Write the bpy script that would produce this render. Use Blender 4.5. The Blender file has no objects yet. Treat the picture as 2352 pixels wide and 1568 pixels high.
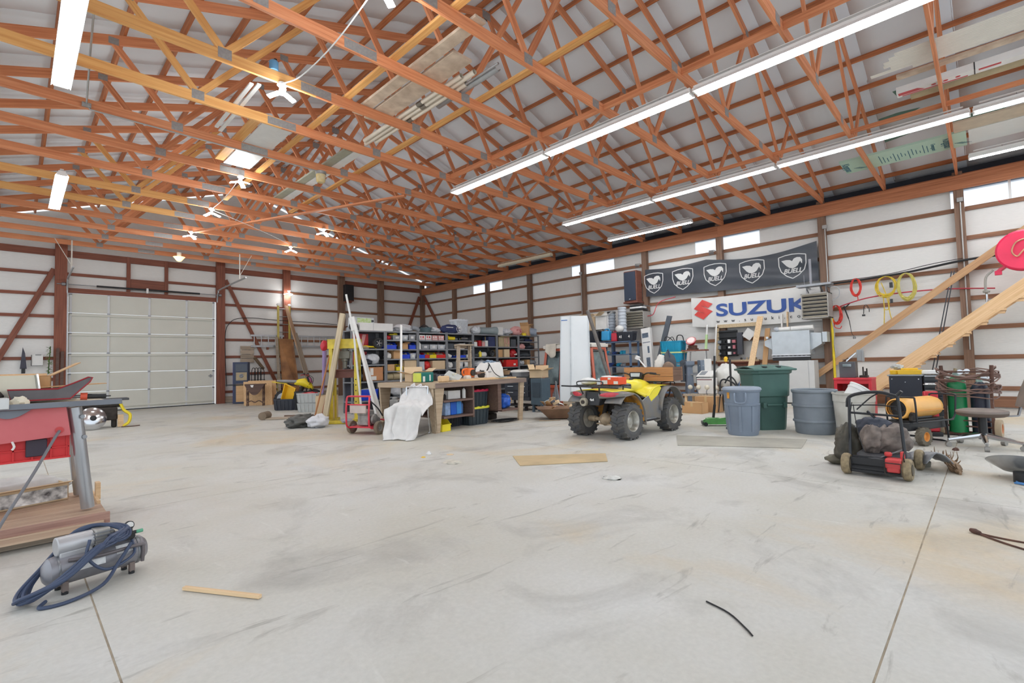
import bpy, math, random
from mathutils import Vector, Matrix, Euler, noise
V = Vector
R = math.radians
PI = math.pi
SC = bpy.context.scene
COL = SC.collection
rnd = random.Random(7)

# ---------------------------------------------------------------- camera, world, exposure
cam_d = bpy.data.cameras.new('camera')
cam = bpy.data.objects.new('camera', cam_d)
COL.objects.link(cam)
SC.camera = cam
cam_d.sensor_width = 36.0
cam_d.lens = 1119.34 / 2352 * 36.0
cam_d.clip_start = .05
cam_d.clip_end = 300
YAW, PITCH, ROLL = 0.7969, 0.04502, -0.02576
fw = V((math.sin(YAW)*math.cos(PITCH), math.cos(YAW)*math.cos(PITCH), math.sin(PITCH)))
rt = V((math.cos(YAW), -math.sin(YAW), 0))
up = rt.cross(fw)
rt2 = rt*math.cos(ROLL) + up*math.sin(ROLL)
up2 = rt2.cross(fw)
cam.matrix_world = Matrix(((rt2.x, up2.x, -fw.x, 0), (rt2.y, up2.y, -fw.y, 0), (rt2.z, up2.z, -fw.z, 1.158), (0, 0, 0, 1)))

wd = bpy.data.worlds.new('world')
SC.world = wd
wd.use_nodes = True
wd.node_tree.nodes['Background'].inputs[0].default_value = (.84, .92, 1, 1)
wd.node_tree.nodes['Background'].inputs[1].default_value = 1.5
SC.view_settings.view_transform = 'Standard'
SC.view_settings.look = 'None'
SC.view_settings.gamma = 1
SC.view_settings.use_curve_mapping = False
SC.view_settings.exposure = 0.0

# ---------------------------------------------------------------- materials
def s2l(c):
    return tuple((x/12.92 if x <= .04045 else ((x+.055)/1.055)**2.4) for x in [y/255 for y in c])
MATS = {}
def M(key, rgb=None, rough=.55, metal=0., var=.12, scale=6., stretch=(1, 1, 1), bump=0., rvar=.0, detail=4., spec=.5, dirt=None, trans=0., emit=0., alpha=1.):
    """procedural material: colour broken up by noise in object space, a little per-object value change, optional second (dirt) colour"""
    if key in MATS: return MATS[key]
    m = bpy.data.materials.new(key); MATS[key] = m
    m.use_nodes = True
    nt = m.node_tree; N = nt.nodes; L = nt.links
    b = N['Principled BSDF']
    c = s2l(rgb)
    tc = N.new('ShaderNodeTexCoord'); mp = N.new('ShaderNodeMapping'); mp.inputs['Scale'].default_value = stretch
    L.new(tc.outputs['Object'], mp.inputs[0])
    nz = N.new('ShaderNodeTexNoise'); nz.inputs['Scale'].default_value = scale; nz.inputs['Detail'].default_value = detail
    oi = N.new('ShaderNodeObjectInfo')
    if rvar:
        ad = N.new('ShaderNodeVectorMath'); ad.operation = 'ADD'; L.new(mp.outputs[0], ad.inputs[0])
        ml = N.new('ShaderNodeMath'); ml.operation = 'MULTIPLY'; ml.inputs[1].default_value = 37.
        L.new(oi.outputs['Random'], ml.inputs[0]); L.new(ml.outputs[0], ad.inputs[1]); L.new(ad.outputs[0], nz.inputs['Vector'])
    else:
        L.new(mp.outputs[0], nz.inputs['Vector'])
    rp = N.new('ShaderNodeValToRGB')
    rp.color_ramp.elements[0].position = .3; rp.color_ramp.elements[1].position = .7
    d = s2l(dirt) if dirt else tuple(x*(1-var) for x in c)
    rp.color_ramp.elements[0].color = (*d, 1)
    rp.color_ramp.elements[1].color = (*[min(1, x*(1+var*.6)) for x in c], 1)
    L.new(nz.outputs['Fac'], rp.inputs[0])
    out = rp.outputs[0]
    if rvar:
        hs = N.new('ShaderNodeHueSaturation')
        mr = N.new('ShaderNodeMapRange'); mr.inputs[3].default_value = 1-rvar; mr.inputs[4].default_value = 1+rvar
        L.new(oi.outputs['Random'], mr.inputs[0]); L.new(mr.outputs[0], hs.inputs['Value']); L.new(out, hs.inputs['Color'])
        out = hs.outputs[0]
    L.new(out, b.inputs['Base Color'])
    b.inputs['Roughness'].default_value = rough
    b.inputs['Metallic'].default_value = metal
    b.inputs['Specular IOR Level'].default_value = spec
    if trans: b.inputs['Transmission Weight'].default_value = trans; b.inputs['IOR'].default_value = 1.1
    if alpha < 1: b.inputs['Alpha'].default_value = alpha
    if emit: b.inputs['Emission Color'].default_value = (*c, 1); b.inputs['Emission Strength'].default_value = emit
    if bump:
        bp = N.new('ShaderNodeBump'); bp.inputs['Strength'].default_value = bump; bp.inputs['Distance'].default_value = .02
        L.new(nz.outputs['Fac'], bp.inputs['Height']); L.new(bp.outputs[0], b.inputs['Normal'])
    return m
def wood(key, rgb, dark, rvar=.12, rough=.6, sc=3., knots=True):
    """lumber: grain along the object's own X, per-piece tone, knots"""
    if key in MATS: return MATS[key]
    m = M(key, rgb, rough, var=.1, scale=sc, stretch=(.5, 14, 14), rvar=rvar, detail=6, dirt=dark, bump=.1)
    if knots:
        nt = m.node_tree; N = nt.nodes; L = nt.links
        b = N['Principled BSDF']; src = b.inputs['Base Color'].links[0].from_socket
        ad = [n for n in N if n.type == 'VECT_MATH'][0]
        mp = N.new('ShaderNodeMapping'); mp.inputs['Scale'].default_value = (.4, 2.2, 2.2); L.new(ad.outputs[0], mp.inputs[0])
        vo = N.new('ShaderNodeTexVoronoi'); vo.inputs['Scale'].default_value = 3.5; L.new(mp.outputs[0], vo.inputs['Vector'])
        rp = N.new('ShaderNodeValToRGB'); rp.color_ramp.elements[0].position = .05; rp.color_ramp.elements[1].position = .16
        rp.color_ramp.elements[0].color = (.3, .22, .18, 1); rp.color_ramp.elements[1].color = (1, 1, 1, 1)
        L.new(vo.outputs['Distance'], rp.inputs[0])
        mx = N.new('ShaderNodeMix'); mx.data_type = 'RGBA'; mx.blend_type = 'MULTIPLY'; mx.inputs[0].default_value = .8
        L.new(src, mx.inputs[6]); L.new(rp.outputs[0], mx.inputs[7]); L.new(mx.outputs[2], b.inputs['Base Color'])
    return m

# ---------------------------------------------------------------- mesh helpers
def frame(d, upv=V((0, 0, 1))):
    d = V(d).normalized()
    if abs(d.dot(upv)) > .995: upv = V((0, 1, 0)) if abs(d.y) < .9 else V((1, 0, 0))
    s = upv.cross(d).normalized(); u = d.cross(s)
    return d, s, u
def smooth_path(pts, k=5, closed=False):
    P = [V(p) for p in pts]; n = len(P); out = []
    if n < 3 or k < 2: return P
    seg = n if closed else n-1
    for i in range(seg):
        p0 = P[(i-1) % n] if closed or i > 0 else P[0]*2-P[1]
        p1 = P[i]; p2 = P[(i+1) % n]
        p3 = P[(i+2) % n] if closed or i+2 < n else P[-1]*2-P[-2]
        for j in range(k):
            t = j/k
            out.append(.5*((2*p1)+(p2-p0)*t+(2*p0-5*p1+4*p2-p3)*t*t+(3*p1-p0-3*p2+p3)*t**3))
    if not closed: out.append(P[-1])
    return out
class MB:
    def __init__(s): s.v = []; s.f = []; s.mi = []; s.m = 0
    def add(s, vs, fs):
        o = len(s.v); s.v += [tuple(x) for x in vs]
        for f in fs: s.f.append([i+o for i in f]); s.mi.append(s.m)
        return s
    def mat(s, i): s.m = i; return s
    def box(s, c, d, r=None, taper=1.):
        """box centre c, size d, rotation r (degrees xyz); taper scales the top"""
        x, y, z = [k/2 for k in d]; t = taper
        vs = [V(p) for p in ((-x, -y, -z), (x, -y, -z), (x, y, -z), (-x, y, -z), (-x*t, -y*t, z), (x*t, -y*t, z), (x*t, y*t, z), (-x*t, y*t, z))]
        if r:
            q = Euler([R(a) for a in r]).to_matrix(); vs = [q @ p for p in vs]
        c = V(c)
        return s.add([p+c for p in vs], [(3, 2, 1, 0), (4, 5, 6, 7), (0, 1, 5, 4), (1, 2, 6, 5), (2, 3, 7, 6), (3, 0, 4, 7)])
    def bar(s, p, q, w, h=None, upv=(0, 0, 1), w2=None, h2=None):
        """box from p to q; w across, h along upv"""
        h = w if h is None else h
        p = V(p); q = V(q); d, a, u = frame(q-p, V(upv)); vs = []
        for c, ww, hh in ((p, w, h), (q, w2 or w, h2 or h)):
            for i, j in ((-1, -1), (1, -1), (1, 1), (-1, 1)): vs.append(c+a*(i*ww/2)+u*(j*hh/2))
        return s.add(vs, [(3, 2, 1, 0), (4, 5, 6, 7), (0, 1, 5, 4), (1, 2, 6, 5), (2, 3, 7, 6), (3, 0, 4, 7)])
    def loft(s, rings, cap=True, closed=False):
        n = len(rings[0]); vs = [p for r in rings for p in r]; fs = []
        k = len(rings)
        for i in range(k if closed else k-1):
            a = i*n; b = ((i+1) % k)*n
            for j in range(n): fs.append((a+j, a+(j+1) % n, b+(j+1) % n, b+j))
        if cap and not closed: fs.append(tuple(range(n-1, -1, -1))); fs.append(tuple(range((k-1)*n, k*n)))
        return s.add(vs, fs)
    def cyl(s, p, q, r, r2=None, n=14, cap=True):
        p = V(p); q = V(q); r2 = r if r2 is None else r2
        d, a, u = frame(q-p)
        ring = lambda c, rr: [c+a*(rr*math.cos(2*PI*i/n))+u*(rr*math.sin(2*PI*i/n)) for i in range(n)]
        return s.loft([ring(p, r), ring(q, r2)], cap)
    def tube(s, pts, r, n=8, k=1, closed=False, cap=True):
        """pipe along a path; k>1 smooths the path; r may be a list"""
        P = smooth_path(pts, k, closed) if k > 1 else [V(p) for p in pts]
        m = len(P); rings = []; prev = None
        for i in range(m):
            if closed: d = P[(i+1) % m]-P[i-1]
            else: d = P[min(i+1, m-1)]-P[max(i-1, 0)]
            if d.length < 1e-9: d = V((0, 0, 1))
            d.normalize()
            if prev is None: _, a, u = frame(d)
            else:
                a = prev-d*prev.dot(d)
                if a.length < 1e-6: _, a, u = frame(d)
                a.normalize(); u = d.cross(a)
            prev = a
            rr = r[min(len(r)-1, int(i*len(r)/m))] if isinstance(r, (list, tuple)) else r
            rings.append([P[i]+a*(rr*math.cos(2*PI*j/n))+u*(rr*math.sin(2*PI*j/n)) for j in range(n)])
        return s.loft(rings, cap and not closed, closed)
    def lathe(s, prof, c=(0, 0, 0), n=24, ax=(0, 0, 1), cap=True, sq=0):
        """profile [(r,h)...] turned about ax through c; sq>0 squares the section off"""
        d, a, u = frame(ax); c = V(c); rings = []
        for r, h in prof:
            ring = []
            for i in range(n):
                t = 2*PI*i/n; k = 1
                if sq: k = (abs(math.cos(t))**sq+abs(math.sin(t))**sq)**(-1/sq)
                ring.append(c+d*h+a*(r*k*math.cos(t))+u*(r*k*math.sin(t)))
            rings.append(ring)
        return s.loft(rings, cap)
    def sph(s, c, r, n=12, m=8):
        c = V(c); rx, ry, rz = (r, r, r) if not isinstance(r, (tuple, list)) else r
        rings = []
        for i in range(1, m):
            t = PI*i/m-PI/2
            rings.append([c+V((rx*math.cos(t)*math.cos(2*PI*j/n), ry*math.cos(t)*math.sin(2*PI*j/n), rz*math.sin(t))) for j in range(n)])
        o = len(s.v); s.loft(rings, False)
        b = len(s.v); s.v += [tuple(c-V((0, 0, rz))), tuple(c+V((0, 0, rz)))]
        for j in range(n):
            s.f.append([b, o+(j+1) % n, o+j]); s.mi.append(s.m)
            k = o+(m-2)*n; s.f.append([b+1, k+j, k+(j+1) % n]); s.mi.append(s.m)
        return s
    def prism(s, pts, t):
        """polygon (3-D points) thickened by the vector t"""
        P = [V(p) for p in pts]; t = V(t); n = len(P)
        nn = V((0, 0, 0))
        for i in range(n): nn += P[i].cross(P[(i+1) % n])
        if nn.dot(t) > 0: P = [p+t for p in P]; t = -t
        return s.add(P+[p+t for p in P], [tuple(range(n)), tuple(range(2*n-1, n-1, -1))]+[(i, n+i, n+(i+1) % n, (i+1) % n) for i in range(n)])
    def grid(s, fn, nu, nv, cu=False):
        vs = [fn(i/nu, j/nv) for j in range(nv+1) for i in range(nu+1)]
        return s.add(vs, [(j*(nu+1)+i, j*(nu+1)+i+1, (j+1)*(nu+1)+i+1, (j+1)*(nu+1)+i) for j in range(nv) for i in range(nu)])
    def xf(s, mx, i0=0):
        s.v = s.v[:i0]+[tuple(mx @ V(p)) for p in s.v[i0:]]; return s
def build(name, mb, mat, par=None, loc=None, rot=None, bev=0, sub=0, sm=35, solid=0):
    me = bpy.data.meshes.new(name)
    me.from_pydata(mb.v, [], mb.f)
    ms = mat if isinstance(mat, (list, tuple)) else [mat]
    for m in ms: me.materials.append(m)
    if len(ms) > 1: me.polygons.foreach_set('material_index', mb.mi)
    if sm:
        me.polygons.foreach_set('use_smooth', [True]*len(me.polygons))
        me.set_sharp_from_angle(angle=R(sm))
    me.update()
    o = bpy.data.objects.new(name, me); COL.objects.link(o)
    if par: o.parent = par
    if loc: o.location = loc
    if rot: o.rotation_euler = [R(a) for a in rot]
    if solid:
        md = o.modifiers.new('thick', 'SOLIDIFY'); md.thickness = solid; md.offset = 0
    if sub:
        md = o.modifiers.new('sub', 'SUBSURF'); md.levels = sub; md.render_levels = sub
    if bev:
        md = o.modifiers.new('bevel', 'BEVEL'); md.width = bev; md.segments = 2; md.limit_method = 'ANGLE'; md.angle_limit = R(40)
    return o
BEAMS = {}
def beam(name, p, q, w, h, mat, par=None, upv=(0, 0, 1)):
    """a piece of lumber whose own X runs along it; equal pieces share mesh data"""
    p = V(p); q = V(q); L = (q-p).length
    key = (name, round(L, 3), round(w, 4), round(h, 4), mat.name)
    if key not in BEAMS:
        mb = MB().box((0, 0, 0), (L, w, h))
        me = bpy.data.meshes.new(name); me.from_pydata(mb.v, [], mb.f); me.materials.append(mat); BEAMS[key] = me
    o = bpy.data.objects.new(name, BEAMS[key]); COL.objects.link(o)
    d, a, u = frame(q-p, V(upv)); c = (p+q)/2
    o.matrix_local = Matrix(((d.x, a.x, u.x, c.x), (d.y, a.y, u.y, c.y), (d.z, a.z, u.z, c.z), (0, 0, 0, 1)))
    if par: o.parent = par
    return o
def tag(o, label=None, cat=None, group=None, kind=None):
    if label: o['label'] = label
    if cat: o['category'] = cat
    if group: o['group'] = group
    if kind: o['kind'] = kind
    return o
def T(name, label, cat, loc=(0, 0, 0), rz=0, group=None):
    o = bpy.data.objects.new(name, None); COL.objects.link(o); o.empty_display_size = .1
    o.location = loc; o.rotation_euler = (0, 0, R(rz))
    return tag(o, label, cat, group)
def one(name, mb, mat, label, cat, loc=None, rot=None, group=None, **k):
    return tag(build(name, mb, mat, None, loc, rot, **k), label, cat, group)
def dup(o, loc=None, rz=None, label=None, par=None):
    c = o.copy(); COL.objects.link(c); c.parent = par
    if loc is not None: c.location = loc
    if rz is not None: c.rotation_euler[2] = R(rz)
    if label: c['label'] = label
    for ch in o.children: dup(ch, par=c)
    return c
def ST(name, mesh=None, mat=None, **k):
    if mesh is None:
        o = bpy.data.objects.new(name, None); COL.objects.link(o)
    else: o = build(name, mesh, mat, **k)
    o['kind'] = 'structure'; return o
def text_mb(s, size, bold=0., extrude=.002, shear=0., sx=1., space=1., align='CENTER'):
    cu = bpy.data.curves.new('t', 'FONT'); cu.body = s; cu.size = size; cu.offset = bold; cu.extrude = extrude; cu.shear = shear
    cu.align_x = align; cu.align_y = 'CENTER'; cu.space_character = space
    ob = bpy.data.objects.new('t', cu); COL.objects.link(ob)
    dg = bpy.context.evaluated_depsgraph_get(); me = ob.evaluated_get(dg).to_mesh()
    mb = MB(); mb.add([(v.co.x*sx, v.co.y, v.co.z) for v in me.vertices], [tuple(p.vertices) for p in me.polygons])
    bpy.data.objects.remove(ob); bpy.data.curves.remove(cu)
    return mb
def mx3(o, x, y, z):
    """matrix with axis columns x,y,z and origin o"""
    return Matrix(((x[0], y[0], z[0], o[0]), (x[1], y[1], z[1], o[1]), (x[2], y[2], z[2], o[2]), (0, 0, 0, 1)))
def blob(mb, c, r, amp=.25, fr=2., seed=0, n=20, m=12, flat=None):
    """lumpy closed shape; flat clips the underside at that height"""
    i0 = len(mb.v); mb.sph((0, 0, 0), 1, n, m)
    rx, ry, rz = r; out = []
    for p in mb.v[i0:]:
        p = V(p); k = 1+amp*noise.noise(p*fr+V((seed*7.3, seed*3.1, 0)))+amp*.5*noise.noise(p*fr*2.7+V((0, seed*5.7, 9)))
        q = V((p.x*rx*k+c[0], p.y*ry*k+c[1], p.z*rz*k+c[2]))
        if flat is not None and q.z < flat: q.z = flat
        out.append(tuple(q))
    mb.v = mb.v[:i0]+out; return mb
def cbox(mb, c, d, th=.004, rz=0, flaps=(40, 40, 40, 40), fl=.5, open_=True):
    """open carton standing on c (base centre): floor, four walls, four folded-out flaps (angles from vertical)"""
    i0 = len(mb.v); x, y, z = d
    mb.box((0, 0, th/2), (x, y, th))
    for s in (-1, 1):
        mb.box((s*(x-th)/2, 0, z/2), (th, y, z)); mb.box((0, s*(y-th)/2, z/2), (x, th, z))
    if open_:
        for k, a in enumerate(flaps):
            if a is None: continue
            ca, sa = math.sin(R(a)), math.cos(R(a)); f = fl*(y if k < 2 else x)
            if k < 2:
                s = (1, -1)[k]; mb.prism([(-x/2, s*y/2, z), (x/2, s*y/2, z), (x/2, s*(y/2+f*ca), z+f*sa), (-x/2, s*(y/2+f*ca), z+f*sa)], (0, -s*th*sa, th*ca))
            else:
                s = (1, -1)[k-2]; mb.prism([(s*x/2, -y/2, z), (s*x/2, y/2, z), (s*(x/2+f*ca), y/2, z+f*sa), (s*(x/2+f*ca), -y/2, z+f*sa)], (-s*th*sa, 0, th*ca))
    else: mb.box((0, 0, z-th/2), (x, y, th))
    mb.xf(Matrix.Translation(c) @ Matrix.Rotation(R(rz), 4, 'Z'), i0); return mb
# ---------------------------------------------------------------- materials of the building
lum = wood('orange_lumber', (222, 152, 108), (197, 117, 75), .09)
lum_y_lit = wood('yellow_lamplit_lumber', (232, 180, 112), (215, 150, 84), .08)  # yellow boards, plus chords and webs with lamplight put into the colour
purl = wood('purlin_lumber', (196, 126, 80), (160, 92, 56), .14)
postm = wood('post_lumber', (138, 108, 88), (110, 82, 64), .12)
girtm = wood('girt_lumber', (148, 104, 76), (118, 78, 54), .12)
redw = wood('brown_lumber', (142, 84, 62), (112, 60, 44), .10)
plate_m = wood('plate_lumber', (186, 122, 84), (156, 94, 60), .08)
fresh = wood('fresh_lumber', (226, 196, 156), (208, 172, 128), .06)
greyw = wood('weathered_lumber', (186, 170, 150), (152, 136, 118), .12)
galv = M('galvanised_plate', (160, 158, 156), .45, .4, .15, 30)
galv2 = M('galvanised_steel', (176, 178, 180), .4, .6, .12, 12)
roofm = M('roof_insulation', (226, 232, 238), .7, 0, .03, 1.2, bump=.1)
whitep = M('white_plastic', (232, 232, 230), .45, var=.05)
blackp = M('black_plastic', (34, 35, 38), .45, var=.2)
blackr = M('black_rubber', (44, 44, 46), .75, var=.25, scale=14)
steel = M('dull_steel', (150, 152, 156), .4, .7, .15, 18)
chrome = M('chrome', (205, 207, 210), .15, 1., .05)
greyp = M('grey_plastic', (138, 142, 148), .5, var=.1)
cardb = M('cardboard', (200, 158, 112), .75, var=.08, scale=4, rvar=.08)
cardb2 = M('pale_cardboard', (216, 190, 154), .75, var=.06, scale=4, rvar=.05)

# ---------------------------------------------------------------- floor
def concrete():
    m = bpy.data.materials.new('concrete'); m.use_nodes = True
    nt = m.node_tree; N = nt.nodes; L = nt.links; b = N['Principled BSDF']
    tc = N.new('ShaderNodeTexCoord')
    def nz(sc, det, st=(1, 1, 1), dist=0.):
        mp = N.new('ShaderNodeMapping'); mp.inputs['Scale'].default_value = st; L.new(tc.outputs['Object'], mp.inputs[0])
        n = N.new('ShaderNodeTexNoise'); n.inputs['Scale'].default_value = sc; n.inputs['Detail'].default_value = det; n.inputs['Distortion'].default_value = dist
        n.inputs['Roughness'].default_value = .6
        L.new(mp.outputs[0], n.inputs['Vector']); return n.outputs['Fac']
    def ramp(src, p0, c0, p1, c1):
        r = N.new('ShaderNodeValToRGB'); e = r.color_ramp.elements
        e[0].position = p0; e[0].color = (*c0, 1); e[1].position = p1; e[1].color = (*c1, 1); L.new(src, r.inputs[0]); return r.outputs[0]
    def mix(a, bb, f, t='MIX'):
        x = N.new('ShaderNodeMix'); x.data_type = 'RGBA'; x.blend_type = t
        for s, i in ((a, 6), (bb, 7)):
            if isinstance(s, tuple): x.inputs[i].default_value = (*s, 1)
            else: L.new(s, x.inputs[i])
        if isinstance(f, float): x.inputs[0].default_value = f
        else: L.new(f, x.inputs[0])
        return x.outputs[2]
    base = ramp(nz(.55, 5), .32, s2l((196, 192, 180)), .68, s2l((208, 207, 203)))
    tan = ramp(nz(.45, 6, (1, .8, 1), 1.2), .52, (0, 0, 0), .72, (.75, .75, .75))
    c = mix(base, s2l((204, 184, 150)), tan)
    drk = ramp(nz(1.1, 8, (1, 1, 1), .8), .53, (0, 0, 0), .74, (.7, .7, .7))
    c = mix(c, s2l((150, 147, 140)), drk)
    # short scuffs, as if from tyres and dragging
    sc1 = ramp(nz(2.2, 6, (.5, 2.2, 1), 1.5), .60, (0, 0, 0), .70, (.6, .6, .6))
    c = mix(c, s2l((140, 136, 128)), sc1)
    sc2 = ramp(nz(3.4, 6, (2.6, .5, 1), .8), .64, (0, 0, 0), .76, (.4, .4, .4))
    c = mix(c, s2l((226, 224, 218)), sc2)
    fine = ramp(nz(38, 4), .3, (.93, .93, .93), .7, (1.03, 1.03, 1.03))
    c = mix(c, fine, 1., 'MULTIPLY')
    spots = ramp(nz(11, 3), .735, (0, 0, 0), .77, (.7, .7, .7))
    c = mix(c, s2l((105, 98, 88)), spots)
    L.new(c, b.inputs['Base Color'])
    rr = ramp(nz(1.3, 4), .3, (.42, .42, .42), .7, (.68, .68, .68)); L.new(rr, b.inputs['Roughness'])
    b.inputs['Specular IOR Level'].default_value = .35
    bp = N.new('ShaderNodeBump'); bp.inputs['Strength'].default_value = .12; bp.inputs['Distance'].default_value = .01
    L.new(nz(24, 6), bp.inputs['Height']); L.new(bp.outputs[0], b.inputs['Normal'])
    return m
conc = concrete()
flo = ST('floor')
XJ = [-8, .3, 5.2, 10.1, 14.1]; YJ = [-8, .35, 5.25, 10.15, 15.05, 19.9]
for i in range(4):
    for j in range(5):
        x0, x1, y0, y1 = XJ[i]+.004, XJ[i+1]-.004, YJ[j]+.004, YJ[j+1]-.004
        sl = build('slab', MB().box(((x0+x1)/2, (y0+y1)/2, -.06), (x1-x0, y1-y0, .12)), conc, flo, sm=0)
jm = M('joint_dirt', (172, 158, 138), .9, var=.3, scale=9)
jb = MB()
for x in XJ[1:-1]: jb.box((x, 5.9, -.012), (.010, 28, .02))
for y in YJ[1:-1]: jb.box((3, y, -.0125), (22, .010, .02))
build('joint_filler', jb, jm, flo, sm=0)

# ---------------------------------------------------------------- roof
AX, HALF, RL, LL = 6.1, 7.9, 14.0, -1.8
def ztop(x): return 5.02+(HALF-abs(x-AX))/3          # lower edge of a top chord
roof = ST('ceiling')
SL = math.hypot(1, 1/3)
for y in [-2.3+1.22*k for k in range(18)]:
    for s in (-1, 1):
        xe = AX+s*(HALF+.45); n = MB()
        y1 = min(y+1.24, 19.86)
        def rp(u, v): # sheet sags a little between purlins
            x = AX+(xe-AX)*v; yy = y+(y1-y)*u
            return V((x, yy, ztop(x)+.262-.012*abs(math.sin(v*13.6*PI))+.004*noise.noise(V((x*.9, yy*1.3, s)))))
        n.grid(rp, 4, 40); build('roof_panel', n, roofm, roof, solid=.02, sm=60)
for s in (-1, 1):
    for k in range(12):
        d = .12+k*.74/SL
        x = AX+s*min(d, HALF+.3); z = ztop(x)+.148+.045
        beam('purlin', (x, -2.2, z), (x, 19.7, z), .04, .088, purl, roof, upv=(s/3, 0, 1))
CZ = 4.95
TY = [3.98+1.225*k for k in range(-5, 13)]
plate_mb = {}
def gusset(par, x, y, z, w, h):
    for s in (-1, 1): beam('gusset_plate', (x-w/2, y+s*.0205, z), (x+w/2, y+s*.0205, z), .002, h, galv, par)
for k, y in enumerate(TY):
    t = bpy.data.objects.new('truss', None); COL.objects.link(t); t.parent = roof
    m = lum_y_lit if k in (7, 8, 12, 13) else lum  # yellow here puts the left strip lights' glow into the colour
    for a, b in ((LL, 2.85), (2.85, 5.95), (5.95, RL)): beam('bottom_chord', (a+.001, y, CZ), (b-.001, y, CZ), .038, .14, m if a < 0 else lum, t)
    for s in (-1, 1):
        zc = .07
        beam('top_chord', (AX, y, ztop(AX)+zc-.001), (AX+s*HALF, y, ztop(AX+HALF)+zc), .038, .136, lum, t)
        b1, b2, t1, t2 = AX+s*1.62, AX+s*4.37, AX+s*2.75, AX+s*5.15
        for p, q in (((b1, CZ+.07), (AX+s*.06, ztop(AX))), ((b1, CZ+.07), (t1, ztop(t1))), ((b2, CZ+.07), (t1+s*.1, ztop(t1+s*.1))), ((b2, CZ+.07), (t2, ztop(t2)))):
            beam('web', (p[0], y, p[1]-.03), (q[0], y, q[1]+.03), .036, .086, m if p[0] < 3 else lum, t)
        gusset(t, b1, y, CZ+.03, .15, .13); gusset(t, b2, y, CZ+.03, .15, .13)
        gusset(t, t1, y, ztop(t1)+.05, .14, .11); gusset(t, t2, y, ztop(t2)+.05, .12, .10)
    gusset(t, AX, y, ztop(AX)+.02, .2, .15); gusset(t, 2.85, y, CZ, .42, .115); gusset(t, 5.95, y, CZ, .16, .12); gusset(t, 9.3, y, CZ, .18, .12)
# lengthwise boards nailed between and on the chords, over the light strips
for k in range(len(TY)-1):
    y0, y1 = TY[k]+.02, TY[k+1]-.02
    if y1 < 8.2:
        beam('blocking', (6.16, y0, 4.97), (6.16, y1, 4.97), .038, .088, lum, roof)
        beam('blocking', (10.0, y0, 4.98), (10.0, y1, 4.98), .038, .07, lum, roof)
beam('runner', (4.74, 2.9, 5.04), (4.74, 12.2, 5.04), .088, .038, lum_y_lit, roof)
beam('runner', (3.30, 2.9, 5.04), (3.30, 12.2, 5.04), .088, .038, lum_y_lit, roof)
beam('sway_brace', (5.9, 8.9, 4.855), (3.3, 14.9, 4.855), .088, .036, lum, roof)
beam('sway_brace', (6.3, 3.9, 5.06), (9.6, 9.9, 5.06), .038, .036, lum, roof)

# ---------------------------------------------------------------- right wall
def sheet():
    m = M('white_sheathing', (228, 226, 222), .6, var=.04, scale=5, stretch=(2, 2, 26), bump=.25, detail=2)
    return m
sheetm = sheet()
wr = ST('wall_right')
PY = [.30, 2.80, 5.30, 7.64, 10.03, 12.58, 14.98, 17.2]
WIN = [(-.95, .44), (4.26, 6.05), (8.82, 10.6), (14.18, 15.99)]
GZ = [.40, 1.04, 1.66, 2.28, 2.90, 3.55, 4.17]
for y in PY: beam('post', (13.93, y, 0), (13.93, y, 4.95), .16, .15, postm, wr, upv=(1, 0, 0))
edges = [-2.4]+PY+[19.72]
for a, b in zip(edges, edges[1:]):
    a1 = a+.082 if a > -2 else a; b1 = b-.082 if b < 19 else b
    for z in GZ: beam('girt', (14.0, a1, z), (14.0, b1, z), .04, .088, girtm, wr)
    beam('skirt_board', (13.99, a1, .13), (13.99, b1, .13), .04, .22, girtm, wr)
    build('wall_panel', MB().box((14.035, (a+b)/2, 2.09), (.026, b-a-.006, 4.18)), sheetm, wr, sm=0)
cuts = [-2.4]+[v for w in WIN for v in w]+[19.8]
for a, b in zip(cuts[::2], cuts[1::2]):
    build('upper_panel', MB().box((14.035, (a+b)/2, 4.54), (.026, b-a, .7)), sheetm, wr, sm=0)
for a, b in zip([-2.4]+PY[0::2][1:], PY[0::2][1:]+[19.7]):
    beam('plate', (13.835, a+.001, 4.715), (13.835, b-.001, 4.715), .038, .30, plate_m, wr)
    beam('rear_plate', (14.0, a+.001, 4.78), (14.0, b-.001, 4.78), .038, .30, plate_m, wr)
darkm = M('shaded_soffit', (60, 62, 70), .9, var=.1)  # dark colour stands for the shade in the eave gap
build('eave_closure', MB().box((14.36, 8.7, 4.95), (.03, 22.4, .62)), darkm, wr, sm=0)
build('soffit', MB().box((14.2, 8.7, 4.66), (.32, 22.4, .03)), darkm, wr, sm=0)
clear = bpy.data.materials.new('translucent_panel'); clear.use_nodes = True
_n = clear.node_tree; _o = [x for x in _n.nodes if x.type == 'OUTPUT_MATERIAL'][0]
_t = _n.nodes.new('ShaderNodeBsdfTranslucent'); _t.inputs[0].default_value = (.95, .96, 1, 1)
_p = _n.nodes.new('ShaderNodeBsdfTransparent'); _mx = _n.nodes.new('ShaderNodeMixShader'); _mx.inputs[0].default_value = .35
_n.links.new(_t.outputs[0], _mx.inputs[2]); _n.links.new(_p.outputs[0], _mx.inputs[1]); _n.links.new(_mx.outputs[0], _o.inputs[0])
for i, (a, b) in enumerate(WIN):
    w = ST('window_%d' % (i+1))
    build('pane', MB().box((14.03, (a+b)/2, 4.40), (.006, b-a, .37)), clear, w, sm=0)
    fr = MB()
    for y in (a, b): fr.box((14.03, y, 4.4), (.02, .012, .37))
    build('edge_strip', fr, whitep, w, sm=0)
beam('mullion', (14.0, -.46, 4.2), (14.0, -.46, 4.6), .02, .04, whitep, bpy.data.objects['window_1'])

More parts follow.
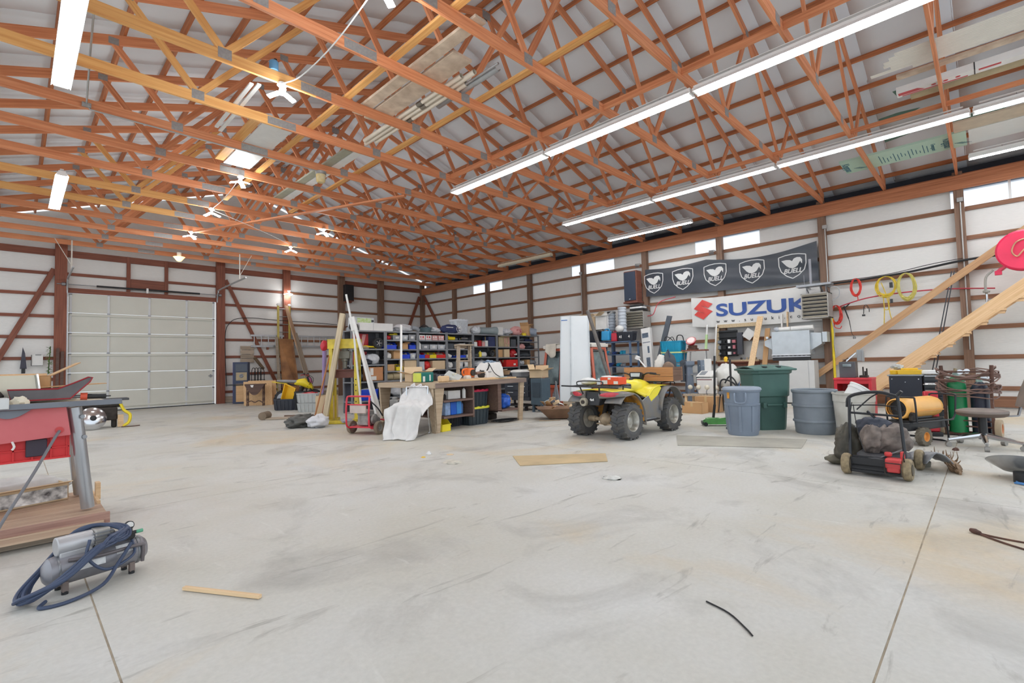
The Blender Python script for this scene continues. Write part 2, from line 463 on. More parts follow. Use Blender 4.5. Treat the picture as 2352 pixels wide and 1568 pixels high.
# ---------------------------------------------------------------- back wall
wb = ST('wall_back')
Yb = 19.7
BP = [(.945, .27), (5.16, .27), (7.47, .26), (9.74, .28), (11.62, .28), (13.9, .2)]
for x, w in BP: beam('post', (x, Yb-.07, 0), (x, Yb-.07, 5.2), w, .14, redw if x < 8 else postm, wb, upv=(0, 1, 0))
DX0, DX1, DZ = 1.12, 5.0, 3.62
ed = [(-1.9, .81), (1.08, 5.02), (5.3, 7.34), (7.6, 9.6), (9.88, 11.48), (11.76, 13.8)]
for i, (a, b) in enumerate(ed):
    for z in GZ:
        if i == 1 and z < 3.7: continue
        if i == 1:
            for c, d in ((a, 2.5), (3.6, b)): beam('girt', (c, Yb, z+.02), (d, Yb, z+.02), .04, .088, redw, wb)
            continue
        beam('girt', (a, Yb, z), (b, Yb, z), .04, .088, redw if a < 7 else girtm, wb)
    if i != 1: beam('skirt_board', (a, Yb, .13), (b, Yb, .13), .04, .22, greyw, wb)
    beam('plate', (a, Yb-.01, 4.80), (b, Yb-.01, 4.80), .04, .20, redw, wb)
    z0 = 0 if i != 1 else DZ+.02
    build('wall_panel', MB().box(((a+b)/2, Yb+.045, (z0+5.0)/2), (b-a+.26, .026, 5.0-z0)), sheetm, wb, sm=0)
gb = MB(); gb.prism([(LL, Yb+.035, 5.0), (RL, Yb+.035, 5.0), (RL, Yb+.035, 5.22), (AX, Yb+.035, 7.85), (LL, Yb+.035, 5.22)], (0, .026, 0))
build('gable_panel', gb, sheetm, wb, sm=0)
beam('door_header', (1.08, Yb-.03, 3.695), (5.02, Yb-.03, 3.695), .05, .15, redw, wb)
for x in (2.545, 3.555): beam('stud', (x, Yb-.02, 3.78), (x, Yb-.02, 4.9), .10, .05, redw, wb, upv=(0, 1, 0))
beam('header_board', (2.6, Yb-.03, 4.03), (3.5, Yb-.03, 4.03), .04, .32, redw, wb)
beam('brace', (.8, Yb-.05, 4.3), (-1.0, Yb-.05, .0), .035, .14, redw, wb, upv=(1, 0, .4))
beam('brace', (5.33, Yb-.05, 4.45), (7.1, Yb-.05, .6), .035, .12, redw, wb, upv=(1, 0, .4))
beam('brace', (13.75, Yb-.05, 4.5), (12.7, Yb-.05, 2.0), .035, .14, redw, wb, upv=(1, 0, .4))
beam('brace', (13.95, 19.55, 4.5), (13.95, 17.7, 2.0), .035, .14, redw, wr, upv=(0, 1, .4))

# ---------------------------------------------------------------- sectional door
dr = ST('door_1')
doorm = M('door_panel', (214, 213, 202), .55, var=.04, scale=1.5, rvar=.02)
doors = M('door_stile', (212, 214, 216), .4, var=.05)
sz = [.03, .63, 1.21, 1.81, 2.43, 3.03, DZ]
for k in range(6):
    a, b = sz[k], sz[k+1]
    build('section', MB().box(((DX0+DX1)/2, Yb+.0, (a+b)/2), (DX1-DX0, .03, b-a-.008)), doorm, dr, bev=.003)
    for x in (1.17, 2.06, 3.10, 4.14, 4.95):
        build('stile', MB().box((x, Yb-.02, (a+b)/2), (.055, .016, b-a-.012)), doors, dr, bev=.002)
    if k in (2, 3, 4): build('strut', MB().box(((DX0+DX1)/2, Yb-.035, b-.06), (DX1-DX0-.05, .035, .05)).box(((DX0+DX1)/2, Yb-.05, b-.085), (DX1-DX0-.05, .006, .02)), doorm, dr)
    for x in (2.06, 3.10, 4.14): build('hinge', MB().box((x, Yb-.034, b-.005), (.07, .012, .05)), steel, dr, sm=0)
    for x in (1.17, 4.95): build('roller', MB().cyl((x-.03, Yb-.045, b-.03), (x+.03, Yb-.045, b-.03), .022), steel, dr)
build('bottom_seal', MB().box(((DX0+DX1)/2, Yb, .015), (DX1-DX0, .05, .03)), blackr, dr, sm=0)
build('lower_strut', MB().box(((DX0+DX1)/2, Yb-.03, .14), (DX1-DX0-.04, .03, .05)), doorm, dr, sm=0)
build('latch', MB().box((4.86, Yb-.045, 1.0), (.12, .02, .03)).box((4.86, Yb-.05, 1.0), (.03, .03, .1)), steel, dr, sm=0)
for x in (DX0-.035, DX1+.045):
    build('track', MB().bar((x, Yb-.11, .0), (x, Yb-.11, 3.5), .05, .03), galv2, dr, sm=0)
    build('track_curve', MB().tube([(x, Yb-.11, 3.5), (x, Yb-.14, 3.75), (x, Yb-.26, 3.95), (x, Yb-.5, 4.02), (x, Yb-3.2 if x > 3 else Yb-2.2, 4.06)], .026, 6, 5), galv2, dr)
    yy = Yb-2.6 if x > 3 else Yb-1.6
    build('hanger', MB().bar((x, yy, 4.06), (x, yy, 4.9), .03, .012).bar((x, yy, 4.2), (x+(-.35 if x < 3 else .35), yy, 4.9), .03, .012), M('punched_angle', (214, 210, 200), .5, .2), dr, sm=0)
build('spring_shaft', MB().cyl((.85, Yb-.16, 3.86), (5.15, Yb-.16, 3.86), .013), steel, dr)
build('torsion_spring', MB().cyl((1.75, Yb-.16, 3.86), (2.98, Yb-.16, 3.86), .03).cyl((3.06, Yb-.16, 3.86), (4.5, Yb-.16, 3.86), .03), blackp, dr)
build('centre_bracket', MB().box((3.02, Yb-.14, 3.83), (.05, .08, .16)), whitep, dr, sm=0)
for x in (1.0, 5.12): build('cable_drum', MB().cyl((x-.04, Yb-.16, 3.86), (x+.04, Yb-.16, 3.86), .05), steel, dr)
# ---------------------------------------------------------------- lamps
def emis(key, col, st):
    m = bpy.data.materials.new(key); m.use_nodes = True
    n = m.node_tree; b = n.nodes['Principled BSDF']; b.inputs['Base Color'].default_value = (.9, .9, .9, 1)
    b.inputs['Emission Color'].default_value = (*col, 1); b.inputs['Emission Strength'].default_value = st; return m
tube_on = emis('lit_tube', (.93, .97, 1), 46.)
led_on = emis('lit_led', (1, 1, 1), 40.)
amber_on = emis('lit_shade', (1, .62, .18), 2.6)
fix_w = M('fixture_white', (236, 236, 234), .35, var=.04)
fix_c = M('fixture_cream', (222, 212, 186), .4, var=.06)
tube_off = M('unlit_tube', (226, 222, 206), .25, var=.03)
def area(par, loc, sx, sy, watts, col=(1, .98, .95), rot=(0, 0, 0), spread=PI):
    l = bpy.data.lights.new('lamp_light', 'AREA'); l.shape = 'RECTANGLE'; l.size = sx; l.size_y = sy; l.energy = watts; l.color = col; l.spread = spread
    o = bpy.data.objects.new('lamp_light', l); COL.objects.link(o); o.parent = par; o.location = loc; o.rotation_euler = [R(a) for a in rot]; return o
def strip(x, y0, y1, z, lit, label, group, wide=.19, watts=36, refl=True):
    L = y1-y0; t = T('light_fixture', label, 'light', (x, (y0+y1)/2, z), 0, group)
    b = MB()
    prof = [(-wide/2, -.02), (-.055, .035), (.055, .035), (wide/2, -.02)] if refl else [(-.06, -.004), (-.06, .05), (.06, .05), (.06, -.004)]
    for i in range(3): b.prism([(prof[i][0], -L/2+.004, prof[i][1]), (prof[i+1][0], -L/2+.004, prof[i+1][1]), (prof[i+1][0], L/2-.004, prof[i+1][1]), (prof[i][0], L/2-.004, prof[i][1])], (0, 0, .004) if i == 1 else ((.004, 0, 0) if i == 0 else (-.004, 0, 0)))
    build('reflector', b, fix_w if lit else fix_c, t, sm=0)
    build('channel', MB().box((0, 0, .055), (.10, L-.02, .035)), fix_w if lit else fix_c, t, sm=0)
    for s in (-1, 1):
        build('tube', MB().cyl((s*.042, -L/2+.05, -.004), (s*.042, L/2-.05, -.004), .017), tube_on if lit else tube_off, t)
        build('end_cap', MB().box((0, s*(L/2-.012), .01), (.14, .02, .05)), fix_w if lit else fix_c, t, sm=0)
        build('hook', MB().tube([(0, s*L*.32, .07), (0, s*L*.32, .125)], .003, 5), steel, t)
    build('mount_rail', MB().box((0, 0, .121), (.05, L*.94, .008)), fix_w if lit else fix_c, t, sm=0)
    return t
G1 = 'two-tube fluorescent fixtures in rows'
strip(6.4, 5.33, 7.87, 4.755, True, 'lit two-tube strip light at the far end of the central ceiling row', G1)
strip(6.4, 2.71, 5.30, 4.755, True, 'lit two-tube strip light in the middle of the central ceiling row', G1)
strip(6.4, .10, 2.68, 4.755, True, 'lit two-tube strip light nearest the camera in the central ceiling row', G1)
strip(10.05, 5.28, 7.82, 4.755, True, 'lit strip light at the far end of the row nearer the right wall', G1)
strip(10.05, 2.72, 5.25, 4.755, True, 'lit strip light in the middle of the row nearer the right wall', G1)
strip(10.05, .02, 2.69, 4.755, True, 'lit strip light nearer the camera in the row by the lumber rack', G1)
strip(10.05, -2.6, -.0, 4.755, True, 'lit strip light at the right edge of the photo, end of the second row', G1)
strip(12.4, 5.4, 7.98, 4.755, True, 'single lit strip light close to the right wall, above the black banner', G1, .15)
strip(12.4, -2.4, .10, 4.755, True, 'lit strip light close to the right wall above the red hose reel', G1, .15)
strip(12.55, 10.3, 12.85, 4.755, False, 'unlit cream strip light near the far right corner of the ceiling', G1, .15)
strip(.36, 5.5, 8.08, 4.74, True, 'large lit two-tube strip light at the top left of the photo', G1, .19)
strip(.56, 11.74, 14.29, 4.755, True, 'lit strip light hung on the left, farther back above the garage door side', G1, .19)

def led(x, y, label, z=4.84):
    t = T('led_lamp', label, 'light', (x, y, z), rnd.uniform(0, 90), 'bright screw-in ceiling lamps')
    build('socket', MB().lathe([(.0, .05), (.055, .05), (.06, .02), (.03, -.01), (.022, -.05), (0, -.05)], n=16), whitep, t)
    build('heat_sink', MB().lathe([(.0, -.05), (.04, -.05), (.05, -.09), (.0, -.09)], n=16), greyp, t)
    for k in range(3):
        a = 2*PI*k/3; c, s = math.cos(a), math.sin(a); p = MB()
        p.box((0, 0, 0), (.15, .075, .014)); p.xf(Matrix.Translation((c*.11, s*.11, -.095)) @ Matrix.Rotation(a, 4, 'Z') @ Matrix.Rotation(R(18), 4, 'Y'))
        build('led_panel', p, led_on, t, sm=0)
    l = bpy.data.lights.new('lamp_light', 'POINT'); l.energy = 30; l.shadow_soft_size = .12; l.color = (.95, .98, 1)
    o = bpy.data.objects.new('lamp_light', l); COL.objects.link(o); o.parent = t; o.location = (0, 0, -.22)
    return t
led(2.42, 3.98, 'blazing ceiling lamp at the top edge of the photo')
led(2.40, 6.43, 'blazing ceiling lamp with a loose white cord, left of the stored planks')
led(3.00, 10.105, 'nearest of the three lamps in the left row over the garage door side')
led(3.12, 12.555, 'middle of the three lamps in the left row over the garage door side')
led(3.25, 15.005, 'farthest of the three lamps in the left row over the garage door side')
led(5.75, 12.555, 'nearer of the two lamps in the right-hand far row')
led(5.84, 15.005, 'farther of the two lamps in the right-hand far row')
t = led(7.47, 19.40, 'blazing lamp fixed on the back wall post above the leaning ladder', 4.18)
[c for c in t.children if c.type == 'LIGHT'][0].data.energy = 7
cords = MB()
t = T('lamp_cable', 'white lamp cord sagging between the two nearest ceiling lamps', 'cord', (0, 0, 0))
build('cord', MB().tube([(2.42, 4.0, 4.87), (2.40, 4.9, 4.70), (2.36, 5.7, 4.66), (2.38, 6.40, 4.86)], .008, 6, 6), whitep, t)
t = T('lamp_cable', 'white lamp cord looping across the far chords between the lamp rows', 'cord', (0, 0, 0))
build('cord', MB().tube([(3.0, 10.1, 4.87), (3.06, 11.3, 4.80), (3.12, 12.5, 4.86)], .007, 6, 5).tube([(3.12, 12.6, 4.87), (4.3, 13.4, 4.83), (5.6, 14.6, 4.86)], .007, 6, 6), whitep, t)
# amber shade and jar lamp
t = T('amber_pendant', 'glowing amber glass shade under the rearmost trusses', 'light', (3.56, 17.9, 4.72), 0)
build('shade', MB().lathe([(.16, .02), (.14, 0), (.06, -.11), (.0, -.13)], n=20), amber_on, t)
build('base', MB().lathe([(.0, .16), (.06, .16), (.06, .02), (.0, .02)], n=16), whitep, t)
t = T('jar_lamp', 'unlit ceramic lamp with a yellowed glass jar, under a central chord', 'light', (4.02, 8.88, 4.86), 0)
build('jar', MB().lathe([(.085, -.03), (.09, -.05), (.08, -.17), (.06, -.19), (0, -.19)], n=20), M('yellowed_glass', (206, 178, 110), .25, var=.25, scale=9, dirt=(226, 214, 180), alpha=.92), t)
build('base', MB().lathe([(.0, .015), (.10, .015), (.095, -.03), (0, -.03)], n=20), galv, t)
build('guard', MB().tube([(.09*math.cos(a), .09*math.sin(a), -.035) for a in [2*PI*i/16 for i in range(16)]], .006, 6, 1, True), steel, t)
# ---------------------------------------------------------------- things stored in and hung from the trusses
ZC = 5.021
def plank(name, label, p, q, w, h, m, group=None):
    o = beam(name, p, q, w, h, m); tag(o, label, name.replace('_', ' ') if len(name.split('_')) < 3 else 'board', group); return o
oldw = M('old_board', (206, 188, 168), .75, var=.2, scale=6, stretch=(1, 1, 1), dirt=(178, 156, 136))
G2 = 'boards and pipes stored on the chords'
plank('stored_board', 'wide pale board lying on the chords above the white pipes', (3.90, 4.55, ZC+.02), (3.90, 6.75, ZC+.02), .30, .038, oldw, G2)
plank('stored_board', 'second wide board under-lapped on the left of the pale board on the chords', (3.62, 3.9, ZC+.02), (3.62, 6.72, ZC+.02), .16, .038, oldw, G2)
plank('stored_board', 'reddish board lying on top of the wide pale board in the trusses', (3.92, 4.62, ZC+.06), (3.92, 6.2, ZC+.06), .26, .034, lum, G2)
for k, (x, y0, y1, r) in enumerate(((4.17, 4.9, 7.5, .032), (4.25, 4.72, 7.6, .036), (4.34, 5.0, 7.4, .036))):
    t = T('white_pipe', ('leftmost', 'middle', 'rightmost')[k]+' of three white plastic pipes lying on the chords beside the boards', 'pipe', (x, y0, ZC+r), 0, 'white pipes on the chords')
    build('pipe', MB().lathe([(r, 0), (r, y1-y0), (r*.86, y1-y0), (r*.86, 0)], n=16, ax=(0, 1, 0), cap=False), M('pvc_pipe', (226, 216, 200), .45, var=.06), t)
    build('coupling', MB().lathe([(r*1.02, .9+.2*k), (r*1.12, .9+.2*k), (r*1.12, 1.02+.2*k), (r*1.02, 1.02+.2*k)], n=16, ax=(0, 1, 0)), M('pipe_band', (120, 112, 100), .5), t)
t = T('gutter_pipe', 'bent galvanised gutter length lying beside the white pipes', 'pipe', (4.42, 4.45, ZC), 0)
build('gutter', MB().grid(lambda u, v: V((.05*math.cos(PI+PI*u), 1.3*v, .05+.05*math.sin(PI+PI*u))), 10, 2), galv2, t, solid=.003, sm=60)
build('rod', MB().tube([(-.09, -.1, .02), (-.09, 1.0, .02)], .016, 8), galv2, t)
for k, (x, y0, y1) in enumerate(((2.2, 6.95, 8.6), (2.28, 6.9, 8.7))):
    plank('white_lath', ('left', 'right')[k]+' white lath of the pair on the chords left of the blazing lamp', (x, y0, ZC+.012), (x, y1, ZC+.012), .05, .022, whitep, G2)
plank('white_panel_board', 'white board lying across the chords beyond the blazing lamp', (2.9, 7.7, ZC+.012), (2.9, 10.0, ZC+.012), .45, .02, whitep, G2)
plank('yellow_plank', 'warm yellow plank on the chords left of the white board', (2.58, 7.7, ZC+.02), (2.58, 9.9, ZC+.02), .14, .036, lum_y_lit, G2)
plank('cream_board', 'cream board lying on the chords behind the unlit jar lamp', (4.30, 7.95, ZC+.02), (4.30, 11.3, ZC+.02), .16, .036, whitep, G2)
plank('grey_board', 'grey green board beside the cream board behind the jar lamp', (4.13, 8.0, ZC+.02), (4.13, 11.4, ZC+.02), .15, .036, M('grey_green_board', (170, 170, 152), .6), G2)
t = T('blue_can', 'blue can standing on a chord beside the blazing lamp', 'can', (2.30, 6.43, ZC), 0)
build('can', MB().lathe([(0, 0), (.055, 0), (.058, .01), (.055, .1), (.058, .11), (.04, .13), (0, .13)], n=18), M('blue_can_paint', (96, 146, 182), .3, var=.1), t); build('cap', MB().cyl((.02, 0, .13), (.02, 0, .16), .02), blackp, t)
# electrical conduit under a chord
t = T('ceiling_conduit', 'thin steel conduit dropping from the roof and running along a chord to the jar lamp', 'conduit', (0, 8.85, 0), 0)
build('pipe', MB().tube([(.55, -2.6, 5.5), (.6, -1.2, 5.1), (.66, -.0, 4.93), (.70, .0, 4.87), (3.95, .0, 4.865)], .011, 8), cm if 'cm' in globals() else M('conduit_steel', (176, 176, 174), .4, .5), t)
build('junction_box', MB().box((.66, 0, 4.92), (.10, .06, .06)), galv, t, bev=.004)
# lumber rack end near the camera
vin = M('siding_vinyl', (232, 228, 220), .5, var=.05, scale=3)
for k in range(7):
    y1 = .86-.11*abs(k-2.6)*.6 if k < 5 else (1.0 if k == 5 else .55)
    t = T('siding_strip', ('%s of the seven white siding strips lying on the chords by the right edge' % ('first', 'second', 'third', 'fourth', 'fifth', 'sixth', 'last')[k]), 'siding', (7.93+.092*k, y1, ZC+.002+.004*k), 0, 'siding strips on the chords')
    m = MB(); Ls = y1+2.1; m.prism([(-.04, 0, 0), (-.01, 0, .012), (.0, 0, .0), (.03, 0, .012), (.042, 0, .0), (.042, 0, .004), (.03, 0, .016), (0, 0, .005), (-.01, 0, .016), (-.04, 0, .004)], (0, -Ls, 0)); build('strip', m, vin, t, sm=0)
plank('rack_board', 'weathered board lying on the chords under the siding strips edge', (8.66, .74, ZC+.02), (8.66, -2.1, ZC+.02), .12, .036, oldw, G2)
gi = M('green_insulation', (104, 140, 128), .6, var=.06, scale=1.5)
m = MB()
for y0, y1 in ((-2.2, -.96), (-.95, 1.36)):
    m.prism([(x, y, ztop(x)+.246) for x, y in ((10.78, y0), (10.78, y1), (12.95, y1), (12.95, y0))], (0, 0, .008))
build('green_sheet', m, gi, roof, sm=0)
t = T('red_white_carton', 'long white carton with red print lying on the chords by the siding strips', 'box', (9.24, .80, ZC), 0)
build('carton', MB().box((0, -1.35, .05), (.16, 2.7, .10)), whitep, t, bev=.003)
rp_ = M('red_print', (196, 70, 76), .5)
b = MB().prism([(-.07, -.02, -.0012), (.02, -.02, -.0012), (.02, -.32, -.0012), (-.07, -.24, -.0012)], (0, 0, .002)).box((.052, -.42, -.0006), (.03, .72, .002))
for k in range(3): b.lathe([(0, -.0012), (.028, -.0012), (.028, .0006), (0, .0006)], (-.02, -.42-.13*k, 0), 14)
b.box((-.03, -1.0, -.0006), (.05, .22, .002)); build('print', b, rp_, t, sm=0)
build('strap', MB().box((0, -.85, .05), (.166, .012, .106)), blackp, t, sm=0)
t = T('paper_roll', 'brown wrapped roll with black lettering lying on the chords beside the carton', 'roll', (9.52, .56, ZC+.09), 0)
build('roll', MB().lathe([(.06, -.1), (.085, -.1), (.09, 0), (.088, 2.0), (.06, 2.0)], n=20, ax=(0, -1, 0)), M('kraft_wrap', (178, 162, 130), .5, var=.15), t)
plank('foam_board', 'tan board lying on the chords behind the second light row', (11.35, .25, ZC+.02), (11.35, -2.1, ZC+.02), .5, .03, M('tan_foam', (198, 186, 164), .6), G2)
mint = M('mint_foam', (186, 218, 200), .6, var=.03, scale=2)
t = T('mint_insulation_board', 'mint green insulation board with blue print lying over the chord ends', 'insulation board', (12.02, 1.98, ZC), 0)
build('board', MB().box((0, -.94, .02), (.82, 1.88, .04)), mint, t, sm=0)
inkm = M('blue_ink', (44, 110, 130), .6)
def ontile(mb, x, y): mb.xf(mx3((x, y, -.0015), (1, 0, 0), (0, -1, 0), (0, 0, -1))); return mb
def wing_mark(x, y, s):
    b = MB()
    for k in range(5): b.bar((x+s*(.1+.09*k), y-s*(.02+.10*k), -.001), (x+s*(.05+.12*k), y-s*(.42+.12*k), -.001), s*.05, .001)
    b.bar((x, y+s*.02, -.001), (x+s*.5, y-s*.45, -.001), s*.05, .001); return b
b = MB()
for yy in (-.07, -1.62): c = text_mb('Kingspan', .17, .004, .0005, 0, .9); b.add(ontile(c, 0.02, yy).v, c.f); d_ = wing_mark(.12, yy-.1, .25); b.add(d_.v, d_.f)
c = text_mb('Greenguard', .085, .002, .0005); b.add(ontile(c, .05, -1.42).v, c.f)
for j in range(14): b.box((.02+.05*(j % 3), -.62-.055*j, -.0012), (.5-.12*(j % 4), .012, .001))
build('print', b, inkm, t, sm=0)
t = T('white_insulation_board', 'white insulation board continuing beyond the mint board at the right edge', 'insulation board', (12.02, .07, ZC), 0)
build('board', MB().box((0, -1.05, .02), (.82, 2.1, .04)), M('white_foam', (226, 230, 228), .6, var=.02), t, sm=0)
# ---------------------------------------------------------------- four-wheeler
yel = M('yellow_body', (240, 222, 62), .3, var=.05, scale=4)
gryb = M('grey_fender', (118, 120, 124), .55, var=.12, scale=7, dirt=(134, 126, 114))
mud_shade = M('muddy_shaded_liner', (214, 150, 44), .7, var=.3, scale=4.5, dirt=(112, 82, 58))  # orange is shade put into the yellow plastic's colour, brown is mud
tyrem = M('tyre_rubber', (70, 72, 76), .8, var=.3, scale=9, dirt=(96, 92, 86))
rimm = M('steel_rim', (196, 196, 190), .35, .6, .2, 9, dirt=(150, 142, 128))
redl = M('red_lens', (206, 74, 84), .2, var=.15, scale=20)
tanm = M('dusty_axle', (172, 152, 126), .7, .1, .3, 12)
engm = M('engine_dark', (62, 56, 52), .7, .3, .4, 14)
tubeb = M('black_tube', (40, 42, 46), .4, .2, .15)
qd = T('four_wheeler', 'yellow and grey four-wheeler with muddy tyres standing in front of the orange cab', 'quad bike', (6.95, 4.24, 0), -2)
def wheel(par, c, r, w, side, lugs=18, rim_r=.55, mt=tyrem, mr=rimm, ax=(0, 1, 0)):
    """wheel centred at c with its axle along y (side = which way the dish faces)"""
    rr = r*rim_r; h = w/2
    rim = build('wheel', MB().lathe([(rr, -h*.85), (rr*1.04, -h*.8), (rr*.9, -h*.3), (rr*.88, h*.2), (rr*.94, h*.7), (rr*1.06, h*.86), (rr*1.02, h*.92), (rr*.9, h*.72), (rr*.82, h*.15), (rr*.45, h*.05), (rr*.4, h*.35), (rr*.18, h*.45), (0, h*.45)], n=28, ax=(0, side, 0)), mr, par, c)
    t = MB().lathe([(rr*1.0, -h*.86), (r*.72, -h), (r*.93, -h*.92), (r*.965, -h*.6), (r*.97, 0), (r*.965, h*.6), (r*.93, h*.92), (r*.72, h), (rr*1.0, h*.86)], n=30, ax=(0, 1, 0), cap=False)
    for i in range(lugs):
        for s in (-1, 1):
            a = 2*PI*(i+(.5 if s > 0 else 0))/lugs; b = a-.16
            q = [V((r*.975*math.cos(x), y, r*.975*math.sin(x))) for x, y in ((a, s*.02*h), ((a+b)/2, s*.45*h), (b, s*.95*h))]
            for p0, p1 in zip(q, q[1:]): t.bar(p0, p1, r*.13, r*.085, upv=p0)
    build('tyre', t, mt, rim, sm=30)
    return rim
for x, y, w in ((-.6, .40, .24), (-.6, -.40, .24), (.61, .405, .21), (.61, -.405, .21)):
    wheel(qd, (x, y, .27), .268, w, 1 if y > 0 else -1)
# axle, frame, engine
build('rear_axle', MB().cyl((-.6, -.36, .27), (-.6, .36, .27), .03).lathe([(0, -.1), (.05, -.1), (.09, -.04), (.1, .02), (.07, .08), (.03, .12)], (-.6, -.03, .27), 16, (0, 1, 0)).cyl((-.6, .16, .27), (-.6, .28, .27), .045).bar((-.62, -.2, .2), (-.62, .12, .2), .06, .02), tanm, qd)
build('engine', MB().box((.05, 0, .40), (.62, .26, .28)).box((-.28, 0, .47), (.3, .2, .2)).cyl((.1, -.2, .36), (.1, .2, .36), .12).box((.05, 0, .24), (.9, .24, .03)), engm, qd, bev=.01)
build('swing_arm', MB().bar((-.6, -.1, .27), (-.05, -.12, .32), .05, .06).bar((-.6, .1, .27), (-.05, .12, .32), .05, .06).cyl((-.52, .07, .32), (-.4, .07, .6), .035).cyl((.6, -.32, .27), (.5, -.1, .33), .025).cyl((.6, .32, .27), (.5, .1, .33), .025).cyl((.58, -.2, .3), (.5, -.14, .6), .03).cyl((.58, .2, .3), (.5, .14, .6), .03), engm, qd)
build('muffler', MB().lathe([(.0, .0), (.045, .0), (.06, .03), (.06, .34), (.03, .42)], (-.93, .14, .55), 18, (1, 0, 0)).lathe([(.058, -.012), (.064, -.012), (.064, .03), (.058, .03)], (-.93, .14, .55), 18, (1, 0, 0)), M('muffler_steel', (176, 168, 150), .5, .4, .25, 20), qd)
build('exhaust_tip', MB().cyl((-.96, .14, .55), (-.93, .14, .55), .028), engm, qd)
# rear fenders and arches
for s in (-1, 1):
    m = MB()
    def arch(u, v, s=s):
        a = R(-12+150*v); y = (.20+.29*u)
        r = .395+.02*u*(1-v)
        return V((-.6+r*math.cos(a)*.93, s*y, .275+r*math.sin(a)*(1.0+.02*u)-.035*max(0, u-.7)))
    m.grid(arch, 5, 22); build('rear_fender', m, gryb, qd, solid=.012, sm=60)
    m = MB()
    def liner(u, v, s=s):
        a = R(-10+120*v); r = .378
        return V((-.6+r*math.cos(a)*.93, s*(.19+.28*u), .275+r*math.sin(a)))
    m.grid(liner, 3, 18); build('fender_liner', m, mud_shade, qd, solid=.004, sm=60)
    # tail wing with light
    m = MB()
    rings = []
    for t in range(7):
        y = s*(.13+.37*t/6); k = t/6
        x0 = -.90+.10*k*k; zb = .60+.035*k; zt = .715-.03*k*k
        rings.append([V((x0, y, zb+.01)), V((x0-.025*(1-k), y, (zb+zt)/2)), V((x0+.01, y, zt)), V((x0+.26, y, zt+.012-.02*k)), V((x0+.26, y, zt-.01-.02*k)), V((x0+.03, y, zb+.0))])
    m.loft(rings); build('tail_panel', m, gryb, qd)
    m = MB(); rings = []
    for t in range(8):
        k = t/7; y = s*(.17+.28*k); hh = .034*math.sin(PI*(.12+.78*k))
        x0 = -.926+.115*(.05+.95*k)**2*.95+.012*k
        rings.append([V((x0-.006, y, .662+.012*k-hh)), V((x0-.014, y, .662+.012*k)), V((x0-.006, y, .662+.012*k+hh)), V((x0+.03, y, .662+.012*k))])
    m.loft(rings); build('tail_light', m, redl, qd)
build('rear_cowl', MB().loft([[V((-.88, -.16, .70)), V((-.88, .16, .70)), V((-.90, .12, .50)), V((-.90, -.12, .50))], [V((-.62, -.16, .70)), V((-.62, .16, .70)), V((-.66, .12, .52)), V((-.66, -.12, .52))]]), blackp, qd, bev=.01)
tm = text_mb('4x4', .05, .002); tm.xf(mx3((-.905, .0, .585), (0, -1, 0), (-.1, 0, 1), (-1, 0, 0))); build('tail_badge', tm, whitep, qd)
m = MB(); m.grid(lambda u, v: V((-.86+.56*v, -.34+.68*u, .722+.012*math.sin(PI*u)-.02*(abs(u-.5)*2)**3)), 10, 6); build('rear_deck', m, yel, qd, solid=.014, sm=60)
# seat
m = MB(); rings = []
for x, w, zb, zt in ((-.46, .14, .70, .765), (-.38, .17, .70, .79), (-.2, .16, .69, .785), (-.02, .12, .68, .79), (.08, .09, .70, .80)):
    rings.append([V((x, w*math.cos(a)*(1 if abs(math.cos(a)) < .9 else .96), (zb+zt)/2+(zt-zb)/2*math.copysign(abs(math.sin(a))**.5, math.sin(a)))) for a in [2*PI*i/16 for i in range(16)]])
m.loft(rings); build('seat', m, M('seat_vinyl', (86, 92, 104), .45, var=.12, scale=5), qd)
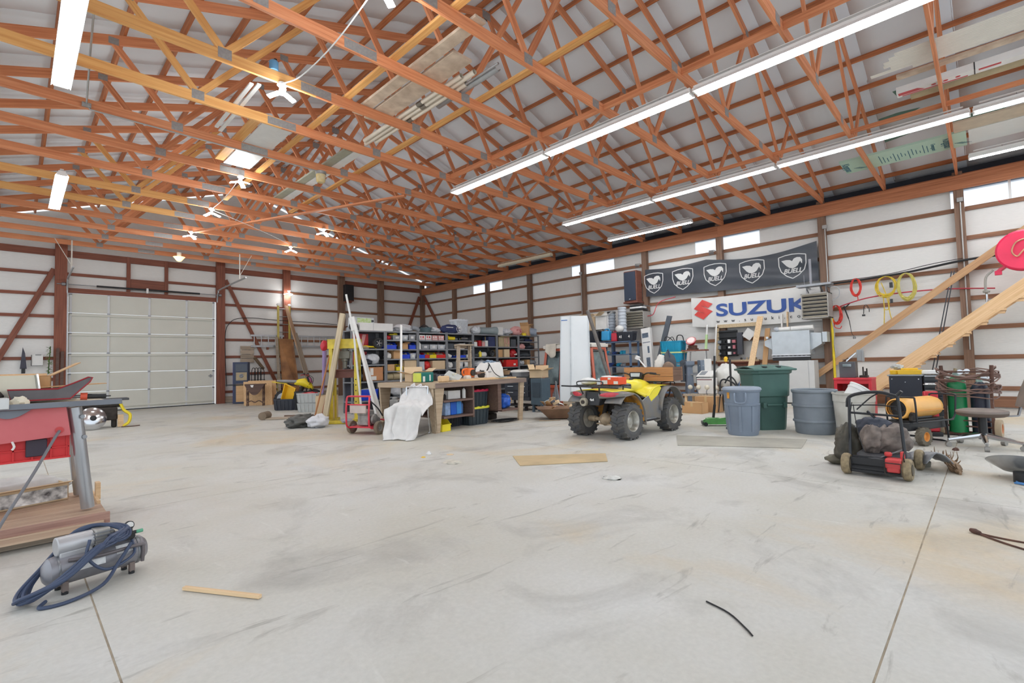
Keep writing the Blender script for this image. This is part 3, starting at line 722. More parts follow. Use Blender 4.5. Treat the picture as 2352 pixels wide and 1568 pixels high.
# tank and body
m = MB(); rings = []
for x, w, zb, zt in ((-.02, .10, .66, .77), (.05, .17, .60, .825), (.16, .20, .56, .845), (.30, .20, .55, .85), (.42, .17, .55, .83), (.55, .15, .56, .78), (.70, .14, .58, .74), (.82, .12, .60, .71)):
    rings.append([V((x, w*math.copysign(abs(math.cos(a))**.7, math.cos(a)), (zb+zt)/2+(zt-zb)/2*math.copysign(abs(math.sin(a))**.8, math.sin(a)))) for a in [2*PI*i/20 for i in range(20)]])
m.loft(rings); build('fuel_tank_cover', m, yel, qd)
build('fuel_cap', MB().lathe([(0, .02), (.03, .018), (.035, -.01), (0, -.01)], (.16, 0, .85), 14), blackp, qd)
for s in (-1, 1):
    # yellow front fender sweeping up over the tyre, grey flare outside it
    m = MB()
    def ff(u, v, s=s):
        x = .02+.80*v; z = .60+.155*math.sin(PI*min(1, .12+.62*v))+.0*u
        if v < .25: z -= .09*(1-v/.25)*u
        y = .15+.23*u
        return V((x, s*y, z-.015*u))
    m.grid(ff, 6, 14); build('front_fender', m, yel, qd, solid=.012, sm=60)
    m = MB(); m.prism([(.02, s*.36, .60), (.10, s*.385, .50), (.30, s*.40, .60), (.44, s*.385, .70), (.40, s*.37, .745), (.2, s*.36, .71)], (0, -s*.012, 0)); build('side_cover', m, yel, qd)
    m = MB()
    def fl(u, v, s=s):
        a = R(178-172*v); r = .36+.02*u
        return V((.63+r*math.cos(a)*(.92 if v < .5 else 1.0), s*(.33+.15*u), .36+r*math.sin(a)*1.02-.03*u*u))
    m.grid(fl, 5, 20); build('fender_flare', m, gryb, qd, solid=.012, sm=60)
    m = MB(); m.prism([(-.22, s*.40, .24), (-.20, s*.40, .52), (.02, s*.40, .60), (.10, s*.40, .50), (.30, s*.41, .60), (.36, s*.42, .42), (.33, s*.42, .19), (.20, s*.41, .18), (.12, s*.41, .22)], (0, -s*.02, 0)); build('leg_guard', m, gryb, qd, bev=.006)
    build('footboard', MB().box((-.02, s*.38, .235), (.44, .20, .02)), blackp, qd, bev=.004)
    build('nerf_bar', MB().tube([(-.22, s*.44, .25), (.12, s*.45, .25)], .014, 8), steel, qd)
    bar = [(.33, 0, .88), (.34, s*.10, .90), (.31, s*.22, .945), (.24, s*.40, .935)]
    hb = build('handlebar', MB().tube(bar, .012, 8, 4), tubeb, qd)
    build('grip', MB().cyl((.285, s*.29, .942), (.235, s*.41, .934), .018), blackr, hb)
    build('lever', MB().tube([(.31, s*.26, .93), (.34, s*.36, .92), (.30, s*.45, .915)], .007, 6, 3), tubeb, hb)
build('steering_head', MB().cyl((.38, 0, .72), (.33, 0, .89), .03).box((.33, 0, .89), (.06, .14, .05)), tubeb, qd)
m = MB().loft([[V((.30, y, .905+z)) for y, z in ((-.13, .02), (-.10, -.05), (.10, -.05), (.13, .02), (.10, .055), (-.10, .055))], [V((.42, y, .90+z)) for y, z in ((-.10, .0), (-.07, -.07), (.07, -.07), (.10, .0), (.07, .04), (-.07, .04))]]); build('gauge_pod', m, blackp, qd)
build('gauge_face', MB().prism([(.296, -.09, .945), (.296, .09, .945), (.292, .08, .885), (.292, -.08, .885)], (-.004, 0, 0)), M('gauge_glass', (196, 204, 210), .15, var=.1), qd)
# racks
rk = MB()
rk.tube([(-.98, .52, .79), (-.98, -.52, .775)], .012, 8)
for y in (-.38, -.19, 0, .19, .38): rk.tube([(-.98, y, .785), (-.50, y, .79)], .009, 6)
rk.tube([(-.74, -.42, .79), (-.74, .42, .79)], .009, 6).tube([(-.50, -.42, .79), (-.50, .42, .79)], .01, 6)
rk.tube([(-.96, .22, .79), (-.95, .21, .86), (-.95, -.21, .86), (-.96, -.22, .79)], .009, 6, 4)
for s in (-1, 1): rk.tube([(-.96, s*.18, .785), (-.93, s*.16, .70), (-.86, s*.14, .58)], .011, 6, 3).tube([(-.52, s*.3, .79), (-.5, s*.28, .70)], .010, 6)
build('rear_rack', rk, tubeb, qd)
rk = MB()
for x in (.52, .68, .86): rk.tube([(x, -.38, .792), (x, .38, .792)], .010, 6)
for y in (-.36, -.12, .12, .36): rk.tube([(.50, y, .785), (.88, y, .785), (.93, y, .74)], .009, 6, 3)
for s in (-1, 1): rk.tube([(.6, s*.3, .785), (.62, s*.26, .68)], .010, 6).tube([(.90, s*.3, .77), (.95, s*.24, .55), (.92, s*.12, .35)], .012, 6, 4)
build('front_rack', rk, tubeb, qd)
# load on the racks: things of their own
orng = M('orange_carton', (238, 88, 44), .5, var=.05)
t = T('orange_carton', 'orange and white carton lying on the rear rack of the four-wheeler', 'box', (6.42, 4.13, .80), -4)
build('box', MB().box((0, 0, .055), (.20, .34, .11)), orng, t, bev=.004)
build('white_print', MB().box((-.101, .09, .035), (.003, .11, .06)).box((-.101, -.12, .03), (.003, .08, .045)).box((-.101, .0, .09), (.003, .05, .03)), whitep, t, sm=0)
build('papers', MB().box((.0, .03, .114), (.17, .26, .006), (0, 0, 8)).box((.02, .08, .12), (.15, .22, .005), (3, -2, -14)), whitep, t, sm=0)
t = T('white_bundle', 'white bag and bottles lying on the rear rack beside the orange carton', 'bag', (6.30, 4.50, .80), 0)
b = MB(); blob(b, (0, 0, .05), (.10, .15, .055), .25, 2.5, 3, flat=0); build('bag', b, whitep, t, sm=70)
build('bottle', MB().lathe([(0, 0), (.03, 0), (.03, .06), (.012, .09), (.012, .10), (0, .10)], (-.02, -.20, .0), 14), M('clear_bottle', (206, 210, 214), .2, var=.05), t)
wb_ = wood('crate_wood', (196, 142, 92), (170, 116, 70), .05)
wdk = wood('crate_wood_dark', (122, 94, 78), (96, 72, 58), .05)
t = T('wooden_crate', 'long wooden crate with a dark end standing on the front rack of the four-wheeler', 'crate', (7.66, 4.14, .802), -2)
for z in (.04, .12, .195): beam('slat', (-.155, .46, z), (-.155, -.46, z), .016, .074, wb_, t, upv=(0, 0, 1)); beam('slat', (.155, .46, z), (.155, -.46, z), .016, .074, wb_, t)
for s in (-1, 1): beam('end_board', (-.147, s*.452, .117), (.147, s*.452, .117), .016, .23, wdk, t)
build('bottom_board', MB().box((0, 0, .008), (.29, .88, .014)), wb_, t, sm=0)
t = T('canvas_bundle', 'white canvas and grey bag heaped in the crate on the four-wheeler', 'bag', (7.68, 3.93, .82), 0)
b = MB(); blob(b, (0, .06, .22), (.10, .11, .20), .25, 2.2, 11, flat=0); build('canvas', b, M('white_canvas', (226, 222, 214), .8, var=.1, scale=8), t, sm=70)
b = MB(); blob(b, (.05, -.06, .24), (.10, .13, .22), .2, 2.2, 4, flat=0); build('grey_bag', b, M('charcoal_cloth', (74, 78, 84), .8, var=.2), t, sm=70)
b = MB(); blob(b, (-.07, -.11, .20), (.06, .10, .10), .15, 2, 6); build('brown_flap', b, M('brown_canvas', (126, 104, 88), .8, var=.15), t, sm=70)
build('strap', MB().tube([(-.02, -.14, .04), (.0, -.10, .46), (.10, -.02, .44), (.13, -.14, .1)], .010, 6, 5), M('navy_strap', (58, 70, 96), .7), t)
one('pink_bundle', blob(MB(), (0, 0, .05), (.09, .13, .055), .2, 2, 8, flat=0), M('pink_cloth', (206, 120, 124), .8, var=.1), 'pink folded cloth lying in the left half of the wooden crate', 'cloth', (7.66, 4.22, .99-.16), sm=70)
one('paint_roller_pole', MB().tube([(7.60, 4.12, .90), (7.72, 4.42, 1.17)], .012, 8).box((7.735, 4.455, 1.2), (.05, .07, .06), (25, 0, 0)), whitep, 'white pole sticking up out of the wooden crate on the four-wheeler', 'pole')
# ---------------------------------------------------------------- bins, barrel, cabinets on the right
blug = M('blue_grey_plastic', (128, 140, 156), .5, var=.08, scale=4)
grn = M('green_cart_plastic', (70, 104, 96), .5, var=.14, scale=3)
t = T('trash_can', 'blue-grey round trash can with flat lid, in front of the green cart', 'trash can', (7.74, 2.72, 0), 45)
build('body', MB().lathe([(0, 0), (.205, 0), (.215, .03), (.25, .64), (.262, .645), (.262, .675), (.0, .675)], n=36, cap=False), blug, t)
rb = MB()
for k in range(8):
    a = 2*PI*k/8+.2; c, s = math.cos(a), math.sin(a)
    rb.bar((c*.218, s*.218, .06), (c*.24, s*.24, .44), .035, .016, upv=(c, s, 0))
rb.lathe([(.236, .44), (.248, .445), (.250, .47), (.238, .475)], n=36, cap=False)
build('rib', rb, blug, t)
build('lid', MB().lathe([(0, .70), (.20, .705), (.24, .715), (.265, .705), (.278, .68), (.272, .665), (.255, .672), (0, .672)], n=36), M('blue_grey_lid', (142, 152, 166), .5, var=.06), t)
hd = MB()
for a in (R(150), R(-30)):
    c, s = math.cos(a), math.sin(a); u = V((-s, c, 0)); o = V((c*.262, s*.262, 0)); d = V((c, s, 0))
    hd.tube([o+u*.075+V((0, 0, .63)), o+u*.075+d*.035+V((0, 0, .60)), o+u*.065+d*.035+V((0, 0, .50)), o-u*.065+d*.035+V((0, 0, .50)), o-u*.075+d*.035+V((0, 0, .60)), o-u*.075+V((0, 0, .63))], .014, 8, 3)
build('handle', hd, blug, t)
a = R(108); build('warning_label', MB().prism([(math.cos(a+i)*.2515, math.sin(a+i)*.2515, z) for i, z in ((-.09, .64), (.09, .64), (.09, .55), (-.09, .55))], (math.cos(a)*.003, math.sin(a)*.003, 0)), M('orange_label', (226, 160, 70), .5, var=.3, scale=30), t, sm=0)
# wheeled cart
t = T('wheeled_trash_cart', 'tall dark green wheeled trash cart with its lid thrown back', 'trash cart', (8.56, 2.64, 0), 45)
m = MB(); rings = []
for z, x, y in ((.0, .23, .20), (.04, .24, .21), (.52, .265, .25), (.54, .285, .27), (.88, .30, .285), (.90, .325, .31), (.95, .33, .315)):
    ring = []
    for i in range(24):
        a = 2*PI*(i+.5)/24; k = (abs(math.cos(a))**7+abs(math.sin(a))**7)**(-1/7); ring.append(V((y*k*math.cos(a), x*k*math.sin(a), z)))
    rings.append(ring)
m.loft(rings, cap=False); m.f.append(list(range(23, -1, -1))); m.mi.append(0)
i2 = [[V((p.x*.93, p.y*.93, p.z)) for p in rings[-1]], [V((p.x*.9, p.y*.9, .5)) for p in rings[3]]]
m.loft(i2[::-1], cap=False)
build('body', m, grn, t)
build('lift_bar', MB().tube([(-.275, -.12, .40), (-.275, .12, .40)], .016, 8).box((-.272, -.16, .40), (.05, .05, .08)).box((-.272, .16, .40), (.05, .05, .08)), grn, t)
m = MB(); m.grid(lambda u, v: V((.30-.62*v+.0*u, -.32+.64*u, .965+.035*math.sin(PI*v)+.03*math.sin(PI*u)*math.sin(PI*v))), 8, 8); build('lid', m, grn, t, solid=.012, sm=60)
build('lid_rim', MB().tube([(.31, -.33, .955), (-.33, -.33, .955), (-.33, .33, .955), (.31, .33, .955)], .016, 8), grn, t)
for s in (-.1, .12): build('vent_tab', MB().box((-.24, s, 1.0), (.09, .05, .022)), blackp, t, bev=.004)
for s in (-1, 1):
    w = build('wheel', MB().cyl((.24, s*.25, .11), (.24, s*.31, .11), .11, n=22), blackr, t)
# blue-grey drum
drm = M('grey_drum_plastic', (126, 134, 142), .55, var=.16, scale=5)
t = T('open_drum', 'open grey plastic drum with two raised hoops beside the green cart', 'barrel', (8.45, 1.92, 0), 0)
build('drum', MB().lathe([(0, 0), (.25, 0), (.265, .02), (.275, .17), (.292, .175), (.296, .19), (.292, .205), (.278, .21), (.284, .40), (.300, .405), (.304, .42), (.300, .435), (.286, .44), (.285, .60), (.298, .61), (.305, .63), (.302, .65), (.288, .655), (.275, .64), (.262, .1), (0, .1)], n=40), drm, t)
build('content', MB().lathe([(0, .59), (.15, .6), (.27, .57)], n=24, cap=False), M('drum_rubbish', (52, 52, 56), .8, var=.4, scale=20), t)
# pale can
pal = M('pale_can_plastic', (196, 196, 190), .55, var=.14, scale=4, dirt=(172, 168, 158))
t = T('pale_trash_can', 'dirty pale grey trash can with white buckets tilted in it', 'trash can', (8.30, 1.40, 0), 0)
build('body', MB().lathe([(0, 0), (.20, 0), (.215, .03), (.245, .50), (.252, .505), (.252, .60), (.262, .605), (.262, .63), (.245, .63), (.20, .05), (0, .05)], n=36), pal, t)
bu = MB(); bu.lathe([(0, .0), (.12, 0), (.145, .26), (.155, .262), (.155, .28), (.145, .28), (.146, .31), (.156, .312), (.156, .33), (.15, .33), (.14, .3), (.11, .02), (0, .02)], n=30)
bu.xf(Matrix.Translation((8.30, 1.48, .42)) @ Matrix.Rotation(R(32), 4, 'X') @ Matrix.Rotation(R(20), 4, 'Y'))
one('white_buckets', bu, whitep, 'white bucket tilted inside the pale grey trash can', 'bucket')
# red base with grey bench machine
redc = M('red_cabinet', (196, 44, 56), .4, var=.1, scale=3)
dgr = M('dark_grey_machine', (84, 84, 88), .5, var=.1)
t = T('red_cabinet', 'red steel cabinet with an open bay behind the pale trash can', 'cabinet', (11.3, 1.87, 0), 0)
m = MB(); m.box((0, .27, .36), (.5, .05, .72)).box((0, -.27, .36), (.5, .05, .72)).box((.22, 0, .36), (.03, .5, .72)).box((0, 0, .70), (.52, .60, .04)).box((-.23, 0, .645), (.04, .5, .07)).box((0, 0, .30), (.48, .5, .03))
build('carcass', m, redc, t, bev=.006)
t = T('bench_machine', 'dark grey bench machine with drawer and levers on the red cabinet', 'machine', (11.3, 1.93, .722), 0)
b = build('body', MB().box((0, .03, .15), (.26, .26, .30)), dgr, t, bev=.008)
build('drawer_handle', MB().box((-.135, .03, .235), (.02, .14, .05)).box((-.147, .03, .235), (.01, .12, .03)), chrome, b, sm=0)
build('head', MB().box((.02, -.17, .42), (.16, .10, .22)).box((-.03, -.215, .40), (.10, .03, .2)), M('machine_grey', (150, 152, 152), .45, .3), t, bev=.008)
build('lever', MB().bar((-.08, .05, .31), (-.02, -.10, .47), .03, .018).tube([(.0, .12, .34), (.0, -.05, .36)], .008, 6), chrome, t)
build('post', MB().cyl((0, -.2, 0), (0, -.2, .2), .012).cyl((.05, -.25, 0), (.05, -.25, .17), .012).cyl((-.06, -.24, 0), (-.06, -.24, .12), .015).box((0, -.21, .02), (.2, .12, .04)), engm, t)
# black roll cabinet
blk = M('black_enamel', (38, 42, 54), .35, var=.12, scale=3)
t = T('tool_cabinet', 'black roll-away tool cabinet with steel drawer pulls by the stairs', 'tool cabinet', (10.42, .93, 0), 0)
build('carcass', MB().box((0, .07, .44), (.55, .42, .70)), blk, t, bev=.006)
build('top', MB().box((-.0, .07, .80), (.58, .46, .022)), M('cabinet_top', (150, 154, 158), .4, .3), t, bev=.004)
build('riser', MB().box((.0, -.27, .45), (.52, .22, .70)), blk, t, bev=.006)
for k in range(6):
    z = .76-.115*k; dr_ = build('drawer', MB().box((-.272, -.27, z), (.02, .20, .095)), M('drawer_front', (58, 62, 66), .35, .2), t, bev=.003)
    build('pull', MB().box((-.29, -.27, z+.03), (.02, .19, .014)), chrome, dr_, sm=0)
build('bolt', MB().cyl((-.278, .24, .74), (-.27, .24, .74), .008).cyl((-.278, -.1, .74), (-.27, -.1, .74), .008).cyl((-.278, .07, .69), (-.27, .07, .69), .006), chrome, t)
build('side_handle', MB().tube([(-.28, -.17, .66), (-.33, -.18, .66), (-.33, -.36, .66), (-.28, -.37, .66)], .012, 8, 3), chrome, t)
for x in (-.2, .2):
    for y in (-.3, .2): build('caster', MB().cyl((x, y-.02, .045), (x, y+.02, .045), .045).box((x, y, .08), (.05, .06, .03)), blackr, t)
ycase = M('yellow_case', (232, 186, 40), .4, var=.1)
t = T('yellow_organizers', 'yellow plastic cases piled on the black tool cabinet', 'case', (10.42, 1.0, .812), 0)
build('case', MB().box((-.06, -.05, .035), (.26, .30, .07)).lathe([(0, .0), (.06, 0), (.065, .07), (0, .07)], (-.1, .15, 0), 20), ycase, t, bev=.006)
build('top_case', MB().box((.02, -.03, .085), (.2, .22, .025), (0, 0, 8)), ycase, t, bev=.004)
one('crumpled_bag', blob(MB(), (0, 0, .0), (.07, .08, .045), .4, 3, 5), M('clear_plastic_film', (190, 192, 190), .25, var=.25, scale=30), 'crumpled clear plastic bag on top of the yellow cases', 'bag', (10.40, 1.12, .935), sm=70)
one('white_case', MB().box((0, 0, .03), (.24, .22, .06), taper=.9), whitep, 'white plastic case at the right of the yellow cases', 'case', (10.42, .70, .815), bev=.008)

# ---------------------------------------------------------------- torpedo heater
t = T('torpedo_heater', 'orange torpedo heater on a black wheeled frame with tank', 'heater', (8.24, .72, 0), -24)
oh = M('orange_enamel', (238, 178, 92), .35, var=.06)
d = (1, 0, 0)
build('barrel', MB().lathe([(.115, -.40), (.13, -.39), (.135, -.30), (.135, .28), (.12, .36), (.095, .40), (.085, .40), (.10, .30), (.11, -.38)], (.0, 0, .455), 32, d, cap=False), oh, t)
build('seam_band', MB().box((0, 0, .42), (.66, .282, .012)), M('orange_seam', (216, 150, 66), .4), t, sm=0)
build('fan_guard', MB().lathe([(.0, -.385), (.03, -.385), (.03, -.38), (0, -.38)], (0, 0, .455), 16, d).lathe([(.055, -.388), (.06, -.388), (.06, -.382), (.055, -.382)], (0, 0, .455), 24, d, cap=False).lathe([(.085, -.388), (.09, -.388), (.09, -.382), (.085, -.382)], (0, 0, .455), 24, d, cap=False), tubeb, t)
build('inner_plate', MB().cyl((-.33, 0, .455), (-.32, 0, .455), .108, n=24), blackp, t)
build('outlet_plate', MB().cyl((.31, 0, .455), (.32, 0, .455), .1, n=24), blackp, t)
build('fuel_tank', MB().box((.02, 0, .235), (.78, .26, .11)).box((.02, 0, .30), (.74, .22, .03)).box((0, 0, .33), (.4, .16, .04)), blackp, t, bev=.015)
fr = MB()
for s in (-1, 1):
    fr.tube([(-.30, s*.17, .28), (-.31, s*.17, .50), (-.31, s*.16, .60)], .011, 8, 3).tube([(.44, s*.16, .28), (.52, s*.16, .34), (.58, s*.15, .58)], .011, 8, 3).tube([(-.40, s*.17, .285), (.46, s*.17, .285)], .011, 8)
    fr.tube([(.32, s*.16, .28), (.35, s*.16, .02), (.345, s*.10, .012)], .011, 8, 3)
fr.tube([(-.31, -.16, .60), (-.31, .16, .60)], .011, 8).tube([(.58, -.15, .58), (.585, -.12, .60), (.585, .12, .60), (.58, .15, .58)], .011, 8, 2).tube([(.345, -.1, .012), (.345, .1, .012)], .011, 8).cyl((-.22, -.2, .11), (-.22, .2, .11), .012)
build('frame', fr, tubeb, t)
for s in (-1, 1): wheel(t, (-.22, s*.19, .115), .115, .08, s, 14, .5, M('dusty_tyre', (112, 104, 90), .85, var=.3, scale=14), M('orange_hub', (222, 150, 72), .5, var=.15))
build('control_knob', MB().cyl((-.34, -.13, .40), (-.34, -.16, .40), .018).box((-.30, -.125, .36), (.10, .03, .09)), engm, t)
# red machine wedged behind the heater
t = T('red_jump_starter', 'red and black upright jack stand panel behind the heater', 'machine', (8.98, .62, 0), 20)
build('panel', MB().box((0, 0, .34), (.07, .16, .56)), redc, t, bev=.015)
build('side', MB().box((.06, 0, .32), (.06, .14, .52)), blackp, t, bev=.01)
build('foot', MB().box((.03, 0, .03), (.2, .2, .06)), blackp, t, bev=.01)

# ---------------------------------------------------------------- gas bottle cart
rust = M('rusty_steel', (108, 76, 62), .75, .2, .3, 14, dirt=(78, 56, 50))
t = T('gas_bottle_cart', 'rusty two-wheeled gas bottle cart with hoses wound round it', 'cart', (9.22, .24, 0), -8)
fr = MB()
for s in (-1, 1):
    fr.bar((-.02, s*.24, .02), (-.02, s*.24, .70), .05, .03).cyl((-.02, s*.25, .68), (-.04, s*.26, .97), .022)
fr.bar((-.02, -.25, .03), (-.02, .25, .03), .04, .03).bar((-.02, -.24, .21), (-.02, .24, .21), .02, .015).bar((.16, -.24, .03), (.16, .24, .03), .04, .03).bar((-.02, -.25, .88), (-.02, .25, .88), .02, .02)
fr.bar((-.02, -.24, .03), (.17, -.24, .03), .03).bar((-.02, .24, .03), (.17, .24, .03), .03).box((.07, 0, .02), (.24, .5, .015))
fr.cyl((.0, -.3, .13), (.0, .3, .13), .012)
build('frame', fr, rust, t)
for s in (-1, 1): wheel(t, (.0, s*.29, .125), .125, .07, s, 0, .5, M('tan_tyre', (172, 154, 128), .85, var=.15), M('rust_hub', (186, 116, 74), .6, var=.2))
def bottle(c, r, h, m, nm, lb):
    b = T(nm, lb, 'gas cylinder', c)
    build('cylinder', MB().lathe([(0, 0), (r, 0), (r, h*.82), (r*.94, h*.88), (r*.7, h*.95), (r*.35, h), (0, h)], n=26), m, b)
    build('neck', MB().lathe([(r*.36, h), (r*.30, h+.05), (0, h+.05)], n=16), M('bottle_neck', (168, 198, 190), .4), b)
    build('valve', MB().cyl((0, 0, h+.03), (0, 0, h+.11), .018).cyl((-.04, 0, h+.075), (.04, 0, h+.075), .014), M('brass_valve', (156, 140, 112), .4, .6), b)
    build('gauge', MB().cyl((-.05, -.05, h+.06), (-.075, -.05, h+.06), .033).cyl((-.05, -.12, h+.07), (-.075, -.12, h+.07), .033).cyl((-.05, -.02, h+.07), (-.05, -.13, h+.07), .012), chrome, b)
    return b
bottle((9.29, .355, .04), .105, .78, M('green_bottle', (24, 128, 74), .35, var=.1), 'green_gas_cylinder', 'green gas cylinder with pale shoulder standing on the rusty cart')
bottle((9.29, .12, .04), .10, .70, M('black_bottle', (34, 38, 56), .4, var=.15), 'black_gas_cylinder', 'dark gas cylinder on the rusty cart, behind the office chair')
hs = MB(); rr = random.Random(3)
for k in range(13):
    z = .62+.27*rr.random(); pts = []
    A, B = .17+.05*rr.random(), .29+.05*rr.random(); ph = rr.random()*6; tilt = rr.uniform(-.16, .16)
    for i in range(18):
        a = 2*PI*i/18; pts.append((.06+A*math.cos(a), B*math.sin(a), z+tilt*math.sin(a+ph*.2)*.6+.03*math.sin(3*a+ph)-.05*(math.cos(a) < 0)*math.cos(a)**2))
    hs.tube(pts, .009, 6, 1, True)
hs.xf(Matrix.Translation((9.22, .24, 0)))
one('welding_hoses', hs, M('brown_hose', (120, 92, 82), .6, var=.3, scale=5), 'tangle of brown welding hoses wound round the gas bottle cart', 'hose')

# ---------------------------------------------------------------- office chair
t = T('office_chair', 'worn brown office chair on a five-star chrome base', 'chair', (8.20, .10, 0), 12)
brv = M('brown_vinyl', (124, 112, 104), .5, var=.12, scale=7)
build('seat', MB().lathe([(0, .385), (.16, .385), (.225, .40), (.24, .425), (.235, .445), (.18, .46), (0, .462)], n=36), brv, t)
build('seat_rim', MB().lathe([(.20, .375), (.232, .39), (.236, .41), (.2, .40)], n=36, cap=False), M('seat_edge', (92, 76, 66), .6), t)
build('column', MB().cyl((0, 0, .12), (0, 0, .38), .042), blackp, t)
for k in range(5):
    a = 2*PI*k/5+.5; c, s = math.cos(a), math.sin(a)
    lg = build('leg', MB().tube([(c*.03, s*.03, .145), (c*.18, s*.18, .115), (c*.34, s*.34, .085)], [.032, .027, .02], 8, 3), chrome, t)
    build('caster', MB().cyl((c*.34-s*.022, s*.34+c*.022, .03), (c*.34+s*.022, s*.34-c*.022, .03), .03, n=16).cyl((c*.34, s*.34, .04), (c*.34, s*.34, .085), .012), M('worn_caster', (150, 148, 144), .4, .4, .2, 20), lg)
build('hub', MB().cyl((0, 0, .10), (0, 0, .17), .045), chrome, t)
m = MB()
def bk(u, v): return V((.10+.05*v+.03*(2*u-1)**2, -.32+.20*(u-.5)*0-.16*(2*u-1)*0, .5+.36*v))
rings = []
for v in range(9):
    k = v/8; w = .17*math.sin(PI*(.15+.7*k))**.5; z = .50+.38*k
    rings.append([V((.02+w*math.cos(a), -.34-.12*k+.035*math.sin(a), z)) for a in [2*PI*i/18 for i in range(18)]])
m.loft(rings); build('backrest', m, brv, t)
build('back_arm', MB().bar((.02, -.1, .37), (.02, -.32, .39), .05, .015).bar((.02, -.32, .39), (.02, -.37, .6), .05, .015), steel, t)
# ---------------------------------------------------------------- mower with clothes heaped on it, debris on the floor
t = T('push_mower', 'old black push mower with red motor parts and a heap of cloth over it', 'mower', (5.98, .80, 0), -3)
tant = M('mower_tyre', (152, 136, 106), .85, var=.25, scale=22, dirt=(112, 98, 78))
for x, y in ((-.27, .235), (-.27, -.235), (.34, .235), (.34, -.235)):
    w = build('wheel', MB().lathe([(0, -.03), (.06, -.03), (.085, -.034), (.098, -.02), (.1, 0), (.098, .02), (.085, .034), (.06, .03), (0, .03)], n=26, ax=(0, 1, 0)), tant, t, (x, y, .1))
    build('hub', MB().cyl((0, -.037, 0), (0, .037, 0), .05, n=18), M('mower_hub', (92, 84, 70), .7), w)
dk = MB()
for k in range(6): dk.bar((-.30+.01*k, -.19, .05+.025*k), (-.30+.01*k, .19, .05+.025*k), .02, .016)
dk.box((-.28, 0, .10), (.02, .40, .14))
build('rear_flap', dk, blackp, t)
build('deck', MB().loft([[V((.05+.33*math.cos(a), .21*math.sin(a), .06)) for a in [2*PI*i/24 for i in range(24)]], [V((.05+.33*math.cos(a), .21*math.sin(a), .17)) for a in [2*PI*i/24 for i in range(24)]], [V((.05+.27*math.cos(a), .17*math.sin(a), .20)) for a in [2*PI*i/24 for i in range(24)]]]), M('deck_grey', (70, 70, 74), .6, var=.2), t)
redm = M('red_motor', (202, 66, 66), .45, var=.15)
build('motor_cover', MB().box((-.29, -.14, .15), (.12, .12, .09)).box((-.30, -.14, .095), (.10, .10, .05)).cyl((-.24, -.09, .20), (-.24, -.09, .24), .03).cyl((-.26, -.2, .16), (-.26, -.2, .26), .018), redm, t, bev=.012)
build('motor_frame', MB().tube([(-.36, -.08, .06), (-.37, -.08, .16), (-.37, -.20, .16), (-.37, -.20, .05), (-.36, -.08, .05)], .006, 6).tube([(-.3, -.22, .14), (-.36, -.22, .22), (-.3, -.22, .26)], .006, 6), engm, t)
hn = MB()
L0, L1, R0, R1 = V((-.22, .215, .17)), V((-.06, .235, .73)), V((-.22, -.215, .17)), V((-.06, -.155, .76))
for a, b in ((L0, L1), (R0, R1)): hn.tube([a, a.lerp(b, .5), b], .014, 8)
hn.tube([L1+V((0, .02, -.10)), L1, V((-.06, .12, .775)), V((-.06, -.02, .785)), V((-.06, -.13, .755)), R1, V((-.07, -.19, .80))], .016, 8, 4)
hn.tube([(-.11, .22, .58), (-.10, -.16, .565)], .011, 8).tube([(-.09, .22, .65), (-.07, .02, .66), (-.09, -.15, .65)], .006, 6, 3)
hn.tube([(-.09, .17, .61), (-.06, .06, .73), (-.05, .0, .77)], .007, 6, 2).tube([(-.1, .08, .60), (-.12, .02, .54)], .012, 6)
build('handle', hn, tubeb, t)
build('cable', MB().tube([(-.08, .21, .68), (-.17, .225, .45), (-.20, .23, .2)], .004, 5, 4).tube([(-.08, .20, .66), (-.15, .16, .42), (-.22, .10, .22)], .004, 5, 4), blackr, t)
build('cross_brace', MB().bar((-.18, -.20, .27), (-.24, .0, .17), .03, .006), steel, t)
def cloth_heap(par, name, c, r, m, seed, fold=.16):
    b = MB(); b.sph((0, 0, 0), 1, 36, 22); out = []
    for p in b.v:
        p = V(p); k = 1+.28*noise.noise(p*1.6+V((seed, 0, 0)))+fold*abs(math.sin(5*p.y+3.5*noise.noise(p*2+V((0, seed, 0)))+4*p.z))+.05*noise.noise(p*7)
        q = V((c[0]+p.x*r[0]*k, c[1]+p.y*r[1]*k, c[2]+p.z*r[2]*k)); out.append(tuple(q))
    b.v = out; return build(name, b, m, par, sm=75)
t2 = T('grey_garment', 'grey-brown jacket heaped over the push mower', 'clothing', (5.98, .80, 0), 0)
gm = M('grey_brown_cloth', (138, 126, 118), .9, var=.3, scale=9, dirt=(86, 78, 74))
cloth_heap(t2, 'body', (.06, -.04, .33), (.20, .17, .13), gm, 3)
cloth_heap(t2, 'sleeve', (-.08, .06, .33), (.10, .09, .12), gm, 8)
cloth_heap(t2, 'lining', (.12, .06, .42), (.13, .15, .09), M('navy_lining', (64, 68, 80), .8, var=.3, scale=6), 5)
t2 = T('olive_rain_cover', 'dark olive plastic cover bunched on the left front of the push mower', 'cover', (6.14, 1.10, 0), 0)
cloth_heap(t2, 'cover', (0, 0, .22), (.13, .12, .19), M('olive_plastic', (78, 74, 64), .55, var=.4, scale=9), 12)
build('end', blob(MB(), (.02, .12, .05), (.09, .10, .05), .3, 2, 4, flat=.005), M('olive_plastic2', (92, 88, 74), .6, var=.3, scale=9), t2, sm=70)
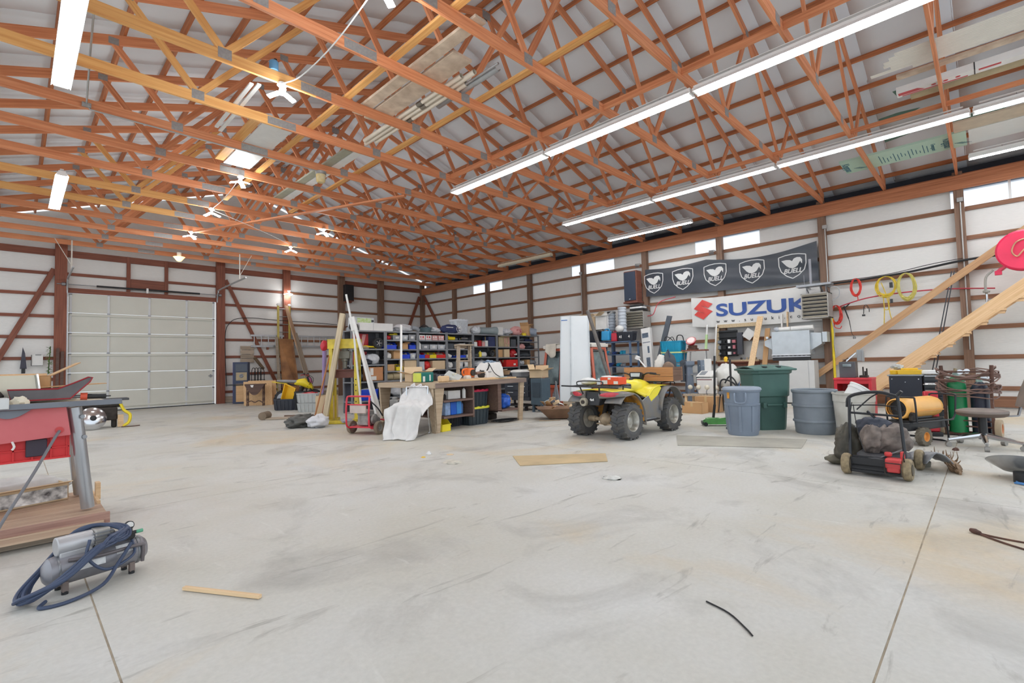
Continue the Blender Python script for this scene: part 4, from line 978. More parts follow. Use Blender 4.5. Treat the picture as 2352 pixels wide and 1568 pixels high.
# grey shroud right of the mower, husk-like debris
t3 = T('grey_shroud', 'broken grey plastic shroud lying beside the right wheel of the mower', 'scrap', (6.42, .50, 0), 30)
m = MB(); m.grid(lambda u, v: V((-.22+.44*u, -.11+.22*v, .06+.13*math.sin(PI*(.08+.84*v))*(1-.45*u)+.02*noise.noise(V((u*4, v*4, 1))))), 12, 10); build('shell', m, M('worn_grey_shell', (160, 162, 164), .5, var=.3, scale=7, dirt=(104, 106, 112)), t3, solid=.008, sm=60)
build('base', MB().lathe([(0, 0), (.08, 0), (.085, .05), (.06, .07), (0, .07)], (.12, .0, 0), 18), M('shroud_base', (128, 126, 116), .6, var=.2), t3)
hk = M('dry_husk', (150, 124, 98), .85, var=.35, scale=10, dirt=(104, 82, 62))
t4 = T('dried_husk', 'dry shredded brown husk stretched over the floor right of the mower', 'debris', (6.62, .36, 0), 0)
m = MB(); m.tube([(.28, .06, .05), (.12, .02, .055), (-.06, -.03, .05), (-.2, -.06, .04), (-.30, -.09, .03), (-.37, -.11, .01)], [.02, .03, .038, .045, .05, .03, .012], 8, 4); build('core', m, hk, t4)
rr = random.Random(5)
for k in range(34):
    u = rr.random(); c = V((.28-.60*u, .06-.15*u, .03+.03*rr.random())); a = rr.uniform(0, 2*PI); l = rr.uniform(.05, .12); w = rr.uniform(.015, .04); cu = rr.uniform(.3, 1.2)
    d = V((math.cos(a), math.sin(a), 0)); s = V((-d.y, d.x, 0)); m = MB()
    m.grid(lambda x, y: c+d*(l*y*math.cos(cu*y))+s*((x-.5)*w*(1-y*.8))+V((0, 0, max(-.025, l*y*math.sin(cu*y)*rr.uniform(.85, 1.1))+.01*math.sin(PI*x))), 2, 4); build('leaf', m, hk, t4, solid=.003, sm=70)
one('dark_scrap', blob(MB(), (0, 0, .0), (.05, .03, .03), .3, 3, 2, flat=0), rust, 'small dark scrap on the floor between heater and chair', 'scrap', (7.8, .34, 0))
# pan at the right edge
t = T('steel_pan', 'tilted steel pan with blue cord at the right edge of the floor', 'pan', (6.22, -.12, 0), 0)
m = MB(); m.lathe([(0, .01), (.09, .012), (.19, .075), (.20, .085), (.195, .08), (.09, .004), (0, .0)], n=30); m.xf(Matrix.Translation((.12, .0, .075)) @ Matrix.Rotation(R(24), 4, 'Y')); build('pan', m, M('pan_steel', (178, 180, 182), .3, .6, .15, 12), t)
build('hub', MB().cyl((-.02, -.05, .0), (-.02, -.05, .09), .075, n=20), blackp, t)
build('blue_cord', MB().tube([(-.12, .02, .01), (-.16, -.08, .01), (-.06, -.17, .012), (.06, -.16, .012), (.02, -.02, .014), (-.1, .0, .014), (-.14, -.08, .016), (-.05, -.15, .018)], .007, 6, 4), M('blue_cord', (70, 130, 190), .5), t)
# things lying about on the floor
t = T('wire_loop', 'long rusty wire loop on the floor at the right edge', 'wire', (4.25, .1, 0), 0)
build('wire', MB().tube([(.05, .02, .008), (-.10, -.14, .005), (-.28, -.42, .005), (-.55, -.75, .005), (-.7, -1.1, .005)], .006, 6, 5).tube([(.05, .02, .008), (.02, -.10, .005), (-.02, -.35, .005), (-.2, -.8, .005)], .006, 6, 5), rust, t)
build('knot', MB().lathe([(.012, -.03), (.018, 0), (.012, .03)], (.05, .02, .014), 10, (1, 1, 0)), rust, t)
one('cardboard_sheet', MB().prism([(4.37, 4.31, .002), (5.19, 3.49, .002), (4.80, 3.20, .002), (4.01, 3.84, .002)], (0, 0, .006)), M('trodden_cardboard', (196, 172, 132), .8, var=.12, scale=3, dirt=(176, 156, 122)), 'flattened tan cardboard sheet on the open floor before the four-wheeler', 'cardboard')
one('rubber_mat', MB().prism([(7.05, 3.45, .002), (7.70, 1.86, .002), (6.92, 1.74, .002), (6.25, 3.05, .002)], (0, 0, .005)), M('dusty_mat', (168, 164, 152), .8, var=.1, scale=2.5, dirt=(150, 146, 136)), 'thin dusty grey sheet on the floor in front of the trash cans', 'mat')
beam('wood_stick', (.65, 3.12, .012), (.89, 2.70, .012), .022, .016, fresh); o = bpy.data.objects['wood_stick']; tag(o, 'thin wooden stick on the floor right of the air compressor', 'stick')
crm = M('crumpled_paper', (206, 200, 186), .8, var=.25, scale=12)
for nm, x, y, r, lb, m in (('paper_scrap', 3.66, 4.62, (.09, .12, .025), 'flat crumpled rag on the floor left of the cardboard sheet', crm), ('paper_scrap', 3.82, 5.31, (.035, .035, .03), 'small white paper ball on the floor beyond the crumpled rag', whitep), ('paper_scrap', 3.64, 5.18, (.025, .03, .012), 'tiny yellow scrap on the floor left of the white paper ball', ycase), ('paper_scrap', 3.97, 5.05, (.04, .05, .006), 'thin tan scrap on the floor between paper ball and cardboard sheet', cardb2), ('plastic_scrap', 4.15, 2.72, (.08, .09, .022), 'clear crumpled wrapper in the middle of the open floor', M('wrapper', (214, 214, 208), .4, var=.2, scale=18))):
    one(nm, blob(MB(), (0, 0, .0), r, .5, 2.5, x, 18, 8, flat=0), m, lb, 'scrap', (x, y, .001), sm=70)
t = T('black_cable_end', 'short bent black cable lying on the floor near the bottom of the photo', 'cable', (0, 0, 0)); t.location = (2.32, 1.02, 0)
build('cable', MB().tube([(0, 0, .005), (-.04, -.12, .005), (-.12, -.22, .005), (-.16, -.26, .005)], .004, 5, 4), blackr, t)
# ---------------------------------------------------------------- right wall: stairs, banners, heaters, cords
def wallmx(y, z, x): return mx3((x, y, z), (0, -1, 0), (0, 0, 1), (-1, 0, 0))
t = T('staircase', 'wooden staircase rising along the right wall', 'stairs', (13.27, 2.4, 0), 0)
sl = .797; stm = wood('stringer_wood', (222, 188, 146), (204, 162, 116), .04)
for x in (-.40, .40): beam('stringer', (x, -.06, .05-.0), (x, -5.0, .05+sl*4.94), .04, .24, stm, t, upv=(0, 0, 1))
for k in range(1, 19):
    z = .20*k; y = -(z-.0)/sl-.02
    beam('tread', (-.42, y-.02, z-.07), (.42, y-.02, z-.07), .24, .035, stm, t)
    beam('cleat', (-.37, y+.07, z-.12), (-.37, y-.12, z-.12), .04, .05, stm, t)
# sloping handrail board across the posts
o = beam('handrail_board', (13.78, 3.12, .62), (13.78, -1.4, .62+.775*4.52), .035, .14, wood('rail_wood', (190, 152, 112), (168, 128, 88), .04)); tag(o, 'long plain board slanting up across the wall above the staircase', 'board')
one('floor_prop', MB().bar((12.7, 2.35, 0), (12.7, 2.35, .0), .02), rust, 'x', 'x') if 0 else None
# black banner
def bs(y, z):
    u = (7.57-y)/4.67
    return 13.80+.010*math.sin(5*(z-3.1)+9*u+2*math.sin(6*u))+.008*math.sin(14*(z+.8*abs(u-.45)))*(.4+u)
def btop(y):
    u = (7.57-y)/4.67
    return 3.98-.06*math.sin(PI*min(1, u/.41))-.16*math.sin(PI*max(0, (u-.41)/.59))**1 if 1 else 0
def bbot(y): return 3.13-.13*(7.57-y)/4.67-.03*math.sin(PI*(7.57-y)/4.67)
t = T('black_banner', 'long black banner with five white shield emblems hung across the wall', 'banner', (0, 0, 0))
m = MB(); m.grid(lambda u, v: V((bs(7.57-4.67*u, bbot(7.57-4.67*u)+(btop(7.57-4.67*u)-bbot(7.57-4.67*u))*v), 7.57-4.67*u, bbot(7.57-4.67*u)+(btop(7.57-4.67*u)-bbot(7.57-4.67*u))*v)), 90, 16)
build('cloth', m, M('black_vinyl_banner', (44, 50, 60), .32, var=.12, scale=3), t, sm=80)
prm = M('banner_print', (214, 214, 212), .5, var=.03)
def shield(yc, zc, w, h):
    mb = MB(); ol = [(-.5, .40), (-.25, .46), (0, .48), (.25, .46), (.5, .40), (.5, .05), (.42, -.2), (.22, -.40), (0, -.52), (-.22, -.40), (-.42, -.2), (-.5, .05)]
    P = [V((a*w, b*h, 0)) for a, b in ol]
    for i in range(12): mb.bar(P[i], P[(i+1) % 12], .022, .002)
    wing = [(-.40, .25), (-.22, .27), (-.08, .25), (.0, .19), (.07, .29), (.18, .33), (.30, .31), (.37, .20), (.36, .04), (.32, .09), (.30, .16), (.25, .09), (.20, .0), (.10, -.07), (-.0, -.10), (-.12, -.06), (-.22, .02), (-.30, .12)]
    n = len(wing); mb.add([(a*w, b*h, .001) for a, b in wing], [tuple(range(n))])
    tx = text_mb('BUELL', .16, .004, .0005, .25, .95); tx.xf(Matrix.Translation((0, -.21*h, 0))); mb.add(tx.v, tx.f)
    mb.xf(wallmx(yc, zc, 0)); mb.v = [(bs(p[1], p[2])-.014+p[0], p[1], p[2]) for p in mb.v]
    build('shield_print', mb, prm, t, sm=0)
for yc, zc in ((7.29, 3.53), (6.36, 3.53), (5.41, 3.52), (4.43, 3.46), (3.46, 3.45)): shield(yc, zc, .62, .62)
# white banner
def ws(y, z): return 13.80+.012*math.sin(3*(6.12-y)+4*z)+.006*math.sin(9*z+5*y)+(.03*math.exp(-((y-5.5)/.06)**2))
t = T('white_banner', 'white banner with a red emblem and blue lettering, hung below the black banner', 'banner', (0, 0, 0))
m = MB(); m.grid(lambda u, v: V((ws(6.13-3.25*u, 2.0+.9*v), 6.13-3.25*u, (2.06-.04*u-.03*math.sin(PI*u)+.03*math.exp(-(u/.08)**2))+(.83+.07*u)*v)), 60, 14)
build('cloth', m, M('white_vinyl_banner', (222, 220, 216), .45, var=.03), t, sm=80)
def onw(mb, off=.012): mb.v = [(ws(p[1], p[2])-off+p[0], p[1], p[2]) for p in mb.v]; return mb
em = [(0, .57), (.48, 1), (1, .75), (.78, .56), (.38, .72), (1, .38), (.5, 0), (0, .27), (.22, .44), (.62, .28)]
b = MB(); n = len(em); b.add([(0, 6.05-.53*x, 2.27+.57*y) for x, y in em], [tuple(range(n))]); onw(b, .03)
build('red_emblem', b, M('print_red', (204, 62, 54), .45, var=.04), t, sm=0)
def fit(s, w, h, y0, zc, **k):
    b = text_mb(s, 1, **k); xs = [p[0] for p in b.v]; ys = [p[1] for p in b.v]
    sx = w/(max(xs)-min(xs)); sy = h/(max(ys)-min(ys)); cx = min(xs); cy = (max(ys)+min(ys))/2
    b.v = [((p[0]-cx)*sx, (p[1]-cy)*sy, p[2]*.5) for p in b.v]; return b
b = fit('SUZUKI', 2.42, .36, 0, 0, bold=.028, extrude=.001); b.xf(mx3((0, 5.42, 2.50), (0, -1, -.022), (0, 0, 1), (-1, 0, 0))); onw(b, .016)
build('blue_lettering', b, M('print_blue', (42, 78, 150), .45, var=.05), t, sm=0)
b = fit('www.suzuki.com', 2.3, .085, 0, 0, space=2.6, bold=.008, extrude=.001); b.xf(mx3((0, 5.43, 2.19), (0, -1, -.012), (0, 0, 1), (-1, 0, 0))); onw(b, .014)
build('address_lettering', b, M('print_black', (40, 42, 48), .5), t, sm=0)
# loudspeaker
t = T('loudspeaker', 'tall wooden loudspeaker with dark grille on the wall left of the black banner', 'speaker', (13.62, 7.93, 3.0), 0)
spw = wood('speaker_veneer', (128, 78, 62), (104, 60, 48), .02)
build('cabinet', MB().box((.02, 0, .48), (.32, .44, .96)), spw, t, bev=.006)
build('grille', MB().box((-.152, .01, .48), (.03, .40, .90)), M('grille_cloth', (54, 62, 78), .9, var=.1, scale=60), t, bev=.006)
build('badge', MB().box((-.169, .02, .07), (.004, .05, .012)), chrome, t, sm=0)
build('bracket', MB().box((.03, 0, -.03), (.40, .50, .05)), spw, t, bev=.004)
# unit heaters
def unit_heater(x, y, z, w, h, d, label, nl):
    t = T('unit_heater', label, 'heater', (x, y, z), 0, 'hanging louvred unit heaters')
    build('casing', MB().box((d/2, w/2-.012, 0), (d, .024, h)).box((d/2, -w/2+.012, 0), (d, .024, h)).box((d/2, 0, h/2-.012), (d, w, .024)).box((d/2, 0, -h/2+.012), (d, w, .024)).box((d-.01, 0, 0), (.02, w, h)), M('heater_casing', (166, 162, 156), .45, .3, .12), t, bev=.004)
    build('core', MB().box((d*.55, 0, 0), (d*.6, w*.9, h*.9)), blackp, t, sm=0)
    for k in range(nl):
        zz = h/2-h*(k+.6)/nl; build('louvre', MB().box((.0, 0, zz), (.07, w-.05, .008), (0, 38, 0)), M('louvre_steel', (206, 198, 182), .4, .3), t, sm=0)
    for s in (-1, 1): build('hanger_rod', MB().cyl((d*.5, s*w*.36, h/2), (d*.5, s*w*.36, h/2+.18), .008), steel, t)
    for s in (-1, 1): build('wall_arm', MB().bar((d*.5, s*w*.36, h/2+.17), (13.85-x, s*w*.36, h/2+.17), .03).bar((d*.5, s*w*.36, h/2+.17), (13.85-x, s*w*.36, h/2-.1), .02), steel, t, sm=0)
    return t
h1 = unit_heater(13.2, 7.69, 2.39, .66, .53, .45, 'louvred unit heater hanging below the loudspeaker', 7)
h2 = unit_heater(13.2, 2.89, 2.34, .56, .60, .45, 'louvred unit heater hanging in front of the white banner end', 7)
build('mount_bar', MB().box((.2, .02, .50), (.3, .72, .05)).bar((.2, -.1, .45), (.6, -.1, .25), .03), steel, h2, sm=0)
build('flue', MB().cyl((.22, .1, .5), (.22, .1, 1.15), .03).cyl((.22, .24, .5), (.22, .24, .78), .006), M('flue_grey', (150, 150, 156), .5, .3), h2)
build('conduit', MB().tube([(.3, -.3, .1), (.42, -.42, .22), (.45, -.4, .42), (.35, -.2, .48)], .010, 6, 4).tube([(.3, -.26, -.3), (.35, -.30, -.6), (.5, -.26, -.9), (.55, -.27, -1.2)], .010, 6, 4), M('flex_conduit', (180, 182, 184), .5, .3), h2)
build('gas_pipe', MB().tube([(.25, -.33, .1), (.3, -.50, .15), (.45, -.62, .5), (.55, -1.1, .62)], .014, 8, 4), M('red_pipe', (186, 66, 74), .5), h1)
# conduits and pipes along posts
cm = M('conduit_steel', (176, 176, 174), .4, .5)
for y, z0, z1, lb in ((.28, 1.2, 4.3, 'steel conduit running up the wall post beside the hose reel'), (2.72, 2.9, 4.25, 'steel conduit running up the wall post right of the black banner'), (10.06, 1.9, 4.2, 'steel conduit on the wall post above the tractor cab')):
    t = T('conduit', lb, 'conduit', (13.82, y, z0)); build('pipe', MB().tube([(0, 0, 0), (0, 0, z1-z0)], .012, 8), cm, t); build('junction_box', MB().box((-.01, 0, z1-z0+.04), (.05, .10, .09)), galv, t, bev=.004)
for y in (7.72, 5.38):
    t = T('flood_light', 'small flood light on the post at the %s of the black banner' % ('left end' if y > 6 else 'top middle'), 'light', (13.78, y, 4.16)); build('lamp', MB().box((-.06, .08, -.02), (.10, .13, .08), (0, 30, 20)), galv, t, bev=.006); build('arm', MB().tube([(.04, 0, .02), (0, .03, .04), (-.05, .08, .0)], .012, 6, 3), galv, t)
t = T('black_pipe', 'sagging black pipe strung along the wall above the coiled cords', 'pipe', (13.815, 0, 0)); build('pipe', MB().tube([(0, 2.7, 2.88), (0, 2.0, 2.90), (0, 1.2, 2.95), (-.02, .3, 3.06), (-.03, -.3, 3.08)], .024, 8, 6), blackp, t); build('second_line', MB().tube([(-.03, 2.7, 2.92), (-.03, 1.6, 2.95), (-.04, .8, 3.06), (-.05, .3, 3.10)], .008, 6, 5), blackr, t)
t = T('red_air_line', 'thin red air line sagging along the wall behind the coiled cords', 'hose', (13.82, 0, 0)); build('hose', MB().tube([(0, 2.55, 2.30), (0, 2.3, 2.38), (0, 1.9, 2.47), (0, 1.3, 2.51), (0, .6, 2.50), (-.03, -.15, 2.42)], .014, 8, 6), M('red_rubber', (176, 48, 64), .5), t)
# coiled cords
def coil(name, label, m, y, z, w, h, n, r, seed, drop=()):
    rr = random.Random(seed); b = MB()
    for k in range(n):
        a, bb = w/2*(1+rr.uniform(-.16, .10)), h/2*(1+rr.uniform(-.12, .06)); ph = rr.random()*6; dy = rr.uniform(-.015, .015)
        b.tube([(rr.uniform(-.02, .02), dy+a*math.cos(2*PI*i/20)*(1+.05*math.sin(2*PI*i/20*2+ph)), (h/2-bb)+bb*math.sin(2*PI*i/20)) for i in range(20)], r, 6, 1, True)
    t = T(name, label, 'cord', (13.80, y, z)); build('coil', b, m, t)
    for q in drop: build('tail', MB().tube(q, r, 6, 5), m, t)
    build('hanger', MB().cyl((.06, 0, h/2-.01), (-.04, 0, h/2-.01), .008), steel, t); return t
ry = M('red_cord', (214, 58, 46), .5, var=.2, scale=14); yy_ = M('yellow_cord', (212, 182, 52), .5, var=.2, scale=12); yg = M('pale_yellow_cord', (196, 184, 96), .5, var=.2, scale=12)
coil('red_extension_cable', 'red extension cord coiled on the wall below the black pipe', ry, 2.16, 2.74, .20, .40, 10, .010, 1, ([(0, -.02, -.2), (0, -.03, -.28), (0, -.02, -.33)],))
coil('red_extension_cable', 'orange-red cord coiled on the post right of the front unit heater', ry, 2.58, 2.13, .20, .44, 10, .010, 2, ([(0, .05, -.2), (0, .04, -.3), (0, -.06, -.34), (0, -.1, -.28)],))
c1 = coil('yellow_extension_cable', 'yellow cord with a black plug block hanging loosely on the wall', yy_, 1.60, 2.68, .36, .46, 7, .010, 3, ([(0, .06, -.15), (0, .05, -.5), (0, .07, -.85)], [(0, -.05, -.2), (0, -.04, -.55), (0, -.1, -.9)], [(0, .08, .1), (0, .0, -.2), (0, -.03, -.5), (0, .06, -.52)]))
build('plug_block', MB().box((-.03, -.10, .02), (.05, .06, .12)).box((-.03, -.09, -.34), (.04, .05, .09)), blackp, c1, bev=.006)
coil('yellow_extension_cable', 'pale yellow cord coiled in a neat oval, right of the plug block', yg, 1.24, 2.63, .30, .60, 14, .011, 4)
t = T('black_plug_lead', 'short black and white plug lead hooked over the wall girt', 'cord', (13.86, 2.0, 2.20)); build('lead', MB().tube([(0, .05, -.10), (0, .03, .08), (0, -.02, .10), (0, -.06, .0), (0, -.06, -.06)], .008, 6, 4), blackr, t); build('plug', MB().box((0, .05, -.13), (.03, .06, .04)), blackp, t, bev=.006); build('tag', MB().tube([(0, .0, .05), (0, -.02, -.02), (0, -.05, .02)], .008, 6, 3), whitep, t)
t = T('black_tool_lead', 'long black lead and plug hanging on the wall right of the front unit heater', 'cord', (13.84, 2.36, 2.3)); build('lead', MB().tube([(0, .06, .02), (0, .02, -.15), (0, -.03, -.35), (0, -.06, -.62), (0, -.10, -.70)], [.016, .014, .008, .006, .006], 6, 5), blackr, t); build('hook', MB().tube([(0, .1, -.03), (0, .02, .0), (0, -.06, .08)], .014, 6, 3), blackp, t); build('plug', MB().lathe([(0, 0), (.03, 0), (.03, .04), (.012, .07)], (0, -.11, -.77), 12), M('grey_plug', (130, 130, 130), .5), t)
# yellow pole, dark rods
t = T('yellow_pole', 'tall yellow pole standing against the wall post right of the drum', 'pole', (13.74, 2.66, 0)); build('pole', MB().tube([(0, 0, 0), (.03, .01, 2.12)], .028, 10), M('yellow_pole_paint', (228, 200, 40), .4), t)
for k, (dy, dx) in enumerate(((0, 0), (.06, .03))):
    t = T('dark_rod', 'dark steel bar leaning behind the stairs, %s of two' % ('left' if dy else 'right'), 'bar', (13.75+dx*.1, .98+dy, 0)); build('bar', MB().bar((0, 0, 0), (.04, -.54-.02*k, 2.86), .035, .02), M('dark_bar', (66, 66, 70), .5, .3), t)
# hose reel
t = T('hose_reel', 'red hose reel fixed high on the wall at the right edge', 'hose reel', (13.0, -.55, 3.0), 0)
rr_ = M('reel_red', (222, 44, 84), .3, var=.06)
b = MB(); b.lathe([(0, -.10), (.20, -.10), (.23, -.12), (.34, -.13), (.37, -.11), (.36, -.09), (.24, -.08), (.24, .08), (.36, .09), (.37, .11), (.34, .13), (0, .12)], (0, 0, 0), 40, (-1, .12, 0)); build('drum', b, rr_, t)
build('hose', MB().lathe([(.25, -.07), (.33, -.07), (.34, 0), (.33, .07), (.25, .07)], (0, 0, 0), 36, (-1, .12, 0)), blackr, t)
build('swivel_arm', MB().tube([(-.16, .0, .0), (-.17, .03, -.04), (-.17, .10, -.12), (-.17, .16, -.02), (-.17, .10, .14), (-.16, -.05, .2)], .014, 8, 5), M('brass_tube', (190, 140, 110), .4, .4), t)
build('bracket', MB().bar((.0, .05, -.1), (.1, .36, -.34), .08, .05).box((.1, .35, -.36), (.1, .1, .08)).bar((.1, .3, -.3), (.8, .3, -.2), .06, .04), rr_, t, bev=.006)
build('leader_hose', MB().tube([(.06, .42, -.30), (.04, .52, -.42), (.02, .54, -.60), (.02, .53, -.75)], .02, 8, 4).lathe([(.0, -.02), (.05, -.02), (.055, 0), (.05, .02), (0, .02)], (.02, .53, -.70), 14), M('grey_hose', (150, 146, 138), .6), t)
build('coupling', MB().cyl((.02, .53, -.75), (.02, .53, -.90), .018), chrome, t)
# ---------------------------------------------------------------- helpers for boxes and bins
tapem = M('packing_tape', (206, 178, 130), .35, var=.05)
def carton(name, label, loc, d, rz=0, m=None, open_=False, flaps=(50, 60, 40, 55), lab=None, cat='box', group=None, tape=True):
    t = T(name, label, cat, loc, rz, group); m = m or cardb
    b = MB(); cbox(b, (0, 0, 0), d, .005, 0, flaps, .45, open_)
    build('carton', b, m, t, sm=0)
    if not open_ and tape: build('tape', MB().box((0, 0, d[2]+.001), (d[0]*1.004, .05, .002)).box((-d[0]/2-.001, 0, d[2]*.82), (.002, .05, d[2]*.36)), tapem, t, sm=0)
    if lab: build('print', lab[0], lab[1], t, sm=0)
    return t
def stackbin(name, label, loc, d, m, rz=0, group=None, fill=None, seed=1):
    """hopper-front parts bin: open top, low sloping front (front = -Y side)"""
    t = T(name, label, 'bin', loc, rz, group); w, l, h = d; e = .006; b = MB()
    b.box((0, 0, e/2), (w, l, e)).box((0, l/2-e/2, h/2), (w, e, h)).box((0, -l/2+e/2, h*.28), (w, e, h*.56))
    for s in (-1, 1): b.prism([(s*w/2, l/2, 0), (s*w/2, l/2, h), (s*w/2, -l*.12, h), (s*w/2, -l/2, h*.56), (s*w/2, -l/2, 0)], (-s*e, 0, 0))
    b.box((0, -l/2-.006, h*.55), (w*1.04, .016, .016)).box((0, l/2, h-.006), (w*1.04, .014, .014))
    build('bin', b, m, t, bev=.0)
    if fill:
        rr = random.Random(seed); c = MB()
        for k in range(5): blob(c, (rr.uniform(-.3, .3)*w, rr.uniform(-.2, .3)*l, h*.55), (w*.18, l*.16, h*.3), .4, 2.5, seed+k, 10, 6)
        build('content', c, fill, t, sm=70)
    return t
def tote(name, label, loc, d, m, lid=None, rz=0, cat='tote', ribs=True, group=None, fill=None):
    t = T(name, label, cat, loc, rz, group); w, l, h = d
    def ring(k, z, e=0): return [V((max(-1, min(1, 1.12*math.cos(a)))*w/2*k+e*math.cos(a), max(-1, min(1, 1.12*math.sin(a)))*l/2*k+e*math.sin(a), z)) for a in [2*PI*(i+.5)/32 for i in range(32)]]
    def sq(k, z):
        o = []
        for i in range(32):
            a = 2*PI*(i+.5)/32; q = (abs(math.cos(a))**8+abs(math.sin(a))**8)**(-1/8); o.append(V((w/2*k*q*math.cos(a), l/2*k*q*math.sin(a), z)))
        return o
    b = MB(); b.loft([sq(.86, 0), sq(.88, .01), sq(.96, h*.9), sq(1.02, h*.9), sq(1.02, h), sq(.95, h), sq(.84, .02)]); build('tub', b, m, t, sm=40)
    if ribs:
        b = MB()
        for k in range(5):
            u = -.36+.18*k
            for s in (-1, 1): b.bar((u*w*.9, s*l*.45, .02), (u*w, s*l*.485, h*.88), w*.05, .012, upv=(0, s, 0)); b.bar((s*w*.45, u*l*.9, .02), (s*w*.485, u*l, h*.88), .012, l*.05, upv=(0, 1, 0))
        build('rib', b, m, t, sm=0)
    if lid:
        b = MB(); b.loft([sq(1.04, h-.015), sq(1.05, h), sq(1.04, h+.02), sq(.9, h+.022), sq(.88, h+.012)]);
        for k in range(4):
            for s in (-1, 1): b.box(((-.36+.24*k)*w, s*l*.5, h+.022), (w*.12, l*.05, .018))
        build('lid', b, lid, t, sm=40)
    if fill: build('content', blob(MB(), (0, 0, h*.8), (w*.4, l*.38, h*.28), .5, 3, 3, 18, 10), fill, t, sm=70)
    return t
def bag(name, label, loc, r, m, seed=1, amp=.3, cat='bag', knot=False, group=None):
    t = T(name, label, cat, loc, 0, group); build('bag', blob(MB(), (0, 0, r[2]*.9), r, amp, 2., seed, 28, 18, flat=0), m, t, sm=75)
    if knot: build('knot', MB().lathe([(.02, 0), (.012, .02), (.03, .05), (.0, .055)], (0, 0, r[2]*1.75), 10), m, t)
    return t
def bottle_thing(name, label, loc, r, h, m, cap=None, cat='bottle', group=None):
    t = T(name, label, cat, loc, 0, group)
    build('body', MB().lathe([(0, 0), (r, 0), (r, h*.68), (r*.9, h*.78), (r*.35, h*.88), (r*.35, h*.94), (0, h*.94)], n=18), m, t)
    build('cap', MB().lathe([(r*.4, h*.9), (r*.4, h), (0, h)], n=14), cap or whitep, t); return t

# ---------------------------------------------------------------- along the right wall
shm = M('shelf_blue_steel', (104, 126, 156), .5, .3, .15)
whm = M('washed_white', (232, 230, 226), .5, var=.05)
# fryer-like steel hood on a pale cabinet
t = T('steel_hood', 'big galvanised sheet-metal hood with a dark grille slot below, on the right wall', 'duct', (13.42, 3.47, 1.2), 0)
hm = M('galvanised_sheet', (190, 196, 200), .35, .45, .08, 6)
build('box', MB().box((.10, 0, .29), (.45, .84, .58)), hm, t, bev=.01)
build('lip', MB().box((-.13, 0, .0), (.02, .86, .03)).box((-.12, 0, -.05), (.02, .84, .02)), M('hood_lip', (214, 216, 218), .35, .4), t, sm=0)
build('grille', MB().box((-.08, 0, -.08), (.08, .82, .13)), blackp, t, sm=0)
for k in range(8): build('tooth', MB().box((-.125, -.33+.094*k, -.035), (.012, .04, .018)), steel, t, sm=0)
build('side_duct', MB().prism([(.0, -.42, .52), (.0, -.64, .50), (.0, -.64, .24), (.0, -.42, .10)], (.34, 0, 0)).box((.17, -.70, .40), (.30, .10, .24)), hm, t, sm=0)
build('left_fitting', MB().prism([(.0, .42, .45), (.0, .62, .36), (.0, .62, .24), (.0, .42, .12)], (.3, 0, 0)).cyl((-.04, .52, .42), (-.12, .52, .44), .03), hm, t, sm=0)
t2 = T('white_roll', 'white foam pipe sleeve lying on top of the steel hood', 'pipe', (13.40, 3.42, 1.785+.055), 0)
build('sleeve', MB().cyl((0, .32, 0), (0, .05, .0), .05, n=18).cyl((0, .04, .0), (0, -.44, .01), .055, n=18), whm, t2)
build('wrap', blob(MB(), (-.02, .36, -.0), (.06, .07, .055), .3, 3, 5), M('clear_wrap', (196, 200, 206), .2, var=.15, scale=20), t2, sm=70)
t2 = T('pale_cabinet', 'tall pale enamel cabinet standing under the steel hood', 'cabinet', (13.48, 3.36, 0), 0)
build('body', MB().box((0, 0, .54), (.42, .76, 1.02)), M('pale_enamel', (206, 206, 204), .4, var=.03), t2, bev=.012)
build('door_seam', MB().box((-.211, -.26, .54), (.004, .004, .98)), greyp, t2, sm=0)
build('plinth', MB().box((0, 0, .02), (.4, .72, .04)), blackp, t2, sm=0)
for k, (y, w, lb, m) in enumerate(((3.75, .07, 'white', whm), (3.62, .06, 'tan', fresh))):
    t2 = T('duct_strip', lb+' upright strip standing behind the hood against the wall', 'strip', (13.72, y, 1.82), 0); build('strip', MB().bar((0, 0, 0), (.04, 0, .42+.05*k), w, .03), m, t2)
# white peg area with organiser
t = T('tool_board', 'tan wooden frame on the wall holding a black bin organiser and clamps', 'tool board', (13.80, 4.9, 1.04), 0)
tan = wood('frame_tan', (206, 186, 152), (186, 160, 122), .03)
build('frame', MB().box((0, .52, .5), (.06, .10, 1.0)).box((0, -.0, 1.0), (.06, 1.1, .10)).box((0, 0, .03), (.10, 1.1, .06)), tan, t, bev=.004)
build('ledge', MB().box((-.03, 0, .0), (.16, 1.12, .03)).box((.02, 0, -.06), (.05, 1.1, .09)), redw, t, sm=0)
org = MB(); org.box((.0, .23, .52), (.05, .50, .72))
build('organiser_back', org, blackp, t)
for k in range(5):
    build('organiser_shelf', MB().box((-.06, .23, .20+.16*k), (.12, .50, .012)), blackp, t, sm=0)
for k in range(12):
    y, z = .44-.13*(k % 4), .206+.16*(k//4); build('small_box', MB().box((-.07, y, z+.04), (.08, .045+.02*((k*7) % 3), .05+.03*((k*5) % 3))), (greyp, M('pink_box', (190, 110, 120), .5), whitep, blackp)[(k*3) % 4], t, sm=0)
build('side_rack', MB().box((-.05, -.10, .50), (.10, .14, .60)), M('dark_rack', (62, 64, 72), .5), t, bev=.004)
build('paper', MB().box((-.06, -.33, .74), (.006, .24, .26), (38, 0, 0)), whm, t, sm=0)
for k in range(3): build('clamp', MB().bar((-.03, -.48-.02*k, .44), (-.03, -.50-.02*k, .70), .02, .015).bar((-.05, -.44, .66-.02*k), (-.05, -.54, .66-.02*k), .02), rust, t, sm=0)
